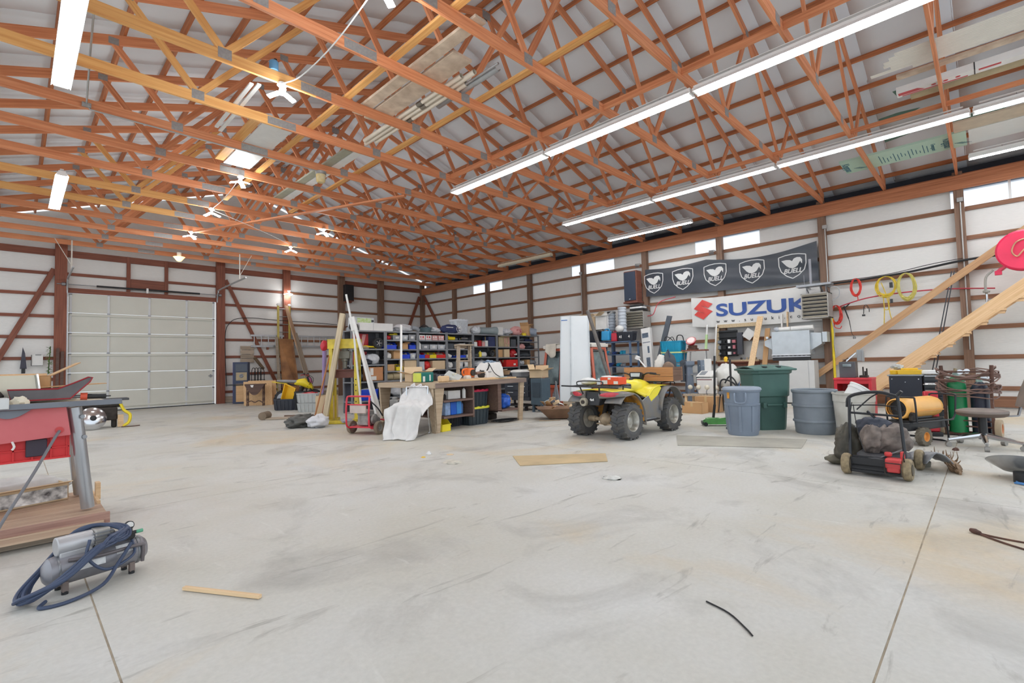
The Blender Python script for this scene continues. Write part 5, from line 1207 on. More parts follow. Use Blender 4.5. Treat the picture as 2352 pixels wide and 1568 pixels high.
for k in range(6): build('jar', MB().lathe([(0, 0), (.025, 0), (.025, .05), (.018, .06), (0, .06)], (-.03, -.1-.075*k, .06), 10), (engm, greyp, tanm)[k % 3], t)
o = one('leaning_plank', MB().bar((12.95, 4.50, 0), (13.62, 4.22, 2.22), .025, .14, upv=(0, 1, .12)), fresh, 'pale plank leaning upright against the wall left of the steel hood', 'plank')
o = one('brown_plank', MB().bar((13.2, 4.16, .0), (13.76, 4.10, 1.9), .03, .12, upv=(0, 1, 0)), cardb, 'short brown board leaning between plank and hood', 'board')
for k, (y, m, lb) in enumerate(((5.64, whm, 'white mop pole with a green sleeve standing against the wall'), (5.38, whm, 'thin white pole leaning under the white banner'))):
    t = T('wall_pole', lb, 'pole', (13.3, y, .5), 0); build('pole', MB().tube([(0, 0, 0), (.36, .0, 1.6)], .026 if k == 0 else .022, 8), m, t)
    if k == 0: build('sleeve', MB().tube([(.20, 0, .92), (.29, 0, 1.32)], .036, 10), M('green_sleeve', (190, 220, 160), .5), t)
# low steel bench with machines
t = T('machine_bench', 'blue-grey steel bench along the right wall carrying machines', 'bench', (12.5, 5.6, 0), 0)
build('top', MB().box((0, 0, .76), (.7, 2.6, .04)), steel, t, bev=.004)
for x in (-.3, .3):
    for y in (-1.25, 0, 1.25): build('leg', MB().box((x, y, .37), (.06, .06, .74)), shm, t, sm=0)
build('low_rail', MB().box((-.3, 0, .28), (.04, 2.5, .05)), shm, t, sm=0)
# turquoise crates
tq = M('turquoise_plastic', (28, 150, 186), .45, var=.08)
t = tote('turquoise_crate', 'upper turquoise crate full of black leads on the steel bench', (12.72, 6.22, 1.36), (.40, .62, .30), tq)
build('lead', MB().tube([(0, .25, .28), (0, .22, .42), (0, .1, .40), (.02, .0, .30)], .012, 6, 4).tube([(0, -.1, .28), (0, -.14, .44), (0, -.28, .42), (.02, -.30, .2)], .014, 6, 4).tube([(0, .2, .28), (.05, .05, .42), (0, -.05, .3)], .01, 6, 4), blackr, t)
tote('turquoise_crate', 'middle turquoise crate under the crate of black leads', (12.72, 6.20, 1.07), (.38, .60, .27), tq, lid=M('lime_lid', (214, 224, 150), .5))
tote('turquoise_crate', 'lowest turquoise crate with a tan band, on the steel bench', (12.72, 6.18, .782), (.38, .60, .27), tq)
t = T('red_work_lamp', 'round red work lamp on a small board right of the turquoise crates', 'lamp', (12.7, 5.66, 1.40), 0)
build('shell', MB().lathe([(0, .0), (.08, .01), (.13, .10), (.135, .13), (.0, .12)], (0, 0, .16), 22, (-.75, 0, .65)), M('red_lamp_paint', (178, 40, 52), .3), t)
build('lens', MB().lathe([(0, .0), (.12, .0), (.10, .02), (0, .02)], (-.09, 0, .245), 20, (-.75, 0, .65)), M('lamp_lens', (226, 190, 186), .2), t)
build('mount', MB().box((0, 0, .08), (.14, .20, .08)).box((0, 0, .02), (.2, .24, .04)), rust, t, bev=.006)
t = T('lamp_stand', 'grey steel frame with a brown shelf board carrying the red lamp', 'stand', (12.7, 5.62, .78), 0)
build('board', MB().box((0, -.02, .60), (.3, .62, .035)), redw, t, sm=0); build('frame', MB().bar((0, -.32, 0), (0, -.32, .58), .025).bar((0, .28, 0), (0, .28, .58), .025).bar((0, .9, .42), (0, .28, .57), .02), galv, t, sm=0)
# tool grinders (grey columns)
gm_ = M('machine_blue_grey', (118, 128, 142), .5, .1, .12)
t = T('bench_grinder_stand', 'blue-grey column machine with black motor behind the cardboard boxes', 'machine', (12.2, 5.56, 0), 0)
build('column', MB().lathe([(.14, .0), (.12, .5), (.10, .95), (.16, 1.0), (.16, 1.1), (0, 1.1)], n=4, ax=(0, 0, 1)), gm_, t, bev=.01)
build('head', MB().box((0, .14, .84), (.18, .12, .54)).cyl((-.10, .12, 1.08), (.06, .12, 1.08), .06).box((.0, .22, .90), (.16, .10, .12)), M('machine_dark', (70, 76, 84), .5), t, bev=.01)
build('arm', MB().bar((-.02, .3, 1.02), (-.02, -.1, 1.02), .03).bar((0, -.04, 1.1), (0, -.06, 1.34), .03).box((0, -.06, 1.35), (.14, .22, .02)), galv, t, sm=0)
t = T('machine_column', 'plain blue-grey pedestal right of the column machine', 'machine', (12.3, 5.22, 0), 0)
build('column', MB().lathe([(.22, .3), (.16, .7), (.16, 1.12), (.0, 1.12)], n=4), gm_, t, bev=.01); build('plate', MB().box((-.12, 0, .98), (.01, .10, .02)), whm, t, sm=0)
# table with globe feet, cooler, pillow
t = T('low_table', 'low table of rough boards with four white globes on stands along its edge', 'table', (11.4, 4.80, 0), 0)
build('top', MB().box((0, 0, .30), (.5, .92, .03)).box((-.22, .2, .325), (.05, .5, .02)), greyw, t, sm=0)
for x in (-.2, .2):
    for y in (-.4, .4): build('leg', MB().box((x, y, .14), (.05, .05, .28)), fresh, t, sm=0)
for k in range(4):
    g = build('globe', MB().sph((-.18, .30-.20*k, .49), .055, 16, 10), M('cream_globe', (222, 214, 194), .35), t); build('stand', MB().tube([(-.18, .30-.2*k, .315), (-.20, .31-.2*k, .38), (-.18, .30-.2*k, .44)], .01, 6, 3), steel, g)
t = T('white_cooler', 'white box with a grey panel lid on the low table', 'cooler', (11.62, 4.86, .318), 0)
build('body', MB().box((0, 0, .19), (.3, .36, .38), taper=1.06), whm, t, bev=.012); build('lid', MB().prism([(-.17, .19, .40), (-.17, -.19, .40), (.14, -.19, .52), (.14, .19, .52)], (0, 0, .03)), whm, t, bev=.008); build('lid_window', MB().prism([(-.12, .14, .452), (-.12, .0, .452), (.08, .0, .53), (.08, .14, .53)], (-.002, 0, .004)), greyp, t, sm=0); build('stripe', MB().box((-.158, -.0, .34), (.006, .36, .02)), M('dark_red_stripe', (120, 60, 70), .5), t, sm=0); build('back_panel', MB().box((.17, .03, .62), (.05, .16, .42)), whm, t, bev=.006)
t = bag('white_pillow_bag', 'big white plastic bag of stuffing behind the black-armed chair', (11.95, 4.52, .45), (.22, .27, .30), M('white_bag_film', (222, 220, 214), .5, var=.1, scale=6), 5, .22)
t = T('bag_stool', 'small stool under the white plastic bag', 'stool', (11.95, 4.52, 0), 0); build('seat', MB().box((0, 0, .425), (.36, .4, .04)), greyw, t, sm=0)
for x in (-.14, .14):
    for y in (-.16, .16): build('leg', MB().box((x, y, .2), (.04, .04, .4)), greyw, t, sm=0)
t = T('folded_armchair', 'folded chair with curved black arms behind the trash can', 'chair', (10.55, 3.98, 0), 0)
build('arm', MB().tube([(0, .16, .35), (-.02, .15, .60), (0, .10, .70), (.02, -.02, .68), (.03, -.14, .60), (.05, -.2, .45)], .018, 8, 5).tube([(.12, .1, .62), (.12, .0, .76), (.12, -.12, .66), (.14, -.18, .4)], .016, 8, 5), blackp, t)
build('seat', MB().box((.05, -.02, .42), (.3, .38, .06)), M('chair_grey', (110, 114, 122), .7), t, bev=.012)
build('leg', MB().tube([(0, .16, .4), (-.08, .18, .015)], .012, 6).tube([(0, -.18, .4), (-.08, -.2, .015)], .012, 6).tube([(.14, .16, .4), (.2, .18, .015)], .012, 6).tube([(.14, -.18, .4), (.2, -.2, .015)], .012, 6), blackp, t)
t = T('yellow_handled_post', 'dark post with a yellow knob behind the green cart', 'pole', (11.2, 4.15, 0), 0); build('post', MB().bar((0, 0, 0), (0, 0, 1.12), .05, .03), blackp, t); build('knob', MB().lathe([(0, 0), (.04, .02), (.045, .09), (.02, .13), (0, .13)], (-.02, .08, 1.06), 14), ycase, t); build('hook', MB().box((-.02, .04, 1.12), (.03, .1, .02)), blackp, t)
# cardboard boxes in front
carton('cardboard_box', 'front long cardboard box on the floor left of the floor jack', (10.22, 4.56, 0), (.26, .46, .23), -6)
carton('cardboard_box', 'second cardboard box behind the front long one', (10.62, 4.42, 0), (.3, .50, .33), -4)
# floor jack
t = T('floor_jack', 'green trolley jack with an upright black handle', 'jack', (8.48, 3.40, 0), -60)
gj = M('green_jack_paint', (90, 160, 84), .4, var=.2, scale=10)
b = MB()
for s in (-1, 1): b.prism([(-.22, s*.09, .03), (.26, s*.06, .03), (.24, s*.06, .09), (.02, s*.08, .13), (-.14, s*.09, .13), (-.24, s*.09, .07)], (0, -s*.014, 0))
b.box((-.1, 0, .10), (.16, .17, .05)).box((.14, 0, .06), (.1, .1, .05))
build('frame', b, gj, t, bev=.004)
build('lift_arm', MB().bar((.0, 0, .10), (.24, 0, .13), .07, .04).lathe([(0, 0), (.05, 0), (.055, .02), (0, .02)], (.24, 0, .14), 14), gj, t)
for x, y in ((-.2, .11), (-.2, -.11), (.24, .09), (.24, -.09)): build('wheel', MB().cyl((x, y-.015, .035), (x, y+.015, .035), .034), blackr, t)
build('handle', MB().cyl((-.06, 0, .14), (-.03, 0, .36), .022).cyl((-.03, 0, .36), (.0, .0, 1.20), .017), blackp, t)
build('saddle_bar', MB().box((-.24, 0, .05), (.02, .22, .05)), M('jack_label', (60, 70, 60), .5), t, sm=0)
one('black_shoe_scrap', blob(MB(), (0, 0, .02), (.10, .04, .035), .3, 2, 3, flat=0), blackr, 'dark scrap on the floor between the floor jack and the trash can', 'scrap', (8.22, 3.06, .0), (0, 0, -50))
# white boxed panel, dark plank
t = carton('tall_packaging', 'tall white printed carton leaning by the turquoise crates', (12.85, 7.02, .56), (.10, .30, 1.55), 0, whm, tape=False)
t.rotation_euler = (R(-6), R(6), 0)
build('print', MB().box((-.052, .02, 1.33), (.003, .2, .14)).box((-.052, -.05, .9), (.003, .06, .2)).box((-.052, 0, 1.12), (.003, .24, .02)).box((-.052, -.02, .5), (.003, .12, .34)).box((-.052, 0, .08), (.003, .28, .16)), M('carton_print', (96, 110, 126), .5, var=.5, scale=30), t, sm=0)
one('dark_plank', MB().bar((12.9, 6.86, .78), (13.35, 6.60, 2.42), .04, .15, upv=(0, 1, .1)), M('dark_plank_paint', (72, 78, 86), .6), 'dark grey plank leaning against the wall behind the turquoise crates', 'plank')
# blue shelf rack with bins on top
def rack(name, label, loc, w, d, levels, m, pw=.05, back=False):
    t = T(name, label, 'shelf', loc, 0)
    H_ = max(levels)
    for x in (-w/2, w/2):
        for y in (-d/2, d/2): build('upright', MB().box((x, y, H_/2), (pw, pw, H_)), m, t, sm=0)
    for z in levels: build('shelf_board', MB().box((0, 0, z), (w+pw, d+pw, .03)), m, t, sm=0)
    if back: build('back_panel', MB().box((0, d/2+.02, H_/2), (w, .006, H_)), back, t, sm=0)
    return t
rack('blue_rack', 'blue steel rack with bins on top between tractor cab and unit heater', (12.85, 7.95, 0), .46, .9, (.25, .62, .98, 1.34, 1.72), shm)
rack('blue_rack', 'dark blue parts rack with bottles on top, behind the tractor cab', (13.0, 8.98, 0), .46, 1.1, (.3, .7, 1.05, 1.42, 1.76), M('dark_blue_steel', (74, 86, 106), .5, .3))
rr = random.Random(9); ON_ = ('first', 'second', 'third', 'fourth', 'fifth', 'sixth')
for k in range(22):
    z = (.265, .635, .995, 1.355)[k % 4]; y = 8.34-.14*(k//4); s = rr.uniform(.05, .09)
    stackbin('small_parts_bin', '%s small bin, %s from the left on the %s shelf of the blue rack' % (('black', 'turquoise', 'grey', 'navy')[(k*3+k//4) % 4], ON_[k//4], ('bottom', 'second', 'third', 'top')[k % 4]), (12.66, y, z), (s*1.2, .16, s*1.2), (blackp, tq, greyp, M('navy_bin', (52, 76, 140), .5))[(k*3+k//4) % 4], -90, 'parts bins on the blue rack')
nb = M('black_bin', (44, 48, 58), .5, var=.1)
t = tote('black_lidded_bin', 'black lidded bin marked 41 on top of the blue rack', (12.72, 7.66, 1.74), (.30, .54, .24), nb, lid=nb)
c = text_mb('41', .11, .004, .001); c.xf(mx3((-.152, .12, .12), (0, -1, 0), (0, 0, 1), (-1, 0, 0))); build('number', c, whm, t, sm=0)
c = text_mb('4', .10, .004, .001); c.xf(mx3((-.152, -.16, .12), (0, -1, 0), (0, 0, 1), (-1, 0, 0))); build('number', c, whm, t, sm=0)
def jerry(label, loc, d, m):
    t = T('fuel_can', label, 'can', loc, 0); w, l, h = d
    build('body', MB().box((0, 0, h*.42), (w, l, h*.84), taper=.94), m, t, bev=.025); build('handle', MB().tube([(0, -l*.35, h*.82), (0, -l*.3, h), (0, l*.1, h), (0, l*.2, h*.82)], .014, 8, 3), m, t); build('spout', MB().cyl((0, l*.32, h*.8), (0, l*.45, h*1.05), .02), blackp, t); return t
jerry('red fuel can left of the black bin marked 41', (12.66, 8.03, 1.74), (.16, .20, .30), M('red_can', (196, 44, 64), .4)); jerry('light blue water can beside the red fuel can', (12.62, 8.30, 1.78), (.2, .28, .34), M('light_blue_can', (52, 160, 216), .35))
tote('black_tote', 'large black tote under the pale cartons on the dark blue rack', (12.86, 8.98, 1.78), (.4, .66, .32), nb)
carton('white_carton', 'white printed carton with open flaps on the black tote', (12.8, 8.50, 2.13), (.3, .42, .42), 0, whm, True, (70, 60, 30, 95))
carton('tan_carton', 'tan open carton beside the white printed carton', (12.86, 8.98, 2.13), (.3, .46, .44), 0, cardb2, True, (60, 50, 30, 60))
for k, (y, h, m, lb) in enumerate(((8.16, .62, M('smoke_jug', (150, 156, 164), .3, var=.2), 'stack of dusty clear jugs with a black lid left of the clear tubs'), (7.84, .70, M('clear_tub', (196, 202, 210), .25, var=.15), 'tall stack of ribbed clear tubs on the blue rack'))):
    t = T('tub_stack', lb, 'tubs', (12.86, y+.1 if k == 0 else y+.04, 2.0 if k == 0 else 2.02), 0); pr = [(0, 0)]; n = 7
    for i in range(n): pr += [(.125, h*i/n), (.135, h*(i+.3)/n), (.118, h*(i+.5)/n), (.12, h*(i+.95)/n)]
    build('tub', MB().lathe(pr+[(0, h)], n=20), m, t); build('lid', MB().lathe([(.13, h), (.13, h+.05), (0, h+.05)], n=20), blackp if k == 0 else m, t)
one('white_helmet', MB().sph((0, 0, .11), (.12, .13, .11), 18, 12), whm, 'white round helmet on the black bin below the unit heater', 'helmet', (12.66, 7.86, 2.0))
t = T('black_trays', 'black trays stacked on top of the unit heater below the loudspeaker', 'tray', (13.40, 7.62, 2.675), 0)
for k in range(3): build('tray', MB().box((0, .02*k, .03+.06*k), (.3, .46-.04*k, .05)), (blackp, whitep, blackp)[k], t, bev=.01)
# ---------------------------------------------------------------- orange tractor cab, white panels, barrow, carts
ocab = M('cab_orange', (206, 92, 62), .4, var=.12, scale=4, dirt=(196, 118, 98))
glass = M('cab_glass', (116, 132, 132), .12, var=.35, scale=5, dirt=(86, 100, 104), spec=.7)
t = T('tractor_cab', 'orange tractor cab with dark glass and white roof standing on the floor', 'tractor cab', (10.35, 7.80, 0), 0)
b0, b1 = (.36, .84), (.30, .72)          # half sizes at the sill and at the roof
Z0, Z1 = .52, 1.50
def cc(sx, sy, k): return V((sx*(b0[0]+(b1[0]-b0[0])*k), sy*(b0[1]+(b1[1]-b0[1])*k), Z0+(Z1-Z0)*k))
fr = MB()
for sx in (-1, 1):
    for sy in (-1, 1): fr.bar(cc(sx, sy, 0), cc(sx, sy, 1), .07, .07)
for k in (0, 1):
    for sx in (-1, 1): fr.bar(cc(sx, -1, k), cc(sx, 1, k), .07, .08)
    for sy in (-1, 1): fr.bar(cc(-1, sy, k), cc(1, sy, k), .07, .08)
fr.bar(cc(-1, -.30, 0), cc(-1, -.30, 1), .06, .06).bar(cc(-1, .3, 0), cc(-1, .3, 1), .05, .05)
build('frame', fr, ocab, t, bev=.008)
def pane(nm, pts, off):
    P = [cc(*p) for p in pts]; c = sum(P, V((0, 0, 0)))/len(P)
    build(nm, MB().prism([c+(p-c)*.93 for p in P], off), glass, t, sm=0)
    g = MB(); Q = [c+(p-c)*.965 for p in P]; n = len(Q)
    for i in range(n): g.bar(Q[i], Q[(i+1) % n], .02, .03)
    build('gasket', g, blackr, t, sm=0)
pane('front_window', [(-1, .95, .04), (-1, .34, .04), (-1, .34, .94), (-1, .95, .94)], (.01, 0, 0))
pane('middle_window', [(-1, .26, .04), (-1, -.26, .04), (-1, -.26, .94), (-1, .26, .94)], (.01, 0, 0))
pane('door_window', [(-1, -.36, .0), (-1, -.9, .0), (-1, -.9, .92), (-1, -.36, .92)], (.01, 0, 0))
pane('side_window', [(-.85, -1, .02), (.85, -1, .02), (.85, -1, .93), (-.85, -1, .93)], (0, .01, 0))
build('roof', MB().box((0, 0, 1.56), (.74, 1.58, .09)).box((0, 0, 1.61), (.66, 1.5, .03)), M('cab_roof_white', (228, 222, 212), .4, var=.06), t, bev=.02)
sk = MB()
sk.prism([cc(-1, -1, 0), cc(-1, 1, 0), V((-.34, .78, .05)), V((-.34, -.78, .05))], (.03, 0, 0)).prism([cc(-1, -1, 0), cc(1, -1, 0), V((.34, -.78, .05)), V((-.34, -.78, .05))], (0, .03, 0))
build('skirt_panel', sk, ocab, t, sm=0); build('sill', MB().box((0, 0, .04), (.7, 1.6, .08)), ocab, t, bev=.01)
build('roof_cloth', None or MB().grid(lambda u, v: V((-.36-.05*v+.02*math.sin(9*u), .30+.34*u, 1.63-.42*v*(.6+.4*math.sin(3*u+1))+.01*math.sin(14*u))), 14, 12), M('draped_cloth', (214, 206, 192), .85, var=.12, scale=9), t, solid=.008, sm=70) if False else None
one('draped_cloth', MB().grid(lambda u, v: V((9.96-.03*v+.02*math.sin(11*u)*v if v > .3 else 10.25-.95*v, 8.12+.34*u, (1.645 if v < .3 else 1.645-.48*(v-.3)*(.75+.35*math.sin(3.2*u+.4))))), 16, 16), M('draped_cloth', (216, 208, 194), .85, var=.12, scale=9), 'cream cloth draped over the left front edge of the orange cab roof', 'cloth', solid=.008, sm=70)
# tall folded white panels
t = T('white_metal_duct', 'tall folded white sheet-metal panels leaning against the orange cab', 'panel', (9.15, 7.02, .0), 0)
wpm = M('panel_white', (224, 228, 230), .35, var=.03, scale=2)
def wp(x, y, z): return V((x+.17*z, y+.10*z, z))
m = MB()
for (x0, y0), (x1, y1) in (((-.14, .26), (-.04, .02)), ((-.04, .02), (.03, -.02)), ((.03, -.02), (.30, -.32))):
    m.prism([wp(x0, y0, .24), wp(x1, y1, .24), wp(x1*.92, y1*.92, 2.28), wp(x0*.92, y0*.92, 2.28)], (.02, .012, 0))
build('panel', m, wpm, t, sm=0)
build('base_block', MB().box((.05, .0, .12), (.3, .4, .24)), greyw, t, bev=.006)
build('edge_fold', MB().bar(wp(.30, -.32, .24), wp(.276, -.294, 2.28), .02, .05).bar(wp(-.14, .26, .24), wp(-.13, .24, 2.28), .02, .03).bar(wp(-.04, .02, .24), wp(-.036, .018, 2.28), .03, .03), M('panel_edge', (198, 204, 208), .4), t, sm=0)
build('blue_label', MB().prism([wp(-.135, .235, 2.17), wp(-.07, .09, 2.17), wp(-.07, .09, 2.19), wp(-.135, .235, 2.19)], (-.004, -.002, 0)), M('label_blue', (60, 110, 180), .5), t, sm=0)
t = T('steel_post', 'dark steel tube leaning in front of the orange cab', 'pipe', (9.35, 6.30, .0), 0)
build('tube', MB().cyl((.42, -.16, 0), (-.10, .28, 2.34), .042, n=14), M('dark_steel_tube', (112, 106, 102), .5, .3, .2, 10), t)
# steel dump tray with papers
trm = M('brown_steel_tray', (128, 98, 74), .6, .1, .2, 5, dirt=(106, 80, 62))
t = T('steel_tray_barrow', 'low brown steel dump tray full of paper and card on the floor', 'tray', (7.92, 6.34, 0), -43)
def rg(x, y, z): return [V((sx*x, sy*y, z)) for sx, sy in ((-1, -1), (1, -1), (1, 1), (-1, 1))]
m = MB(); m.loft([rg(.30, .16, .02), rg(.50, .30, .22), rg(.53, .33, .225), rg(.53, .33, .235), rg(.49, .29, .235), rg(.29, .15, .04)]); build('tray', m, trm, t, sm=0)
build('front_rail', MB().tube([(-.52, -.36, .012), (-.3, -.37, .012), (-.1, -.34, .012)], .01, 6, 3), tanm, t)
rr = random.Random(4)
for k in range(16):
    x, y = rr.uniform(-.36, .38), rr.uniform(-.2, .2); w, l = rr.uniform(.10, .2), rr.uniform(.08, .18)
    b = MB().grid(lambda u, v: V(((u-.5)*w, (v-.5)*l, .02*math.sin(PI*u+k)+.01*math.sin(3*v))), 4, 3)
    b.xf(Matrix.Translation((x, y, .24+.008*k+.03*rr.random())) @ Euler((rr.uniform(-.7, .7), rr.uniform(-.6, .6), rr.uniform(0, 3))).to_matrix().to_4x4())
    build('paper', b, (cardb, cardb2, whitep, M('dark_folder', (82, 82, 88), .6), cardb2)[k % 5], t, solid=.006, sm=60)
# cabinets and cooker behind the bench
t = T('black_wheeled_cabinet', 'black wheeled drawer cabinet right of the long workbench', 'cabinet', (9.0, 8.45, 0), 0)
build('body', MB().box((0, .0, .52), (.44, .86, .56)), blk, t, bev=.008)
for k in range(3): d_ = build('drawer', MB().box((-.228, 0, .70-.15*k), (.02, .80, .13)), blk, t, bev=.004); build('pull', MB().box((-.245, .2, .735-.15*k), (.02, .2, .016)).box((-.245, -.2, .735-.15*k), (.02, .2, .016)), chrome, d_, sm=0)
build('top', MB().box((0, 0, .81), (.46, .88, .03)), blackp, t, bev=.004)
build('frame', MB().box((-.1, 0, .12), (.5, .8, .03)).bar((0, .3, .12), (0, .3, .26), .04).bar((0, -.3, .12), (0, -.3, .26), .04), blackp, t, sm=0)
for x in (-.26, .1):
    for y in (-.34, .34): build('caster', MB().cyl((x, y-.02, .05), (x, y+.02, .05), .05).box((x, y, .09), (.05, .06, .03)), blackr, t)
t = T('dark_teal_cabinet', 'dark teal steel cabinet standing in front of the black wheeled cabinet', 'cabinet', (8.72, 7.62, 0), 0)
tl = M('dark_teal_paint', (66, 84, 96), .5, var=.12)
build('body', MB().box((0, 0, .48), (.3, .36, .62)), tl, t, bev=.008); build('door_panel', MB().box((-.153, 0, .52), (.008, .24, .34)), M('darker_teal', (52, 66, 78), .5), t, bev=.003)  # door panel in a darker teal than the body
build('leg', MB().box((-.1, .14, .09), (.05, .05, .18)).box((-.1, -.14, .09), (.05, .05, .18)).box((.1, .14, .09), (.05, .05, .18)).box((.1, -.14, .09), (.05, .05, .18)), tl, t, sm=0)
t = T('chafing_dish', 'white lidded pan standing on the black wheeled cabinet', 'pan', (9.0, 8.52, .826), 0)
build('pan', MB().lathe([(0, 0), (.17, 0), (.2, .10), (.21, .11), (0, .11)], n=24, sq=4), M('pan_grey', (176, 178, 182), .35, .3), t); build('lid', MB().lathe([(.22, .11), (.21, .15), (.15, .17), (0, .175)], n=24, sq=4), whm, t)
carton('open_carton', 'open brown carton with flaps up on the teal cabinet', (8.86, 7.78, .80), (.28, .36, .17), 10, cardb2, True, (20, 70, 10, 75))
t = T('grey_tubes', 'bundle of bent grey tubes standing between the teal cabinet and the white panels', 'tubes', (9.05, 7.42, 0), 0)
for k in range(6): build('tube', MB().tube([(.0, .04*k-.1, 0), (.02*k-.06, .05*k-.12, .35), (.05*k-.1, .05*k-.08, .72-.05*k)], .014, 6, 4), (greyp, steel)[k % 2], t)
# ---------------------------------------------------------------- long workbench
bt = wood('bench_top_wood', (142, 124, 114), (112, 96, 88), .02)
bl = wood('bench_leg_wood', (190, 170, 144), (168, 146, 120), .03, knots=False)
bd = wood('bench_dark_board', (118, 94, 84), (98, 76, 68), .03)
t = T('workbench', 'long old wooden workbench with tapered legs and cubbies', 'workbench', (6.17, 7.65, 0), 3)
W, D = 2.42, 1.62
build('top', MB().box((0, 0, .83), (W, D, .05)), bl, t, sm=0)
beam('front_apron', (-W/2, -D/2-.02, .81), (W/2, -D/2-.02, .81), .04, .085, bt, t)
beam('end_apron', (-W/2-.02, -D/2-.04, .81), (-W/2-.02, D/2, .81), .04, .085, bl, t)
def tleg(x, y, s): return MB().prism([(x-.12*(s < 0)-.06*(s > 0)*0, y, .77), (x+.13, y, .77), (x+.02+.03*(s > 0), y, 0), (x-.06, y, 0)], (0, .045, 0))
for x, s in ((-W/2+.10, -1), (W/2-.16, 1)):
    for y in (-D/2, D/2-.05): build('leg', tleg(x, y, s), bl, t, sm=0)
build('leg_side', MB().prism([(-W/2-.01, -D/2+.0, .77), (-W/2-.01, -D/2+.22, .77), (-W/2+.03, -D/2+.10, 0), (-W/2+.03, -D/2, 0)], (.03, 0, 0)), bl, t, sm=0)
build('divider', MB().box((-.25, -.42, .50), (.04, .72, .62)), bd, t, sm=0)
build('divider', MB().box((.46, -.42, .53), (.10, .72, .56)), bd, t, sm=0)
for x0, x1, z in ((-.97, -.27, .525), (-.97, -.27, .24), (.52, 1.03, .235)): build('shelf_board', MB().box(((x0+x1)/2, -.42, z), (x1-x0, .72, .035)), bd, t, sm=0)
build('back_panel', MB().box((.1, -.04, .5), (1.9, .02, .56)), bd, t, sm=0)
# totes under it
tb = M('tote_blue_black', (48, 60, 68), .5, var=.1)
tote('black_tote', 'lower black tote with yellow lid under the workbench', (6.30, 7.26, 0), (.55, .40, .32), tb, lid=M('yellow_lid', (226, 222, 70), .4), rz=3)
tote('black_tote', 'upper black tote with crimson lid stacked under the workbench', (6.30, 7.26, .345), (.52, .39, .30), tb, lid=M('crimson_lid', (204, 34, 78), .4), rz=3)
tote('black_tote', 'low black tub behind the yellow bin under the workbench', (5.86, 7.42, 0), (.34, .36, .2), nb, rz=3)
stackbin('yellow_bin', 'yellow parts bin on the floor beside the front bench leg', (5.31, 6.98, 0), (.21, .24, .21), M('bright_yellow', (240, 220, 52), .4, var=.05), 6)
bb_ = M('blue_tin', (34, 96, 200), .35, var=.08); bb2 = M('light_blue_tin', (70, 150, 226), .35, var=.08)
for k, (x, w, m, lb) in enumerate(((5.42, .12, M('white_blue_box', (150, 176, 214), .45, var=.3, scale=14), 'pale printed'), (5.57, .14, bb_, 'dark blue'), (5.71, .11, bb2, 'light blue'), (5.83, .09, M('blue_jug', (92, 130, 190), .4), 'round blue'))):
    t = T('motor_oil_can', lb+' can in the row on the lower cubby shelf of the workbench', 'can', (x, 7.02+.02*k, .262), 3)
    if k < 3: build('can', MB().box((0, 0, .115), (w, .16, .23)), m, t, bev=.008); build('cap', MB().cyl((0, .03, .23), (0, .03, .245), .02), blackp, t)
    else: build('can', MB().lathe([(0, 0), (.045, 0), (.05, .16), (.03, .2), (0, .2)], n=16), m, t); build('cap', MB().cyl((0, 0, .2), (0, 0, .225), .02), whitep, t)
carton('white_box', 'white box with small print on the upper cubby shelf of the workbench', (5.60, 7.10, .545), (.30, .24, .15), 3, whm, tape=False)
bottle_thing('white_bottle', 'white spray bottle on the upper cubby shelf of the workbench', (5.83, 6.98, .545), .035, .20, whm, blackp)
bottle_thing('dark_bottle', 'small dark bottle left of the white box in the bench cubby', (5.40, 7.0, .545), .03, .10, engm, blackp)
bag('blue_bag', 'blue plastic bag on the low shelf at the right end of the workbench', (6.98, 7.12, .255), (.15, .15, .15), M('blue_bag_film', (40, 96, 196), .4, var=.25, scale=8), 2)
bag('tan_bag', 'tan sack on the low shelf beside the blue bag', (7.13, 7.24, .255), (.15, .14, .145), M('tan_sack', (208, 178, 130), .8, var=.12, scale=5), 5)
t = T('engine_scrap', 'dark engine parts standing under the right end of the workbench', 'machine', (7.02, 7.62, 0), 0)
build('block', MB().box((0, 0, .3), (.36, .26, .34)).cyl((-.1, -.15, .52), (-.1, .1, .52), .07).cyl((.1, -.15, .56), (.1, .1, .56), .06).box((0, 0, .06), (.3, .24, .12)), engm, t, bev=.02)
for k in range(3): build('fitting', MB().cyl((-.12+.11*k, -.17, .5+.06*k), (-.12+.11*k, -.12, .5+.06*k), .03), steel, t)
t = T('black_cable_coil', 'loose black cable coiled on the floor under the right end of the workbench', 'cable', (6.93, 7.02, 0), 0)
rr = random.Random(2)
for k in range(5): build('loop', MB().tube([((.2+.04*k)*math.cos(2*PI*i/16)+rr.uniform(-.02, .02), (.10+.02*k)*math.sin(2*PI*i/16), .006+.006*k) for i in range(16)], .006, 5, 2, True), blackr, t)
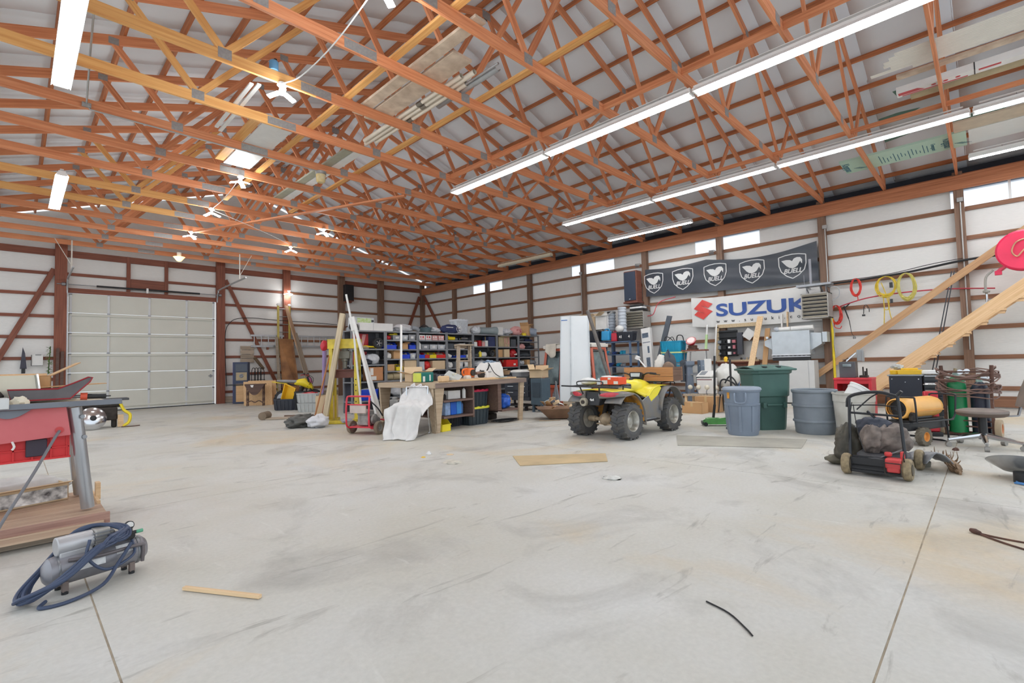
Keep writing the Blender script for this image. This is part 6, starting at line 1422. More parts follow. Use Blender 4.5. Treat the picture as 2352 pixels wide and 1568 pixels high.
# on the bench top (z = .857)
BZ = .857
tg = M('teal_package', (14, 112, 104), .4, var=.15, scale=8)
t = T('teal_package', 'teal and yellow shrink-wrapped package at the front left of the workbench', 'package', (5.24, 7.42, BZ), 4)
build('pack', MB().box((.02, 0, .09), (.30, .2, .18)), tg, t, bev=.015); build('print', MB().box((-.06, -.101, .06), (.05, .004, .1)).box((.08, -.101, .08), (.03, .004, .11)), whm, t, sm=0); build('end_band', MB().box((-.135, 0, .09), (.02, .204, .16)), M('lime_band', (214, 220, 80), .4), t, sm=0)
carton('brown_carton', 'open brown carton with raised flaps behind the teal package', (5.42, 7.86, BZ), (.38, .30, .15), -8, cardb2, True, (15, 70, 55, 75))
t = T('clear_plastic_case', 'clear plastic case leaning open on the workbench front', 'case', (5.72, 7.16, BZ), 0)
build('case', MB().box((.02, 0, .10), (.34, .28, .03), (24, -12, 38)), M('clear_case', (206, 210, 206), .2, var=.12, scale=12), t, bev=.004); build('base', MB().box((0, .06, .03), (.36, .26, .05), (0, 0, 36)), M('clear_case2', (196, 200, 196), .25), t, bev=.006)
for k in range(4): build('part', MB().sph((-.03+.03*k, -.05+.02*(k % 2), .125+.004*k), .012, 8, 6), M('small_parts', (226, 220, 190), .5), t)
t = T('wood_offcut', 'short round-ended wood block at the front edge left of the clear case', 'wood block', (5.40, 7.02, BZ), 10); build('block', MB().box((0, 0, .055), (.22, .10, .11)), fresh, t, bev=.02); build('end_grain', MB().cyl((.112, 0, .055), (.116, 0, .055), .04, n=14), greyw, t)
orr = M('orange_saw_plastic', (232, 112, 42), .4, var=.06)
t = T('orange_trimmer', 'orange and white chainsaw-like trimmer engine lying on the workbench', 'trimmer', (6.26, 7.34, BZ), 8)
build('engine_cover', MB().box((.03, 0, .14), (.17, .16, .18)), orr, t, bev=.03); build('starter', MB().lathe([(0, 0), (.06, .0), (.065, .03), (0, .035)], (.03, -.08, .14), 18, (0, -1, 0)), engm, t); build('tank', MB().box((-.08, -.04, .05), (.14, .12, .09)), M('white_tank', (220, 210, 196), .5), t, bev=.03)
build('handle', MB().tube([(-.1, 0, .08), (-.17, 0, .12), (-.16, 0, .2), (-.04, 0, .22)], .018, 8, 3), orr, t)
build('shaft', MB().tube([(.12, .02, .13), (.5, .05, .13), (1.45, .14, .17)], .012, 8), tanm, t); build('grip', MB().cyl((.26, .03, .12), (.40, .04, .13), .03), M('brown_grip', (120, 92, 80), .6), t)
build('loop_handle', MB().tube([(.62, .06, .14), (.60, -.02, .22), (.66, .0, .30), (.74, .08, .26), (.70, .1, .15)], .013, 8, 5), blackr, t); build('guard', MB().lathe([(.10, .0), (.07, -.09), (.0, -.1)], (1.36, .1, .15), 14), M('brown_guard', (150, 120, 90), .5), t)
t = T('dark_toolbox', 'flat dark tray with red and white tools lying behind the clear case', 'tray', (6.02, 7.85, BZ), 4); build('tray', MB().box((0, 0, .06), (.46, .16, .12)), M('dark_tray', (84, 88, 100), .5), t, bev=.01); build('tool', MB().bar((-.16, -.09, .1), (-.04, -.09, .02), .03, .01).bar((.08, -.09, .02), (.16, -.09, .1), .02, .01), whm, t, sm=0); build('red_tool', MB().box((-.0, -.09, .05), (.08, .02, .1)), redc, t, bev=.01)
for k in range(5): plank('bench_board', ('first', 'second', 'third', 'fourth', 'fifth')[k]+' pale board from the front edge lying lengthwise on the workbench', (5.55+.12*k, 6.98+.14*k, BZ+.014), (7.25, 7.05+.14*k, BZ+.014), .12, .024, fresh, 'boards on the bench top')
t = T('wooden_stand', 'rough upright wooden frame like an open box standing on the workbench', 'frame', (6.70, 7.98, BZ), -6)
build('post', MB().bar((-.17, 0, 0), (-.14, 0, .70), .03, .10), greyw, t, sm=0); build('post', MB().bar((.14, 0, 0), (.14, 0, .70), .03, .10), greyw, t, sm=0); build('top_board', MB().box((0, 0, .72), (.36, .22, .025)).box((-.02, .09, .68), (.3, .02, .06)), greyw, t, sm=0); build('mid_board', MB().box((0, .04, .38), (.28, .14, .03)), greyw, t, sm=0)
t = T('white_machine_cover', 'white plastic machine cover with a black lead on the workbench', 'machine', (7.08, 7.62, BZ), 14)
m = MB(); m.loft([[V((x, y, 0)) for x, y in ((-.30, -.16), (.36, -.16), (.36, .2), (-.30, .2))], [V((x, y, .22)) for x, y in ((-.26, -.12), (.35, -.14), (.35, .18), (-.26, .18))], [V((x, y, .34)) for x, y in ((-.14, -.06), (.30, -.10), (.30, .14), (-.14, .14))]]); build('cover', m, whm, t, bev=.03)
build('lead', MB().tube([(-.16, -.08, .33), (-.2, -.16, .26), (-.1, -.19, .12), (.1, -.2, .03), (.3, -.22, .02)], .009, 6, 5), blackr, t); build('slot', MB().box((-.2, -.145, .14), (.1, .02, .012), (-14, 0, 0)), greyp, t, sm=0); build('cloth', blob(MB(), (.05, .02, .34), (.2, .1, .04), .4, 2.5, 7), M('blue_grey_cloth', (128, 146, 166), .8, var=.2), t, sm=70)
one('dark_brush', blob(MB(), (0, 0, .09), (.14, .10, .09), .35, 4, 3, flat=0), M('dark_bristle', (60, 58, 58), .9, var=.3, scale=30), 'dark bristly lump between the wooden frame and the white cover', 'brush', (6.86, 7.56, BZ), sm=70)
plank('glass_plate', 'pale blue flat plate at the front edge of the workbench', (6.72, 6.98, BZ+.034), (6.98, 7.06, BZ+.034), .12, .008, M('pale_blue_plate', (196, 220, 220), .3))
# cart, cloth-covered chair and engine things left of the bench
t = T('white_pipes_bundle', 'bundle of long white gutters leaning against the yellow press', 'gutter', (4.95, 9.4, 0), 0)
for k, (dx, dy) in enumerate(((0, 0), (.06, .03), (.12, .02))): build('gutter', MB().bar((.34+dx, -.30+dy, .02), (.0+dx*.5, .06+dy, 2.22-.12*k), .07, .05), whm, t, bev=.006)
t = T('white_pole', 'thin white pole leaning upright against the shelves beside the bench', 'pole', (5.02, 7.92, 0), 0); build('pole', MB().tube([(0, -.1, 0), (.42, .5, 1.98)], .022, 10), whm, t)
t = T('covered_chair', 'tubular steel chair almost hidden under a draped white sheet', 'chair', (4.66, 6.93, 0), 30)
cf = MB()
for s in (-1, 1): cf.tube([(-.24, s*.2, .40), (-.25, s*.2, .06), (-.2, s*.2, .014), (.2, s*.2, .014), (.26, s*.2, .05), (.20, s*.2, .40), (.22, s*.2, .80)], .013, 8, 4)
cf.tube([(.22, -.2, .80), (.22, .2, .80)], .013, 8)
build('frame', cf, chrome, t); build('seat', MB().box((.04, 0, .40), (.34, .36, .04)), M('chair_brown', (120, 96, 80), .7), t, bev=.015)
wsm = M('white_sheet', (224, 222, 220), .85, var=.1, scale=7)
def sheetf(u, v):
    # u runs from the floor end in front, up over the seat to the chair back; v across
    y = (v-.5)*(.50+.16*math.sin(PI*u)); e = abs(2*v-1)
    if u < .5: k = u/.5; x = -.52+.20*k**.5; z = .02+.50*k**1.15
    elif u < .75: k = (u-.5)/.25; x = -.32+.46*k; z = .52+.05*k
    else: k = (u-.75)/.25; x = .14+.12*k; z = .57+.26*k
    if u > .5: z -= .24*max(0, e-.55)/.45*(.7+.4*math.sin(6*u))
    else: z = max(z-.03*e, .008); x -= .04*e*(1-u)*math.sin(9*v)
    n = noise.noise(V((u*5, v*5, 2))); f = math.sin(22*v+5*u+3*n)
    return V((x+.05*n-.022*f*(u < .55), y+.05*noise.noise(V((u*4, v*4, 7))), max(.008, z+.05*n*(u > .1)+.015*f*(u > .3))))
one('white_sheet', MB().grid(sheetf, 40, 40), wsm, 'crumpled white sheet draped over the tubular chair and trailing on the floor', 'sheet', (4.66, 6.93, .004), (0, 0, 30), sm=80, solid=.006)
# pressure washer
t = T('pressure_washer', 'red framed pressure washer with grey engine in front of the yellow press', 'pressure washer', (4.36, 7.86, 0), 22)
rp = M('red_tube_frame', (206, 54, 70), .4, var=.1); fr = MB()
for s in (-1, 1): fr.tube([(.22, s*.24, .13), (-.2, s*.24, .12), (-.26, s*.24, .3), (-.24, s*.24, .62), (-.2, s*.22, .66)], .016, 8, 4)
fr.tube([(-.2, -.22, .66), (-.2, .22, .66)], .016, 8).tube([(.22, -.24, .13), (.3, -.22, .2), (.3, .22, .2), (.22, .24, .13)], .016, 8, 3).tube([(-.24, -.23, .52), (-.24, .23, .52)], .012, 6).box((0, 0, .13), (.42, .44, .02))
build('frame', fr, rp, t)
build('engine', MB().box((.0, 0, .24), (.26, .22, .18)).box((-.02, .02, .36), (.22, .2, .08)).cyl((.1, -.16, .22), (.1, .14, .22), .06).lathe([(0, 0), (.09, 0), (.09, .04), (0, .05)], (.0, -.13, .25), 18, (0, -1, 0)), M('engine_grey', (150, 148, 144), .5, .3, .3, 14), t, bev=.015)
build('panel', MB().box((-.22, .02, .45), (.03, .34, .16)), M('washer_panel', (200, 184, 176), .5), t, bev=.01); build('muffler', MB().box((.12, .1, .36), (.1, .14, .1)), steel, t, bev=.02)
for s in (-1, 1): wheel(t, (-.06, s*.29, .115), .115, .07, s, 0, .5, M('mud_tyre', (132, 118, 102), .9, var=.25, scale=10), M('grey_hub', (150, 146, 140), .6))
build('hose', MB().tube([(-.2, -.2, .6), (-.05, -.26, .45), (.1, -.25, .3)], .012, 6, 3), blackr, t)
# grey compressor behind
t = T('grey_compressor', 'dark grey tank compressor on wheels between the washer and the sheeted chair', 'compressor', (4.86, 7.62, 0), 20)
build('tank', MB().lathe([(0, -.26), (.10, -.24), (.14, -.2), (.14, .2), (.10, .24), (0, .26)], (0, 0, .30), 24, (1, 0, 0)), M('compressor_grey', (112, 110, 108), .5, .2, .12), t)
build('pump', MB().box((.0, 0, .51), (.34, .18, .13)).cyl((-.12, 0, .5), (-.12, 0, .62), .05), M('pump_grey', (140, 138, 134), .5, .2), t, bev=.02); build('badge', MB().box((-.0, -.092, .52), (.16, .004, .05)), whm, t, sm=0)
for s in (-1, 1): wheel(t, (-.16, s*.16, .10), .10, .07, s, 0, .5, M('old_tyre', (90, 84, 74), .9, var=.2), M('old_hub', (110, 96, 80), .7))
build('foot', MB().box((.2, 0, .08), (.05, .2, .16)), blackp, t, bev=.005); build('handle', MB().tube([(.2, .14, .3), (.34, .14, .34), (.34, -.14, .34), (.2, -.14, .3)], .012, 6, 3), blackp, t)
# ---------------------------------------------------------------- long run of steel shelving along the back
sg = M('shelf_grey_steel', (136, 138, 142), .5, .3, .15, 5)
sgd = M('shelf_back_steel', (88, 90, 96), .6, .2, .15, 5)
BX = [5.90, 6.88, 7.90, 8.92, 9.95, 10.97, 11.99, 13.04]
BL = [[.30, .79, 1.22, 1.63, 2.10], [.35, .79, 1.04, 1.36, 1.62, 1.87, 2.10], [.35, .79, 1.04, 1.365, 1.62, 1.88, 2.10], [.35, .79, 1.06, 1.37, 1.63, 1.89, 2.10], [.35, .75, 1.05, 1.385, 1.72, 2.10], [.35, .75, 1.05, 1.365, 1.71, 2.10], [.35, .78, 1.10, 1.37, 1.64, 1.90, 2.11]]
ON = ['first', 'second', 'third', 'fourth', 'fifth', 'sixth', 'seventh']
Y0, DP = 11.40, .46
for i in range(7):
    a, b = BX[i], BX[i+1]
    t = T('shelf_unit', 'grey steel shelf unit, %s from the left in the long back row' % ON[i], 'shelf unit', ((a+b)/2, Y0+DP/2, 0), 0, 'steel shelf units in a row')
    w = b-a
    for x in (-w/2+.022, w/2-.022):
        for y in (-DP/2+.02, DP/2-.02): build('upright', MB().box((x, y, 1.06), (.038, .034, 2.12)), sg, t, sm=0)
    for z in BL[i]: build('shelf_board', MB().box((0, 0, z-.014), (w-.004, DP, .028)).box((0, -DP/2-.004, z-.014), (w-.05, .008, .036)), sg, t, sm=0)
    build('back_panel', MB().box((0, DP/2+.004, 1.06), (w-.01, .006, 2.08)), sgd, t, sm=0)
PC = {'blue': M('blue_bin', (30, 70, 206), .4, var=.06), 'red': M('red_bin', (214, 44, 40), .4, var=.06), 'yel': M('yellow_bin', (240, 214, 40), .4, var=.05), 'grey': M('grey_bin', (150, 152, 156), .45, var=.1), 'clear': M('frosted_bin', (196, 200, 204), .3, var=.12, scale=12), 'white': whm, 'card': cardb, 'pale': cardb2, 'black': nb, 'pink': M('pink_plastic', (220, 160, 156), .6, var=.15, scale=6), 'navy': M('navy_cloth', (44, 52, 92), .7, var=.2), 'tan': M('tan_thing', (176, 160, 126), .7, var=.15), 'redd': M('deep_red', (176, 28, 34), .45, var=.1), 'film': M('film_bag', (206, 208, 212), .35, var=.2, scale=12), 'dgrey': M('dark_grey_thing', (74, 78, 84), .6, var=.25)}
misc = M('metal_bits', (150, 146, 140), .5, .3, .4, 30)
def sx(i, u): return BX[i]+.04+(BX[i+1]-BX[i]-.08)*u
def place(i, lv, u, w, h, kind, col, lb, d=.28, yo=0, rz=0):
    """one thing standing on shelf lv of bay i, centred at u along it"""
    z = BL[i][lv]+.001; x = sx(i, u); y = Y0+.03+d/2+yo
    nm = lb.split(' on ')[0].split(' with ')[0].split(' of ')[0].split()
    if kind == 'bin': return stackbin('parts_bin', lb, (x, y, z), (w, d, h), PC[col], rz, None, misc, int(x*37) % 50)
    if kind == 'tray':
        t = T('storage_tray', lb, 'tray', (x, y, z), rz); build('tray', MB().loft([rg(w*.44, d*.44, 0), rg(w/2, d/2, h*.93), rg(w*.52, d*.52, h*.93), rg(w*.52, d*.52, h), rg(w*.47, d*.47, h), rg(w*.42, d*.42, .01)]), PC[col], t, sm=0)
        build('label', MB().box((0, -d*.48, h*.5), (w*.4, .006, h*.4), (6, 0, 0)), whm, t, sm=0); c = MB(); blob(c, (0, 0, h*.7), (w*.36, d*.36, h*.3), .5, 3, int(x*9) % 20, 12, 8); build('content', c, misc, t, sm=70); return t
    if kind == 'box': return carton('small_box', lb, (x, y, z), (w, d, h), rz, PC[col], False)
    if kind == 'open': return carton('small_carton', lb, (x, y, z), (w, d, h), rz, PC[col], True, (40, 80, 30, 60))
    if kind == 'bag': return bag('bag', lb, (x, y, z), (w/2, d/2, h/2), PC[col], int(x*13) % 30, .3)
    if kind == 'bot': return bottle_thing('bottle', lb, (x, y, z), w/2, h, PC[col])
    if kind == 'roll':
        t = T('roll', lb, 'roll', (x, y, z+h/2), rz); build('roll', MB().lathe([(h*.3, -w/2), (h*.48, -w/2), (h*.5, -w*.4), (h*.5, w*.4), (h*.48, w/2), (h*.3, w/2), (h*.28, 0)], n=20, ax=(1, 0, 0), cap=False), PC[col], t); build('core', MB().cyl((-w*.46, 0, 0), (w*.46, 0, 0), h*.29, n=16), PC['dgrey'], t); return t
    if kind == 'wheel':
        t = T('wheel', lb, 'wheel', (x, y, z+h/2), rz); w_ = wheel(t, (0, 0, 0), h/2, w, -1, 0, .62, blackr, PC['dgrey'])
        for k in range(5): build('spoke', MB().bar((0, -w*.5, 0), (h*.28*math.cos(1.257*k), -w*.5, h*.28*math.sin(1.257*k)), .02, .012), chrome, t, sm=0)
        return t
# --- first bay
S1 = 'on the second shelf of the first shelf unit'
t = T('red_signboard', 'red panel with a pink stripe %s' % S1, 'panel', (6.30, 11.70, 1.635), 0); build('panel', MB().box((0, 0, .20), (.46, .06, .40)), PC['redd'], t, bev=.006); build('stripe', MB().prism([(-.02, -.032, .02), (.06, -.032, .02), (.16, -.032, .38), (.06, -.032, .38)], (0, -.004, 0)), PC['pink'], t, sm=0)
place(0, 3, .84, .12, .30, 'wheel', 'black', 'black spoked wheel '+S1, .12)
place(0, 3, .20, .11, .27, 'bot', 'tan', 'cream gas bottle '+S1, .12)
t = T('yellow_rope', 'flat heap of yellow webbing '+S1, 'rope', (6.40, 11.50, 1.635)); build('rope', MB().tube([(-.2, 0, .03), (-.05, .03, .07), (.08, -.02, .05), (.2, 0, .05), (.26, -.02, .01)], .022, 6, 4), PC['yel'], t); build('cloth', blob(MB(), (-.08, .02, .03), (.14, .06, .04), .3, 3, 2), PC['tan'], t, sm=70)
t = T('red_signboard', 'red panel behind the clear bag on the third shelf of the first shelf unit', 'panel', (6.28, 11.74, 1.225), 0); build('panel', MB().box((0, 0, .17), (.44, .06, .34)), PC['redd'], t, bev=.006); build('rim', MB().box((0, -.032, .33), (.44, .01, .02)), redc, t, sm=0)
place(0, 2, .70, .40, .30, 'bag', 'film', 'full clear plastic bag on the third shelf of the first shelf unit', .30)
place(0, 2, .40, .46, .16, 'bag', 'black', 'crumpled black plastic sheet on the third shelf of the first shelf unit', .24, -.06)
carton('cardboard_box', 'brown cardboard box with white labels on the fourth shelf of the first shelf unit', (6.60, 11.58, .80), (.42, .3, .36), 0, M('brown_card', (190, 134, 92), .75, var=.06), lab=(MB().box((-.12, -.152, .24), (.09, .004, .18)).box((-.07, -.152, .07), (.16, .004, .10)), whm))
place(0, 1, .22, .26, .34, 'bag', 'dgrey', 'grey cloth bag left of the labelled box on the fourth shelf', .26)
t = tote('blue_crate', 'blue crate of papers on the lowest shelf of the first shelf unit', (6.45, 11.62, .305), (.52, .34, .28), PC['blue'], fill=PC['white'])
place(0, 0, .9, .12, .30, 'box', 'dgrey', 'dark box beside the blue crate on the lowest shelf', .2)
# --- second bay
place(1, 5, .36, .26, .13, 'tray', 'grey', 'long grey tray on the top inner shelf of the second unit'); place(1, 5, .63, .18, .14, 'tray', 'clear', 'frosted tray with white label on the top inner shelf of the second unit'); place(1, 5, .87, .22, .16, 'tray', 'grey', 'right grey tray on the top inner shelf of the second unit'); place(1, 5, .1, .16, .13, 'bag', 'redd', 'dark red lump at the left of the top inner shelf, second unit', .2)
one('yellow_level', MB().box((0, 0, .02), (.24, .08, .04)).box((.06, 0, .05), (.1, .06, .03)), PC['yel'], 'yellow tool lying across the long grey tray, second shelf unit', 'tool', (7.24, 11.62, 2.01), bev=.008)
place(1, 4, .17, .30, .19, 'bin', 'blue', 'left blue bin on the third shelf of the second unit'); place(1, 4, .62, .18, .15, 'open', 'card', 'small open carton between the blue bins, second unit'); place(1, 4, .87, .22, .19, 'bin', 'blue', 'right blue bin on the third shelf of the second unit'); place(1, 4, .44, .14, .08, 'box', 'black', 'low black box between left blue bin and small carton', .2)
place(1, 3, .10, .18, .18, 'bag', 'white', 'white cloth bag at the left of the fourth shelf, second unit', .2); place(1, 3, .34, .22, .20, 'open', 'card', 'open carton on the fourth shelf of the second unit'); place(1, 3, .63, .28, .19, 'bin', 'blue', 'wide blue bin on the fourth shelf of the second unit'); place(1, 3, .89, .18, .15, 'tray', 'clear', 'frosted tray at the right of the fourth shelf, second unit')
place(1, 2, .14, .22, .18, 'box', 'card', 'tan box at the left of the fifth shelf, second unit'); place(1, 2, .42, .22, .18, 'bin', 'yel', 'yellow bin on the fifth shelf of the second unit'); place(1, 2, .80, .42, .28, 'box', 'pale', 'large pale carton at the right of the fifth shelf, second unit')
place(1, 1, .14, .22, .20, 'roll', 'tan', 'left tan motor roll on the sixth shelf of the second unit'); place(1, 1, .42, .34, .21, 'roll', 'tan', 'right tan motor roll on the sixth shelf of the second unit', .24)
place(1, 0, .45, .5, .3, 'bag', 'film', 'clear bag of cloth on the lowest shelf of the second unit', .3); place(1, 0, .85, .2, .22, 'bag', 'blue', 'blue bundle on the lowest shelf of the second unit', .2)
# --- third bay
for k, (c, lb) in enumerate((('white', 'first white box'), ('white', 'second white box'), ('pink', 'first red and white box'), ('pink', 'second red and white box'))):
    t = place(2, 5, .14+.235*k, .21, .15, 'box', c, lb+' in the row on the top inner shelf, third unit'); build('print', MB().box((-.05, -.143, .09), (.03, .004, .05)).box((.03, -.143, .09), (.05, .004, .05)).box((0, -.143, .03), (.16, .004, .012)), redc if c == 'white' else whm, t, sm=0)
for k in range(3): place(2, 4, .26+.30*k, .26, .14, 'tray', ('grey', 'clear', 'clear')[k], ('left', 'middle', 'right')[k]+' grey tray on the third shelf of the third unit')
place(2, 4, .07, .09, .2, 'bot', 'white', 'white jug at the left of the third shelf, third unit', .1)
for k, (c, w) in enumerate((('blue', .2), ('red', .17), ('yel', .25), ('red', .34))): place(2, 3, (.12, .31, .52, .83)[k], w, .17, 'bin', c, ('small blue bin', 'small red bin', 'yellow bin with white contents', 'wide red bin')[k]+' on the fourth shelf of the third unit')
place(2, 2, .10, .2, .24, 'box', 'clear', 'pale blue box at the left of the fifth shelf, third unit'); place(2, 2, .34, .24, .26, 'bag', 'red', 'round red bag on the fifth shelf of the third unit', .24); place(2, 2, .74, .46, .26, 'box', 'pale', 'wide tan carton on the fifth shelf of the third unit')
place(2, 1, .5, .7, .2, 'bag', 'dgrey', 'dark heap on the sixth shelf of the third unit', .3); place(2, 0, .5, .6, .25, 'box', 'card', 'carton on the lowest shelf of the third unit')
# --- fourth bay
t = T('yellow_saw', 'yellow power saw on the top inner shelf of the fourth unit', 'saw', (9.2, 11.56, 1.9), 10); build('body', MB().box((0, 0, .06), (.3, .1, .10)).box((-.14, 0, .10), (.12, .06, .06)), PC['yel'], t, bev=.02); build('blade', MB().bar((.14, 0, .05), (.3, 0, .04), .02, .05), steel, t)
t = T('steel_cylinder', 'bright steel cylinder on the top inner shelf of the fourth unit', 'cylinder', (9.72, 11.55, 1.96), 6); build('cylinder', MB().lathe([(0, -.2), (.06, -.19), (.065, -.1), (.065, .18), (.05, .2), (0, .2)], n=20, ax=(1, 0, 0)), chrome, t); build('mount', MB().box((.14, 0, -.05), (.06, .1, .04)), blackp, t, sm=0)
place(3, 4, .14, .22, .17, 'box', 'dgrey', 'dark box at the left of the third shelf, fourth unit'); place(3, 4, .60, .22, .17, 'tray', 'white', 'white tray in the middle of the third shelf, fourth unit'); place(3, 4, .88, .18, .18, 'bag', 'black', 'black bundle at the right of the third shelf, fourth unit', .2)
place(3, 3, .12, .16, .12, 'bag', 'white', 'white lump at the left of the fourth shelf, fourth unit', .18); place(3, 3, .56, .34, .08, 'box', 'blue', 'flat blue pack on the fourth shelf of the fourth unit'); place(3, 3, .88, .2, .1, 'box', 'white', 'flat white pack on the fourth shelf of the fourth unit')
place(3, 2, .14, .22, .2, 'bag', 'white', 'white bag at the left of the fifth shelf, fourth unit', .22); place(3, 2, .52, .2, .2, 'tray', 'clear', 'frosted tray on the fifth shelf of the fourth unit'); place(3, 2, .84, .24, .18, 'roll', 'white', 'white roll at the right of the fifth shelf, fourth unit', .2)
place(3, 1, .5, .8, .2, 'bag', 'dgrey', 'dark heap on the sixth shelf of the fourth unit', .3); place(3, 0, .5, .6, .28, 'box', 'card', 'carton on the lowest shelf of the fourth unit')
# --- fifth bay
for k, c in enumerate(('white', 'redd', 'pink', 'white')): place(4, 4, (.09, .28, .44, .58)[k], .13, .14+.05*(k % 2), 'box', c, ('white', 'deep red', 'pink', 'second white')[k]+' small box on the top inner shelf of the fifth unit')
t = place(4, 4, .82, .30, .32, 'box', 'navy', 'navy box with open top on the top inner shelf of the fifth unit'); one('yellow_gloves', blob(MB(), (0, 0, .05), (.11, .05, .055), .5, 3, 4), PC['yel'], 'yellow gloves in front of the navy box, fifth shelf unit', 'gloves', (10.80, 11.36, 1.71), sm=70) if False else None
place(4, 3, .15, .24, .12, 'bag', 'dgrey', 'tangle of grey leads at the left of the third shelf, fifth unit', .24); place(4, 3, .50, .26, .16, 'roll', 'white', 'white paper roll on the third shelf of the fifth unit'); place(4, 3, .84, .14, .22, 'wheel', 'black', 'black round speaker-like wheel on the third shelf of the fifth unit', .12); place(4, 3, .32, .1, .2, 'bot', 'yel', 'yellow bottle on the third shelf of the fifth unit', .1)
place(4, 2, .4, .6, .24, 'bag', 'film', 'clear bag on the fourth shelf of the fifth unit', .3); place(4, 1, .5, .5, .22, 'box', 'dgrey', 'dark box on the fifth shelf of the fifth unit'); place(4, 0, .5, .6, .28, 'bag', 'black', 'black bag on the lowest shelf of the fifth unit', .3)
# --- sixth bay
t = place(5, 4, .34, .52, .32, 'open', 'tan', 'tan wooden box with coiled tubes on the top inner shelf of the sixth unit'); build('tube', MB().tube([(-.02, -.16, .3), (.0, -.17, .05), (.1, -.16, -.02), (.2, -.16, .1), (.18, -.16, .3), (.1, -.14, .34)], .010, 6, 4).tube([(.05, -.15, .32), (.06, -.16, .12), (.16, -.16, .12), (.14, -.15, .33)], .009, 6, 4), PC['pink'], t)
place(5, 4, .80, .26, .26, 'box', 'dgrey', 'dark radio-like box on the top inner shelf of the sixth unit'); place(5, 3, .14, .2, .26, 'box', 'card', 'left carton on the third shelf of the sixth unit'); place(5, 3, .46, .26, .27, 'box', 'pale', 'right carton on the third shelf of the sixth unit')
t = place(5, 3, .82, .30, .28, 'bag', 'redd', 'red tool bag with white print on the third shelf of the sixth unit', .26, -.04); build('print', MB().box((.02, -.135, .10), (.14, .01, .05)), whm, t, sm=0)
t = place(5, 2, .66, .56, .24, 'box', 'red', 'bright red case with white print on the fourth shelf of the sixth unit', .3, -.04); build('print', MB().box((.12, -.155, .08), (.1, .004, .06)), whm, t, sm=0)
place(5, 2, .14, .2, .2, 'bag', 'film', 'clear bag left of the bright red case, sixth unit', .2); place(5, 1, .5, .6, .2, 'bag', 'dgrey', 'dark heap on the fifth shelf of the sixth unit', .3)
# --- seventh bay
place(6, 5, .2, .3, .13, 'bag', 'dgrey', 'dark pads on the top inner shelf of the seventh unit'); place(6, 5, .6, .4, .1, 'bag', 'navy', 'navy cloth on the top inner shelf of the seventh unit'); place(6, 4, .22, .36, .2, 'bag', 'pink', 'pink bag on the third shelf of the seventh unit'); place(6, 4, .66, .46, .16, 'bag', 'black', 'black pads on the third shelf of the seventh unit', .3)
place(6, 3, .4, .6, .14, 'bag', 'dgrey', 'grey pads on the fourth shelf of the seventh unit', .3); place(6, 2, .2, .24, .16, 'bag', 'film', 'clear bag on the fifth shelf of the seventh unit', .2); place(6, 2, .46, .16, .18, 'box', 'card', 'small carton on the fifth shelf of the seventh unit'); place(6, 2, .76, .36, .18, 'bag', 'grey', 'grey bag on the fifth shelf of the seventh unit', .24); place(6, 1, .4, .5, .2, 'box', 'dgrey', 'dark box on the sixth shelf of the seventh unit')
# --- on top of the run (z = 2.10)
TZ = 2.102
t = T('storage_case', 'clear storage case with black latches and a green label on the first shelf unit', 'case', (6.36, 11.72, TZ+.10), 0); build('case', MB().box((0, 0, .13), (.66, .22, .26), taper=.96), PC['clear'], t, bev=.02); build('label', MB().box((.02, -.112, .15), (.40, .006, .17)), M('green_label', (150, 176, 90), .5, var=.5, scale=22, dirt=(214, 220, 190)), t, sm=0)
for s in (-1, 1): build('latch', MB().box((s*.26, -.115, .17), (.06, .02, .05)), blackp, t, bev=.004)
build('base_board', MB().box((0, 0, -.05), (.7, .26, .10)), PC['grey'], t, sm=0)
t = T('long_white_box', 'long white box at the front of the shelf top, below the storage case', 'box', (6.62, 11.48, TZ), 0); build('box', MB().box((0, 0, .10), (.96, .18, .20)), whm, t, bev=.004); build('end_cap', MB().box((.481, 0, .10), (.006, .17, .19)), PC['clear'], t, sm=0); build('box_seam', MB().box((-.1, -.092, .1), (.004, .004, .19)), PC['grey'], t, sm=0)  # thin grey seam line on the front face
t = T('black_helmets', 'black speckled helmet at the left end of the shelf top', 'helmet', (6.02, 11.50, TZ), 0); build('shell', MB().sph((0, 0, .09), (.11, .12, .12), 16, 10), blackp, t); build('print', MB().box((-.03, -.11, .11), (.04, .02, .05)), whm, t, sm=0)
t = T('white_hose_bundle', 'grey-white cloth and hose bundle on top of the second shelf unit', 'hose', (7.55, 11.55, TZ), 0); build('cloth', blob(MB(), (0, 0, .10), (.32, .14, .10), .35, 2.5, 4, 26, 16, flat=.0), M('grey_white_cloth', (204, 204, 206), .8, var=.12), t, sm=70); build('nozzle', MB().tube([(.2, -.1, .12), (.32, -.14, .10), (.38, -.15, .04)], [.06, .06, .05], 12, 3), greyp, t); build('tail', MB().tube([(-.3, 0, .06), (-.42, 0, .03), (-.5, .02, .02)], .03, 8, 3), greyp, t)
t = T('green_basin', 'dark green basin with black frame parts on top of the third shelf unit', 'basin', (8.26, 11.56, TZ), 0); build('basin', MB().lathe([(0, 0), (.14, 0), (.2, .14), (.21, .145), (.19, .13), (.13, .01), (0, .01)], n=20), M('dark_green_basin', (86, 106, 112), .5), t)
for k in range(4): build('frame_part', MB().bar((-.22+.08*k, -.05, .14+.02*k), (.02+.05*k, .05, .25-.03*k), .02), blackp, t, sm=0)
bag('white_cloth', 'flat white cloth heap between green basin and navy bag', (8.62, 11.6, TZ), (.18, .16, .09), PC['film'], 7, .3)
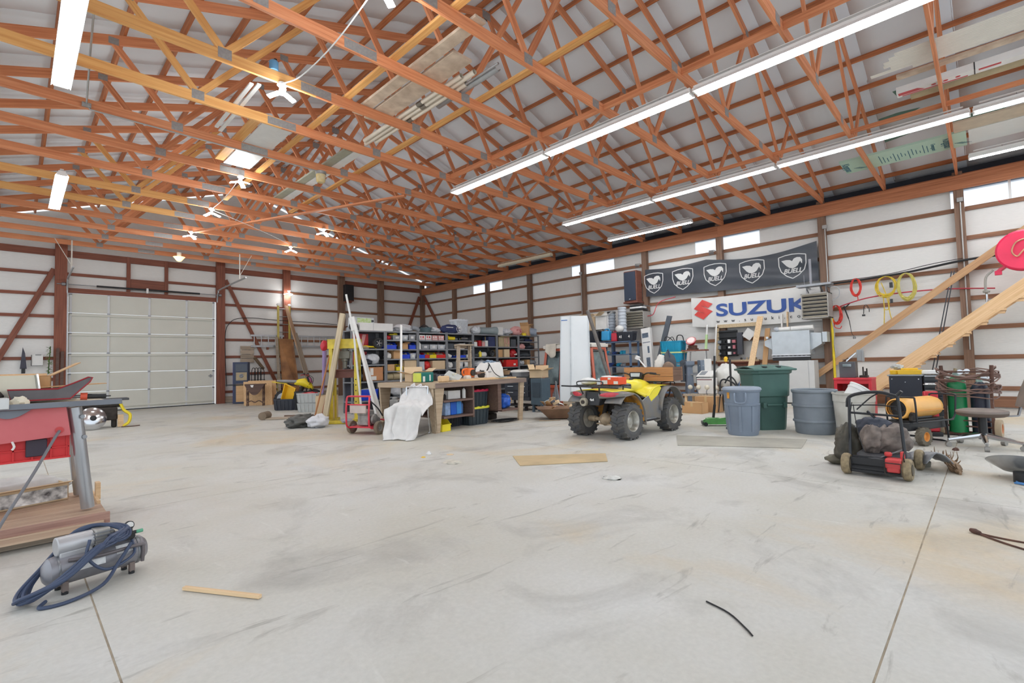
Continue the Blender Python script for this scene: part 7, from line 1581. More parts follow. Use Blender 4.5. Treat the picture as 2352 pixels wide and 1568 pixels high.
t = bag('navy_bag', 'navy printed bag lying on top of the third and fourth shelf units', (9.12, 11.50, TZ), (.36, .14, .14), PC['navy'], 3, .15); build('print', MB().lathe([(.09, -.004), (.10, -.004), (.10, .004), (.09, .004)], (.24, -.15, .13), 20, (0, 1, 0), cap=False).box((.24, -.15, .16), (.09, .006, .04)).box((.24, -.15, .10), (.07, .006, .03)).box((-.12, -.15, .17), (.26, .006, .02)), whm, t, sm=0)
tote('translucent_tote', 'big translucent grey tote with lid behind the navy bag', (9.60, 11.66, TZ), (.52, .34, .42), PC['clear'], lid=M('tote_lid', (212, 214, 220), .4))
bag('clear_bag', 'clear plastic bag of fittings left of the grey duct pipe', (10.18, 11.55, TZ), (.17, .16, .14), PC['film'], 8, .25)
t = T('grey_duct_pipe', 'large grey plastic pipe lying on top of the fifth shelf unit', 'pipe', (10.58, 11.54, TZ+.12), -14); build('pipe', MB().lathe([(.11, -.36), (.115, -.36), (.12, .26), (.135, .30), (.135, .42), (.12, .42), (.105, .2)], n=26, ax=(1, 0, 0), cap=False), M('grey_pvc', (132, 142, 144), .5), t)
t = carton('blue_white_box', 'white box with blue print in clear wrapping on the sixth shelf unit', (11.12, 11.58, TZ), (.38, .3, .26), 12, whm, tape=False); build('print', MB().box((.0, -.04, .262), (.24, .12, .004)), M('print_sky', (90, 140, 200), .5), t, sm=0)
bag('clear_film', 'clear plastic film hanging over the edge of the sixth shelf unit', (11.5, 11.56, TZ), (.24, .2, .12), PC['film'], 12, .4)
t = bag('pink_bag', 'round pink printed bag on top of the seventh shelf unit', (11.98, 11.52, TZ-.0), (.24, .17, .17), PC['pink'], 5, .12); build('print', MB().box((-.02, -.17, .18), (.2, .01, .02)).box((.04, -.17, .13), (.12, .01, .02)), PC['redd'], t, sm=0)
t = carton('tube_carton', 'open brown carton holding a white tube at the right end of the shelf top', (12.55, 11.58, TZ), (.34, .30, .34), 30, cardb, True, (8, 60, 50, 40)); build('tube', MB().lathe([(.13, -.2), (.14, -.2), (.14, .1), (.12, .1)], (.14, -.12, .16), 22, (-.5, .8, .2), cap=False), M('blue_grey_tube', (150, 160, 176), .5), t)
one('yellow_container', MB().lathe([(0, 0), (.08, 0), (.08, .07), (.06, .09), (0, .09)], n=18), PC['yel'], 'yellow cap in front of the open tube carton', 'cap', (12.28, 11.42, TZ))
t = T('copper_tray', 'brown shelf top with a flower pot and stake near the tall white panels', 'tray', (12.86, 11.62, TZ), 0); build('tray', MB().box((0, 0, .12), (.5, .3, .02)), redw, t, sm=0); build('pot', MB().lathe([(0, .13), (.05, .13), (.07, .27), (.08, .27), (.08, .30), (0, .30)], n=16), M('terracotta', (150, 92, 80), .7), t); build('stake', MB().bar((-.12, 0, .1), (-.14, 0, .5), .02).bar((-.14, 0, .44), (-.07, 0, .52), .015), rust, t); build('riser', MB().box((0, 0, .055), (.4, .24, .11)), greyp, t, sm=0)
# ---------------------------------------------------------------- yellow press and what leans round it
yp = M('press_yellow', (222, 200, 66), .45, var=.12, scale=6, dirt=(190, 166, 60))
t = T('shop_press', 'tall yellow H-frame shop press with grey ram, left of the shelves', 'press', (5.08, 10.10, 0), -45)
for sx_ in (-1, 1):
    for sy_ in (-1, 1): build('upright', MB().box((sx_*.27, sy_*.11, .90), (.075, .03, 1.76)).box((sx_*.30, sy_*.095, .90), (.012, .05, 1.76)), yp, t, sm=0)
    build('foot', MB().box((sx_*.27, 0, .03), (.10, .62, .06)), yp, t, bev=.004)
for s in (-1, 1): build('head_beam', MB().box((0, s*.13, 1.68), (.66, .03, .20)).box((0, s*.12, 1.775), (.66, .06, .015)).box((0, s*.12, 1.585), (.66, .06, .015)), yp, t, sm=0)
build('ram', MB().cyl((0, 0, 1.62), (0, 0, 1.30), .07, n=18).cyl((0, 0, 1.30), (0, 0, 1.14), .045, n=16).box((0, 0, 1.44), (.24, .16, .16)), M('press_grey', (126, 124, 114), .5, .3), t, bev=.006)
build('bed', MB().box((0, -.10, 1.02), (.56, .04, .16)).box((0, .10, 1.02), (.56, .04, .16)).box((0, 0, 1.11), (.44, .30, .03)), M('bed_brown', (104, 62, 52), .6, var=.2), t, bev=.004)
for k in range(6): build('pin_hole', MB().cyl((.27, -.128, .3+.12*k), (.27, -.124, .3+.12*k), .014, n=10), blackp, t)
build('spring', MB().tube([(.10, 0, 1.6), (.12, 0, 1.4), (.10, 0, 1.16)], .016, 8), steel, t)
plank('big_timber', 'long pale squared timber leaning on the yellow press', (4.66, 10.20, .04), (4.98, 9.98, 2.33), .20, .10, wood('timber_pale', (216, 200, 170), (180, 162, 134), .02))
bpy.data.objects['big_timber']['category'] = 'timber'
carton('cardboard_box', 'big cardboard box standing under the yellow press', (4.86, 10.52, .0), (.36, .38, .56), -45, cardb2)
t = T('yellow_base_tray', 'yellow steel base tray on the floor in front of the press', 'tray', (4.72, 9.78, 0), -45); build('tray', MB().box((0, 0, .03), (.46, .24, .05)), yp, t, bev=.006); build('rag', blob(MB(), (.24, -.08, .06), (.12, .08, .05), .4, 3, 2, flat=.004), M('grey_rag', (168, 166, 176), .85, var=.2), t, sm=70)
for k, (x0, y0, x1, y1, z1, r, m, lb) in enumerate(((4.46, 10.30, 4.86, 10.22, 1.72, .017, M('broom_wood', (176, 118, 74), .6, var=.1), 'brown broom handle leaning left of the pale timber'), (4.62, 10.32, 4.90, 10.24, 1.3, .015, M('broom_wood2', (160, 100, 70), .6), 'shorter brown handle leaning beside the broom handle'), (4.70, 10.25, 4.80, 10.3, .9, .010, steel, 'thin steel rod leaning beside the brown handles'))):
    t = T('broom_pole', lb, 'pole', (x0, y0, 0)); build('handle', MB().tube([(0, 0, .02), (x1-x0, y1-y0, z1)], r, 8), m, t); build('end', MB().bar((-.08, .08, .02), (.08, -.08, .02), .05, .03) if k < 2 else MB().cyl((0, 0, .0), (0, 0, .03), .02), engm, t)
t = T('purple_umbrella', 'purple wrapped umbrella with a red top leaning behind the timber', 'umbrella', (4.80, 10.62, 0)); build('wrap', MB().tube([(0, 0, .6), (.04, .0, 1.0), (.06, 0, 1.55)], [.03, .04, .045], 10, 3), M('purple_cloth', (150, 130, 176), .7), t); build('top', blob(MB(), (.05, 0, 1.66), (.08, .08, .12), .2, 2, 3), redc, t, sm=70); build('stick', MB().cyl((-.02, 0, 0), (0, 0, .62), .012), steel, t)
t = T('thin_white_pole', 'thin white pole rising above the gutters in front of the black wall box', 'pole', (5.04, 9.62, 0)); build('pole', MB().tube([(.12, -.12, 0), (.0, .0, 1.9), (-.10, .12, 2.72)], .022, 8), whm, t); build('collar', MB().tube([(.0, .0, 1.94), (-.03, .04, 2.2)], .05, 8), whm, t)
gbm = M('black_bag_film', (86, 86, 82), .45, var=.35, scale=6)
bag('black_trash_bag', 'crumpled black trash bag on the floor left of the pressure washer', (4.02, 9.86, 0), (.30, .20, .13), gbm, 3, .4)
bag('white_trash_bag', 'white plastic bag on the floor beside the black trash bag', (4.20, 9.50, 0), (.20, .20, .13), M('white_bag2', (216, 216, 220), .5, var=.12, scale=9), 6, .35)
t = T('rolled_carpet', 'rolled brown carpet end and tan boards on the floor in front of the black tub', 'carpet', (4.20, 12.1, 0), -40); build('roll', MB().lathe([(.05, -.16), (.09, -.16), (.095, .16), (.05, .16)], (-.1, 0, .09), 16, (0, 1, 0)), M('carpet_brown', (134, 118, 100), .9, var=.25), t); build('sheet', MB().box((.30, .0, .02), (.8, .3, .03)), greyw, t, bev=.006); build('board', MB().box((.62, .14, .055), (.66, .05, .03)), M('board_brown', (120, 98, 82), .7), t, sm=0)
t = tote('black_tub', 'black tub holding a yellow tray, on the floor left of the dirt bike', (5.48, 14.42, 0), (.62, .42, .32), nb, rz=-45)
t = T('yellow_tray', 'yellow ribbed tray standing slanted in the black tub', 'tray', (5.52, 14.42, .10), -45)
m = MB(); m.loft([rg(.14, .30, 0), rg(.18, .34, .10), rg(.19, .35, .10), rg(.19, .35, .11), rg(.165, .325, .11), rg(.13, .29, .015)])
for k in range(4): m.box((0, -.2+.13*k, -.004), (.24, .02, .012))
m.xf(Matrix.Translation((.05, 0, .30)) @ Euler((0, R(205), 0)).to_matrix().to_4x4() @ Euler((R(72), 0, R(10))).to_matrix().to_4x4()); build('tray', m, M('amber_yellow', (244, 190, 44), .4, var=.06), t, sm=0)
tote('black_crate', 'tall black crate right of the black tub', (5.74, 14.06, 0), (.30, .30, .52), blackp, rz=-45)
gt = M('tote_grey', (182, 184, 182), .5, var=.06)
tote('grey_tote', 'lower grey tote on the floor left of the pale timber', (5.62, 13.15, 0), (.60, .42, .24), gt, rz=-45); tote('grey_tote', 'upper grey tote piled with red cloth, left of the pale timber', (5.62, 13.15, .245), (.62, .44, .26), gt, rz=-45, fill=redc)
# dirt bike
t = T('dirt_bike', 'yellow dirt bike with black fork standing by the back wall, half hidden', 'motorcycle', (5.98, 14.85, 0), -40)
for x in (-.42, .45): wheel(t, (x, 0, .27), .27, .09, 1, 16, .78, blackr, steel)
build('frame', MB().tube([(-.42, 0, .27), (-.1, 0, .42), (.16, 0, .34), (.24, 0, .70), (-.12, 0, .68), (-.3, 0, .72)], .022, 8, 3), blackp, t)
build('engine', MB().box((.02, 0, .38), (.26, .2, .22)).cyl((.06, 0, .46), (.12, 0, .62), .06), engm, t, bev=.02)
m = MB(); m.loft([[V((x, w*math.cos(a), z+h*math.sin(a))) for a in [2*PI*i/14 for i in range(14)]] for x, w, z, h in ((-.10, .05, .74, .06), (.04, .11, .76, .10), (.20, .14, .74, .14), (.34, .13, .66, .12), (.42, .08, .58, .06))]); build('tank_shroud', m, PC['yel'], t)
build('seat', MB().loft([[V((x, w*math.cos(a), z+h*math.sin(a))) for a in [2*PI*i/12 for i in range(12)]] for x, w, z, h in ((-.60, .08, .82, .025), (-.4, .11, .80, .05), (-.1, .09, .78, .05), (.02, .06, .78, .04))]), M('seat_grey', (150, 150, 152), .6), t)
build('fork', MB().cyl((.45, -.07, .27), (.28, -.07, .92), .024).cyl((.45, .07, .27), (.28, .07, .92), .024), blackp, t)
build('handlebar', MB().tube([(.28, 0, .93), (.25, .12, .98), (.18, .34, .97)], .013, 8, 3).tube([(.28, 0, .93), (.25, -.12, .98), (.18, -.34, .97)], .013, 8, 3), redm, t)
build('brake_lever', MB().box((.22, .18, 1.0), (.06, .05, .05)).box((.22, -.18, 1.0), (.06, .05, .07)), blackp, t, bev=.01)
build('number_plate', MB().box((.36, 0, .82), (.02, .18, .18), (0, -20, 0)), M('plate_pink', (216, 120, 166), .4), t, bev=.02); build('rear_fender', MB().loft([[V((x, s*w, z)) for s, z in ((-1, zz), (1, zz), (1, zz-.015), (-1, zz-.015))] for x, w, zz in ((-.74, .07, .80), (-.5, .1, .76), (-.3, .1, .74))]), PC['yel'], t, sm=0)
build('cable', MB().tube([(.26, .1, .98), (.40, .12, .86), (.34, .1, .66), (.1, .1, .60)], .008, 6, 4).tube([(.26, -.1, .98), (.42, -.1, .84), (.3, -.12, .62)], .008, 6, 4), blackr, t)
# table, plywood, speaker cabinet
pl = wood('plywood', (216, 178, 132), (198, 156, 110), .03, knots=False)
for k, (x0, x1, h, lb) in enumerate(((5.30, 5.98, .78, 'front plywood sheet leaning behind the drop-leaf table'), (5.52, 6.20, .80, 'second plywood sheet behind the front one'))):
    one('plywood_sheet', MB().prism([(x0, 17.55+.25*k, .0), (x1, 16.95+.25*k, .0), (x1+.03, 17.10+.25*k, h), (x0+.03, 17.70+.25*k, h)], (.012, .012, 0)), pl, lb, 'plywood')
dkw = wood('dark_walnut', (98, 72, 60), (76, 54, 46), .02)
t = T('drop_leaf_table', 'dark brown drop-leaf table with turned legs, leaf hanging', 'table', (5.46, 17.0, 0), -35)
build('top', MB().box((0, .06, .70), (.60, .22, .025)), dkw, t, bev=.006)
m = MB(); m.prism([(-.30+.6*i/12, -.055, .69-.34*math.sin(PI*i/12)) for i in range(13)], (0, .018, 0)); build('drop_leaf', m, dkw, t, sm=0)
build('white_patch', MB().prism([(-.12, -.058, .68), (-.02, -.058, .68), (-.04, -.058, .60), (-.10, -.058, .61)], (0, -.003, 0)), whm, t, sm=0)
for x in (-.24, .24):
    for y in (-.0, .14): build('leg', MB().lathe([(.016, 0), (.022, .05), (.012, .1), (.024, .2), (.014, .3), (.024, .4), (.016, .5), (.022, .58), (.022, .69)], (x, y, 0), 10), dkw, t)
build('stretcher', MB().tube([(-.24, .0, .1), (-.12, .0, .17), (0, .0, .12), (.12, .0, .17), (.24, .0, .1)], .016, 8, 3), dkw, t)
t = T('speaker_cabinet', 'tall dark cabinet with a square tan driver panel and purple side by the door post', 'speaker', (5.62, 18.85, 0), -28)
build('body', MB().box((0, 0, .73), (.46, .34, 1.44)), M('navy_carpet', (74, 82, 104), .9, var=.1), t, bev=.006); build('side', MB().box((-.236, 0, .73), (.01, .34, 1.44)), M('purple_side', (84, 76, 140), .7), t, sm=0); build('driver_panel', MB().box((.03, -.176, .95), (.34, .012, .28)), M('tan_panel', (176, 160, 130), .8), t, sm=0); build('lower_panel', MB().box((.03, -.176, .38), (.34, .012, .62)), pl, t, sm=0); build('cone', MB().lathe([(0, .0), (.04, .02), (.07, .0), (.07, -.01), (0, -.01)], (.03, -.19, .97), 18, (0, -1, 0)), greyp, t); build('top_grille', MB().box((.03, -.178, 1.25), (.36, .01, .26)), M('dark_mesh', (84, 92, 104), .6), t, sm=0); build('crossbar', MB().box((-.1, -.2, .66), (.7, .02, .04)), blackp, t, sm=0)
one('log_piece', MB().cyl((6.22, 19.4, 1.62), (6.56, 19.5, 1.20), .055, n=12), M('bark', (120, 100, 78), .9, var=.3, scale=12), 'short rough log wedged behind the brace right of the door post', 'log')
t = T('slatted_board', 'weathered slatted board fixed on the wall above the speaker cabinet', 'board', (6.04, 19.62, 1.46), 0)
for k in range(4): build('slat', MB().box((0, 0, .06+.155*k), (.46, .025, .135)), greyw, t, sm=0)
build('batten', MB().box((-.15, .015, .29), (.05, .02, .6)).box((.15, .015, .29), (.05, .02, .6)), greyw, t, sm=0)
t = T('iron_rack', 'black wrought-iron rack behind the plywood sheets', 'rack', (6.22, 19.2, .0), 0)
for k in range(4): build('hoop', MB().tube([(-.16+.1*k, 0, .5), (-.16+.1*k, 0, 1.1), (-.10+.1*k, 0, 1.24), (-.04+.1*k, 0, 1.1), (-.04+.1*k, 0, .5)], .012, 6, 3), blackp, t)
build('rail', MB().bar((-.2, 0, .8), (.3, 0, .8), .02).bar((-.2, 0, 1.0), (.3, 0, 1.0), .02).bar((-.18, 0, 0), (-.18, 0, .6), .03).bar((.26, 0, 0), (.26, 0, .6), .03), blackp, t, sm=0)
# ladders and boards on the back wall
al = M('aluminium', (186, 188, 190), .35, .7, .1)
t = T('aluminium_ladder', 'long aluminium ladder hung level along the back wall', 'ladder', (6.15, 19.58, 2.05), 0)
for z in (0, .40): build('rail', MB().box((1.62, 0, z), (3.24, .03, .07)), al, t, sm=0)
for k in range(13): build('rung', MB().cyl((.12+.25*k, 0, 0), (.12+.25*k, 0, .40), .016, n=8), al, t)
build('wall_hook', MB().box((.6, .03, -.08), (.06, .08, .1)).box((2.9, .03, -.08), (.06, .08, .1)), redw, t, sm=0)
t = T('yellow_ladder', 'yellow fibreglass extension ladder standing against the back wall', 'ladder', (7.31, 19.5, 0), 0)
for x in (-.21, .21): build('rail', MB().box((x, 0, 1.83), (.06, .07, 3.66)), M('ladder_yellow', (206, 186, 96), .5), t, sm=0); build('end_cap', MB().cyl((x, -.04, 3.66), (x, .04, 3.66), .05, n=12), whm, t)
for k in range(12): build('rung', MB().cyl((-.2, 0, .2+.3*k), (.2, 0, .2+.3*k), .018, n=8), al, t)
plank('leaning_board', 'long pale plank leaning over the yellow ladder', (8.05, 18.6, .0), (7.36, 19.40, 3.62), .23, .035, wood('board_pinkish', (196, 160, 128), (176, 138, 106), .02)); bpy.data.objects['leaning_board']['category'] = 'board'
plank('second_leaning_board', 'shorter grey-tan plank leaning against the pale plank', (7.98, 18.4, .0), (7.60, 19.2, 2.56), .24, .035, greyw); bpy.data.objects['second_leaning_board']['category'] = 'board'
one('stained_plywood', MB().prism([(7.10, 19.0, 0), (7.66, 18.8, 0), (7.60, 19.36, 2.32), (7.08, 19.38, 2.34)], (.0, .016, 0)), M('stained_ply', (164, 116, 72), .7, var=.4, scale=2.2, dirt=(112, 76, 50)), 'brown stained plywood board leaning on the yellow ladder', 'board')
one('grey_board', MB().bar((7.02, 19.1, 0), (7.02, 19.45, 2.4), .10, .03), greyw, 'narrow weathered board left of the stained plywood', 'board')
t = T('black_wall_cable', 'black cable arching over the back wall girts right of the door post', 'cable', (0, 19.56, 0)); build('cable', MB().tube([(5.34, 0, .6), (5.30, 0, 1.6), (5.30, 0, 2.5), (5.42, 0, 2.85), (5.66, 0, 3.04), (6.2, 0, 3.10), (7.0, 0, 3.06), (8.4, 0, 3.02), (9.5, 0, 2.98)], .012, 6, 5), blackr, t)
t = T('black_wall_box', 'black wooden box fixed on the back wall post above the shelves', 'box', (9.98, 19.5, 4.0), 0); build('box', MB().box((0, 0, .34), (.38, .3, .70)), blackp, t, bev=.006); build('bracket', MB().box((0, .06, -.04), (.3, .2, .05)).box((0, -.155, -.0), (.36, .01, .03)), redw, t, sm=0)
# left end of the back wall
t = T('hanging_saw', 'dark pointed blade hanging on the wall left of the door', 'tool', (.19, 19.6, 1.36)); build('blade', MB().prism([(-.07, 0, 0), (.07, 0, 0), (.03, 0, .45), (-.02, 0, .62)], (0, .012, 0)), M('dark_blade', (70, 70, 80), .5, .4), t, sm=0); build('handle', MB().box((0, 0, -.06), (.08, .03, .14)), blackp, t, bev=.01)
t = T('wall_picture', 'white board with a dark edge hanging on the wall left of the door', 'picture frame', (.47, 19.61, 1.60)); build('board', MB().box((0, 0, 0), (.24, .015, .30)), sheetm, t, sm=0); build('edge', MB().box((-.12, -.01, 0), (.012, .02, .32)).box((0, -.01, -.155), (.24, .02, .008)).box((.02, -.01, .155), (.12, .02, .014)), blackp, t, sm=0)
t = T('green_garland', 'green leafy garland hanging beside the left door post', 'garland', (.72, 19.5, 1.2)); build('stem', MB().tube([(-.02, 0, 0), (0, 0, .4), (.02, 0, .8)], .012, 6, 3), M('stem_green', (70, 96, 46), .8), t)
rr = random.Random(8); gl = M('leaf_green', (104, 136, 62), .7, var=.4, scale=9, dirt=(60, 88, 40))
for k in range(44):
    z = .8*rr.random(); a = rr.uniform(0, 2*PI); l = .08+.05*rr.random(); c = V((.0, 0, z)); d = V((math.cos(a), -abs(math.sin(a))*.7, rr.uniform(-.5, .3))); s = d.cross(V((0, 0, 1))).normalized()*.02
    build('leaf', MB().add([c, c+d*l*.5+s, c+d*l, c+d*l*.5-s, c+d*l*.5+V((0, 0, .012))], [(0, 1, 4), (1, 2, 4), (2, 3, 4), (3, 0, 4)]), gl, t, sm=0)
for k, (x, lb) in enumerate(((.90, 'left'), (1.0, 'right'))): one('dark_board', MB().bar((x-.03, 19.2, 0), (x, 19.52, 1.95-.1*k), .07, .04), dkw, lb+' dark brown board of the two leaning on the left door post', 'board')
# ---------------------------------------------------------------- table saw on its skid at the left edge
rsd = M('dusty_red_enamel', (206, 112, 114), .6, var=.12, scale=2.5, dirt=(198, 92, 96))
rsp = M('red_plastic', (214, 44, 46), .45, var=.06)
alg = M('saw_grey', (118, 122, 130), .5, .3, .1)
dust = M('sawdusty_top', (222, 212, 192), .7, var=.08, scale=6)
skm = wood('skid_board', (198, 172, 146), (168, 136, 114), .03)
t = T('table_saw', 'red table saw on tubular steel legs at the left edge', 'table saw', (0, 4.85, 0), 0)
lgm = M('satin_leg_steel', (178, 180, 184), .3, .8, .1, 3)
for x0, y0, x1, y1 in ((.40, 0, .32, -.02), (.40, .62, .32, .55), (-.75, 0, -.66, -.02), (-.75, .62, -.66, .55)):
    l_ = build('leg', MB().cyl((x0, y0, .17), (x1, y1, .92), .040, n=20), lgm, t)
    build('bolt', MB().cyl(((x0*.12+x1*.88)+.03, y1-.05, .85), ((x0*.12+x1*.88)+.03, y1-.03, .85), .014).cyl(((x0*.3+x1*.7)+.03, y1-.04, .70), ((x0*.3+x1*.7)+.03, y1-.02, .70), .014), steel, l_)
build('front_panel', MB().prism([(-.70, -.06, .93), (.27, -.06, .93), (.295, -.07, .725), (-.70, -.07, .665)], (0, .012, 0)), rsd, t, sm=0)
build('side_panel', MB().prism([(.27, -.06, .93), (.27, .55, .93), (.29, .56, .73), (.295, -.07, .73)], (-.012, 0, 0)), rsd, t, sm=0)
hs_ = MB().box((-.20, .02, .645), (.98, .02, .17))
for k in range(11): hs_.box((-.66+.095*k, .004, .645), (.008, .02, .17))
hs_.box((-.2, .004, .64), (.98, .02, .008)).box((-.2, .006, .565), (1.0, .03, .014)).box((.285, .25, .645), (.02, .5, .17))
build('ribbed_housing', hs_, rsp, t, sm=0)
build('switch_box', MB().box((.12, -.004, .65), (.11, .03, .12)), M('switch_dark', (60, 50, 64), .5), t, bev=.006)
build('blade_guard', MB().prism([(-.13+.02*i, -.075, .925-.055*math.sin(PI*i/11)) for i in range(12)], (0, -.012, 0)), alg, t, sm=0)
build('table_top', MB().box((-.10, .22, .945), (1.20, .64, .03)), dust, t, bev=.004)
build('front_rail', MB().box((-.09, -.11, .948), (1.34, .035, .038)).box((.53, -.11, .948), (.10, .03, .016)), alg, t, bev=.003)
build('fence', MB().box((-.06, .20, .985), (.07, .66, .05)).box((-.06, -.13, .975), (.085, .02, .075)), M('fence_alu', (206, 206, 204), .4, .4), t, bev=.004)
build('fence_scale', MB().box((.1, -.085, .962), (.8, .012, .006)), dust, t, sm=0)
t2 = T('power_lead', 'grey power lead hanging from the red saw housing to the floor', 'power lead', (0, 4.72, 0), 0)
build('lead', MB().tube([(.235, .055, .76), (.20, .0, .70), (.10, -.12, .50), (-.02, -.24, .28), (-.14, -.42, .06), (-.24, -.5, .012)], .009, 8, 6), M('grey_lead', (120, 120, 124), .5), t2); build('grommet', MB().lathe([(.0, -.006), (.022, -.006), (.024, .004), (0, .004)], (.235, .06, .765), 16, (0, -1, 0)), redm, t2); build('clip', MB().tube([(.0, .06, .71), (.01, .03, .68), (.0, .03, .66)], .007, 6, 2), whm, t2)
# skid
t = T('wooden_skid', 'low wooden skid of old boards carrying the table saw', 'skid', (0, 4.65, 0), 0)
for k in range(6): beam('deck_board', (-.95, .09+.172*k, .135), (.49, .09+.172*k, .135), .165, .03, skm, t)
beam('edge_board', (-.95, -.012, .12), (.505, -.012, .12), .03, .075, wood('edge_stained', (176, 140, 124), (136, 96, 86), .02), t); beam('edge_board', (-.95, -.03, .085), (.47, -.03, .085), .03, .05, skm, t)
for y in (.1, .5, .92): beam('runner', (-.9, y, .06), (.44, y, .06), .09, .11, greyw, t)
build('end_post', MB().box((.495, .62, .21), (.03, .09, .13)).box((.48, .62, .15), (.02, .5, .04)), fresh, t, sm=0)
for x in (-.6, .3): build('caster', MB().cyl((x-.02, .0, .03), (x+.02, .0, .03), .03), blackr, t)
t = T('printed_carton_tray', 'shallow open carton with printed side on the skid under the saw', 'box', (-.03, 5.47, .152), 14)
b = MB(); cbox(b, (0, 0, 0), (.66, .30, .13), .006, 0, (None, 75, None, None), .3, True); build('carton', b, cardb2, t, sm=0); build('print', MB().box((.1, -.156, .065), (.44, .004, .10)), M('carton_bw_print', (214, 212, 208), .5, var=.7, scale=16, dirt=(70, 66, 66)), t, sm=0)
t = bag('clear_bag', 'clear plastic bag behind the shallow carton on the skid', (-.02, 5.66, .152), (.36, .12, .10), M('skid_film', (206, 206, 204), .35, var=.15, scale=6), 4, .2)
# things lying on the saw table (z = .96)
QZ = .962
t = T('long_open_carton', 'long shallow open brown carton at the back of the saw table', 'box', (-.30, 5.33, QZ), 3)
b = MB(); cbox(b, (0, 0, 0), (1.0, .26, .19), .006, 0, (70, None, 60, 30), .2, True); build('carton', b, cardb, t, sm=0)
plank('cardboard_flap', 'flat tan cardboard piece sticking out over the right of the saw table', (.10, 5.18, QZ+.105), (.52, 5.24, QZ+.12), .18, .006, cardb); bpy.data.objects['cardboard_flap']['category'] = 'cardboard'
build_ = T('carton_support', 'small carton under the cardboard flap on the saw table', 'box', (.22, 5.26, QZ), 0); b = MB(); cbox(b, (0, 0, 0), (.20, .14, .095), .005, 0, open_=False); build('carton', b, cardb2, build_, sm=0); build('tape', MB().box((0, 0, .096), (.202, .04, .002)), tapem, build_, sm=0)
t = T('cream_metal_tub', 'cream metal tub lying on its side on the saw table with an oval handle', 'tub', (-.28, 5.12, QZ), 0)
cream = M('cream_enamel', (214, 208, 188), .35, var=.06, scale=3, dirt=(196, 188, 166))
build('tub', MB().prism([(-.45, -.10, .02), (.42, -.10, .02), (.40, -.06, .20), (-.45, -.06, .20)], (0, .012, 0)).box((-.02, .02, .195), (.86, .14, .012)).prism([(.42, -.10, .02), (.40, -.06, .20), (.40, .08, .20), (.42, .08, .02)], (-.012, 0, 0)), cream, t, sm=0); build('handle', MB().tube([(.0, -.088, .11), (.01, -.092, .135), (.10, -.088, .135), (.11, -.09, .11), (.10, -.096, .085), (.01, -.096, .085)], .008, 8, 3, True), steel, t); build('rim', MB().bar((.42, -.105, .02), (.40, -.065, .205), .012, .02), chrome, t, sm=0)
t = T('red_edged_tray', 'dark clear tray with a red edge tipped on the saw table', 'tray', (.10, 4.93, QZ), 0)
pr = [(-.13, 0, .10), (.13, 0, .095), (.22, 0, .135), (.30, 0, .175), (.325, 0, .172), (.31, 0, .14), (.20, 0, .02), (-.11, 0, .02)]
build('body', MB().prism(pr, (0, .10, 0)), M('smoke_plastic', (92, 86, 88), .25, var=.3, scale=6), t, sm=0); build('red_edge', MB().tube(pr, .006, 6, 1, True), M('dark_red_edge', (150, 36, 46), .4), t)
t = T('round_black_pot', 'dark rounded casting on the saw table beside the fence', 'pot', (-.13, 5.00, QZ), 0); build('pot', MB().lathe([(0, 0), (.08, 0), (.085, .06), (.06, .10), (0, .11)], n=20), engm, t); build('knob', MB().cyl((0, 0, .10), (0, 0, .13), .02), steel, t)
t = T('caulking_gun', 'long grey gun with orange and black grip lying on the saw table', 'tool', (.30, 4.98, QZ+.02), 0); build('rod', MB().cyl((-.30, .05, .02), (.06, 0, .01), .012), steel, t); build('barrel', MB().cyl((-.24, .06, .045), (.02, .03, .035), .02), dust, t); build('collar', MB().cyl((.06, 0, .01), (.10, -.004, .008), .028), M('orange_grip', (214, 90, 64), .4), t); build('grip', MB().cyl((.10, -.004, .008), (.21, -.02, .004), .020), blackp, t); build('loop', MB().tube([(.21, -.01, .004), (.235, -.02, .004), (.21, -.035, .004)], .005, 6, 3), blackp, t)
for k in range(3): one('white_tube', MB().cyl((.02, 5.02+.04*k, QZ+.02), (.34-.04*k, 5.06+.04*k, QZ+.02), .017, n=10), whm, ('front', 'middle', 'back')[k]+' white tube of the three lying on the saw table', 'tube')
one('sawdust_heap', blob(MB(), (0, 0, 0), (.05, .04, .05), .4, 4, 3, flat=0), dust, 'pale lump standing on the saw table next to the fence', 'lump', (.03, 4.83, QZ))
# behind the saw, farther back
t = T('chrome_hubcap', 'chrome hubcap leaning on dark scrap beyond the saw leg', 'hubcap', (1.16, 13.35, 0), 0); build('cap', MB().lathe([(0, .05), (.12, .045), (.20, .02), (.235, .0), (.24, -.02), (0, -.02)], (0, 0, .24), 26, (.15, -1, .25)), chrome, t); build('hub', MB().lathe([(0, .07), (.05, .06), (.06, .04), (0, .04)], (0, 0, .24), 16, (.15, -1, .25)), blackp, t)
t = T('scrap_pile', 'dark machine parts with yellow straps beyond the saw leg', 'machine', (1.34, 13.75, 0), 0); build('body', MB().box((-.1, 0, .3), (.7, .4, .28)).box((-.06, .05, .5), (.8, .3, .14)).cyl((.2, -.1, 0), (.2, -.1, .4), .05), engm, t, bev=.03); build('top_plate', MB().box((.0, 0, .60), (.9, .34, .05)), M('dark_plate', (74, 76, 80), .5), t, bev=.01); build('strap', MB().tube([(.30, -.1, .52), (.36, -.16, .36), (.46, -.2, .26), (.44, -.22, .1), (.34, -.22, .02)], .03, 6, 4), PC['yel'], t); build('block', MB().box((.3, -.2, .14), (.1, .06, .26)), fresh, t, sm=0); build('wire', MB().tube([(.3, -.3, .01), (.5, -.36, .01), (.62, -.3, .01)], .01, 5, 3), rust, t)
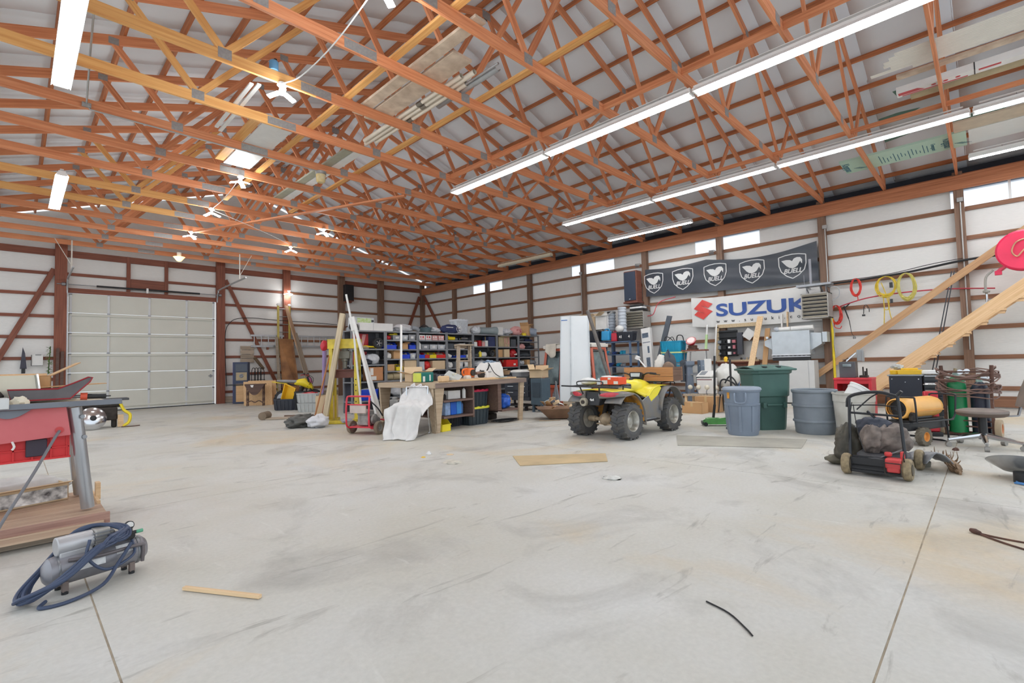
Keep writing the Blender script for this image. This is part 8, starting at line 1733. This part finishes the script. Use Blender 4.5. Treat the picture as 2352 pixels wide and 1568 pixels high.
# ---------------------------------------------------------------- air compressor with blue hose
t = T('air_compressor', 'small grey air compressor wrapped in a blue hose on the floor at the left', 'air compressor', (.34, 3.64, 0), 12); t.scale = (.87, .87, .87)
tk = M('tank_grey', (150, 150, 156), .4, .4, .15, 6, dirt=(126, 124, 128))
build('tank', MB().lathe([(0, -.265), (.05, -.258), (.082, -.235), (.09, -.20), (.09, .20), (.086, .235), (.06, .262), (0, .27)], (0, 0, .135), 32, (1, 0, 0)), tk, t)
build('weld_band', MB().lathe([(.0915, -.205), (.0915, -.195), (.088, -.19)], (0, 0, .135), 32, (1, 0, 0), cap=False).lathe([(.088, .195), (.0925, .2), (.0925, .215), (.088, .22)], (0, 0, .135), 32, (1, 0, 0), cap=False), steel, t)
build('decal', MB().grid(lambda u, v: V((.08+.10*u, -.0915*math.cos(R(15+35*v)), .135+.0915*math.sin(R(15+35*v)))), 2, 6).grid(lambda u, v: V((-.12+.14*u, -.0915*math.cos(R(-5+25*v)), .135+.0915*math.sin(R(-5+25*v)))), 2, 6), M('decal_white', (222, 222, 222), .4, var=.25, scale=30), t)
build('motor', MB().cyl((-.20, .01, .275), (-.02, .01, .275), .058, n=22).box((-.11, .01, .225), (.16, .10, .04)), M('motor_silver', (188, 188, 190), .4, .4), t, bev=.006)
build('pump_head', MB().box((.02, .0, .275), (.08, .09, .12)).box((.07, 0, .27), (.04, .06, .07)), M('pump_alloy', (170, 166, 160), .45, .5, .15, 20), t, bev=.008)
for k in range(4): build('fin', MB().box((.02, 0, .25+.022*k), (.10, .11, .006)), steel, t, sm=0)
build('switch', MB().box((.085, -.055, .265), (.085, .055, .06)).box((.085, -.055, .24), (.10, .06, .012)), M('switch_navy', (58, 66, 84), .45), t, bev=.006)
build('regulator', MB().cyl((.165, -.02, .24), (.165, -.02, .285), .022).cyl((.12, -.02, .255), (.21, -.02, .255), .012).cyl((.165, -.045, .245), (.165, -.06, .245), .025), blackp, t)
g_ = build('gauge', MB().cyl((.165, -.02, .31), (.165, -.036, .312), .028, n=20).cyl((.165, -.022, .285), (.165, -.022, .3), .008), blackp, t); build('dial', MB().cyl((.165, -.0365, .312), (.165, -.0375, .312), .023, n=20), whm, g_)
build('green_coupling', MB().cyl((.205, -.02, .255), (.245, -.02, .255), .012), M('coupler_green', (96, 176, 140), .4), t)
build('rail', MB().tube([(-.16, -.075, .20), (.0, -.10, .185), (.20, -.10, .185), (.22, -.10, .16), (.22, -.09, .07)], .011, 8, 4), M('rail_grey', (110, 104, 106), .5, .3), t)
for x in (-.17, .17): [(build('foot', MB().box((x, y, .045), (.03, .03, .06)), M('foot_rust', (126, 112, 106), .7), t, bev=.003), build('rubber_foot', MB().cyl((x, y, .0), (x, y, .02), .017), blackr, t)) for y in (-.06, .06)]
hz = M('blue_hose', (62, 74, 100), .45, var=.12, scale=6)
t = T('blue_air_hose', 'dark blue air hose coiled in long loops over the air compressor', 'hose', (.35, 3.64, 0), 12); t.scale = (.84, .87, .87)
rr = random.Random(6)
for k in range(9):
    o_ = .012*k; w = rr.uniform(-.015, .015)
    P_ = [(.12-.03*k*.5, -.10-.004*k, .255+.012*(k % 4)), (-.05, -.125-.006*k, .235+w+.010*(k % 3)), (-.22, -.14-.005*k, .13+w), (-.34-.008*k, -.10+w, .035+.014*(k % 3)), (-.345-.006*k, .0+w, .03+.012*(k % 4)), (-.26, .07, .16+w), (-.10, .09, .30+.008*(k % 4)), (.06-.03*(k % 3), .03, .335+.008*(k % 3)), (.14-.02*(k % 3), -.05, .31)]
    build('loop', MB().tube(P_, .0105, 8, 6, True), hz, t)
build('tail', MB().tube([(-.30, -.14, .02), (-.34, -.20, .012), (-.22, -.24, .012), (-.04, -.19, .03), (.06, -.14, .12), (.14, -.12, .22)], .0105, 8, 6).tube([(.165, -.06, .22), (.15, -.12, .14), (.0, -.14, .10), (-.10, -.13, .2), (-.08, -.1, .3)], .009, 8, 6), hz, t)
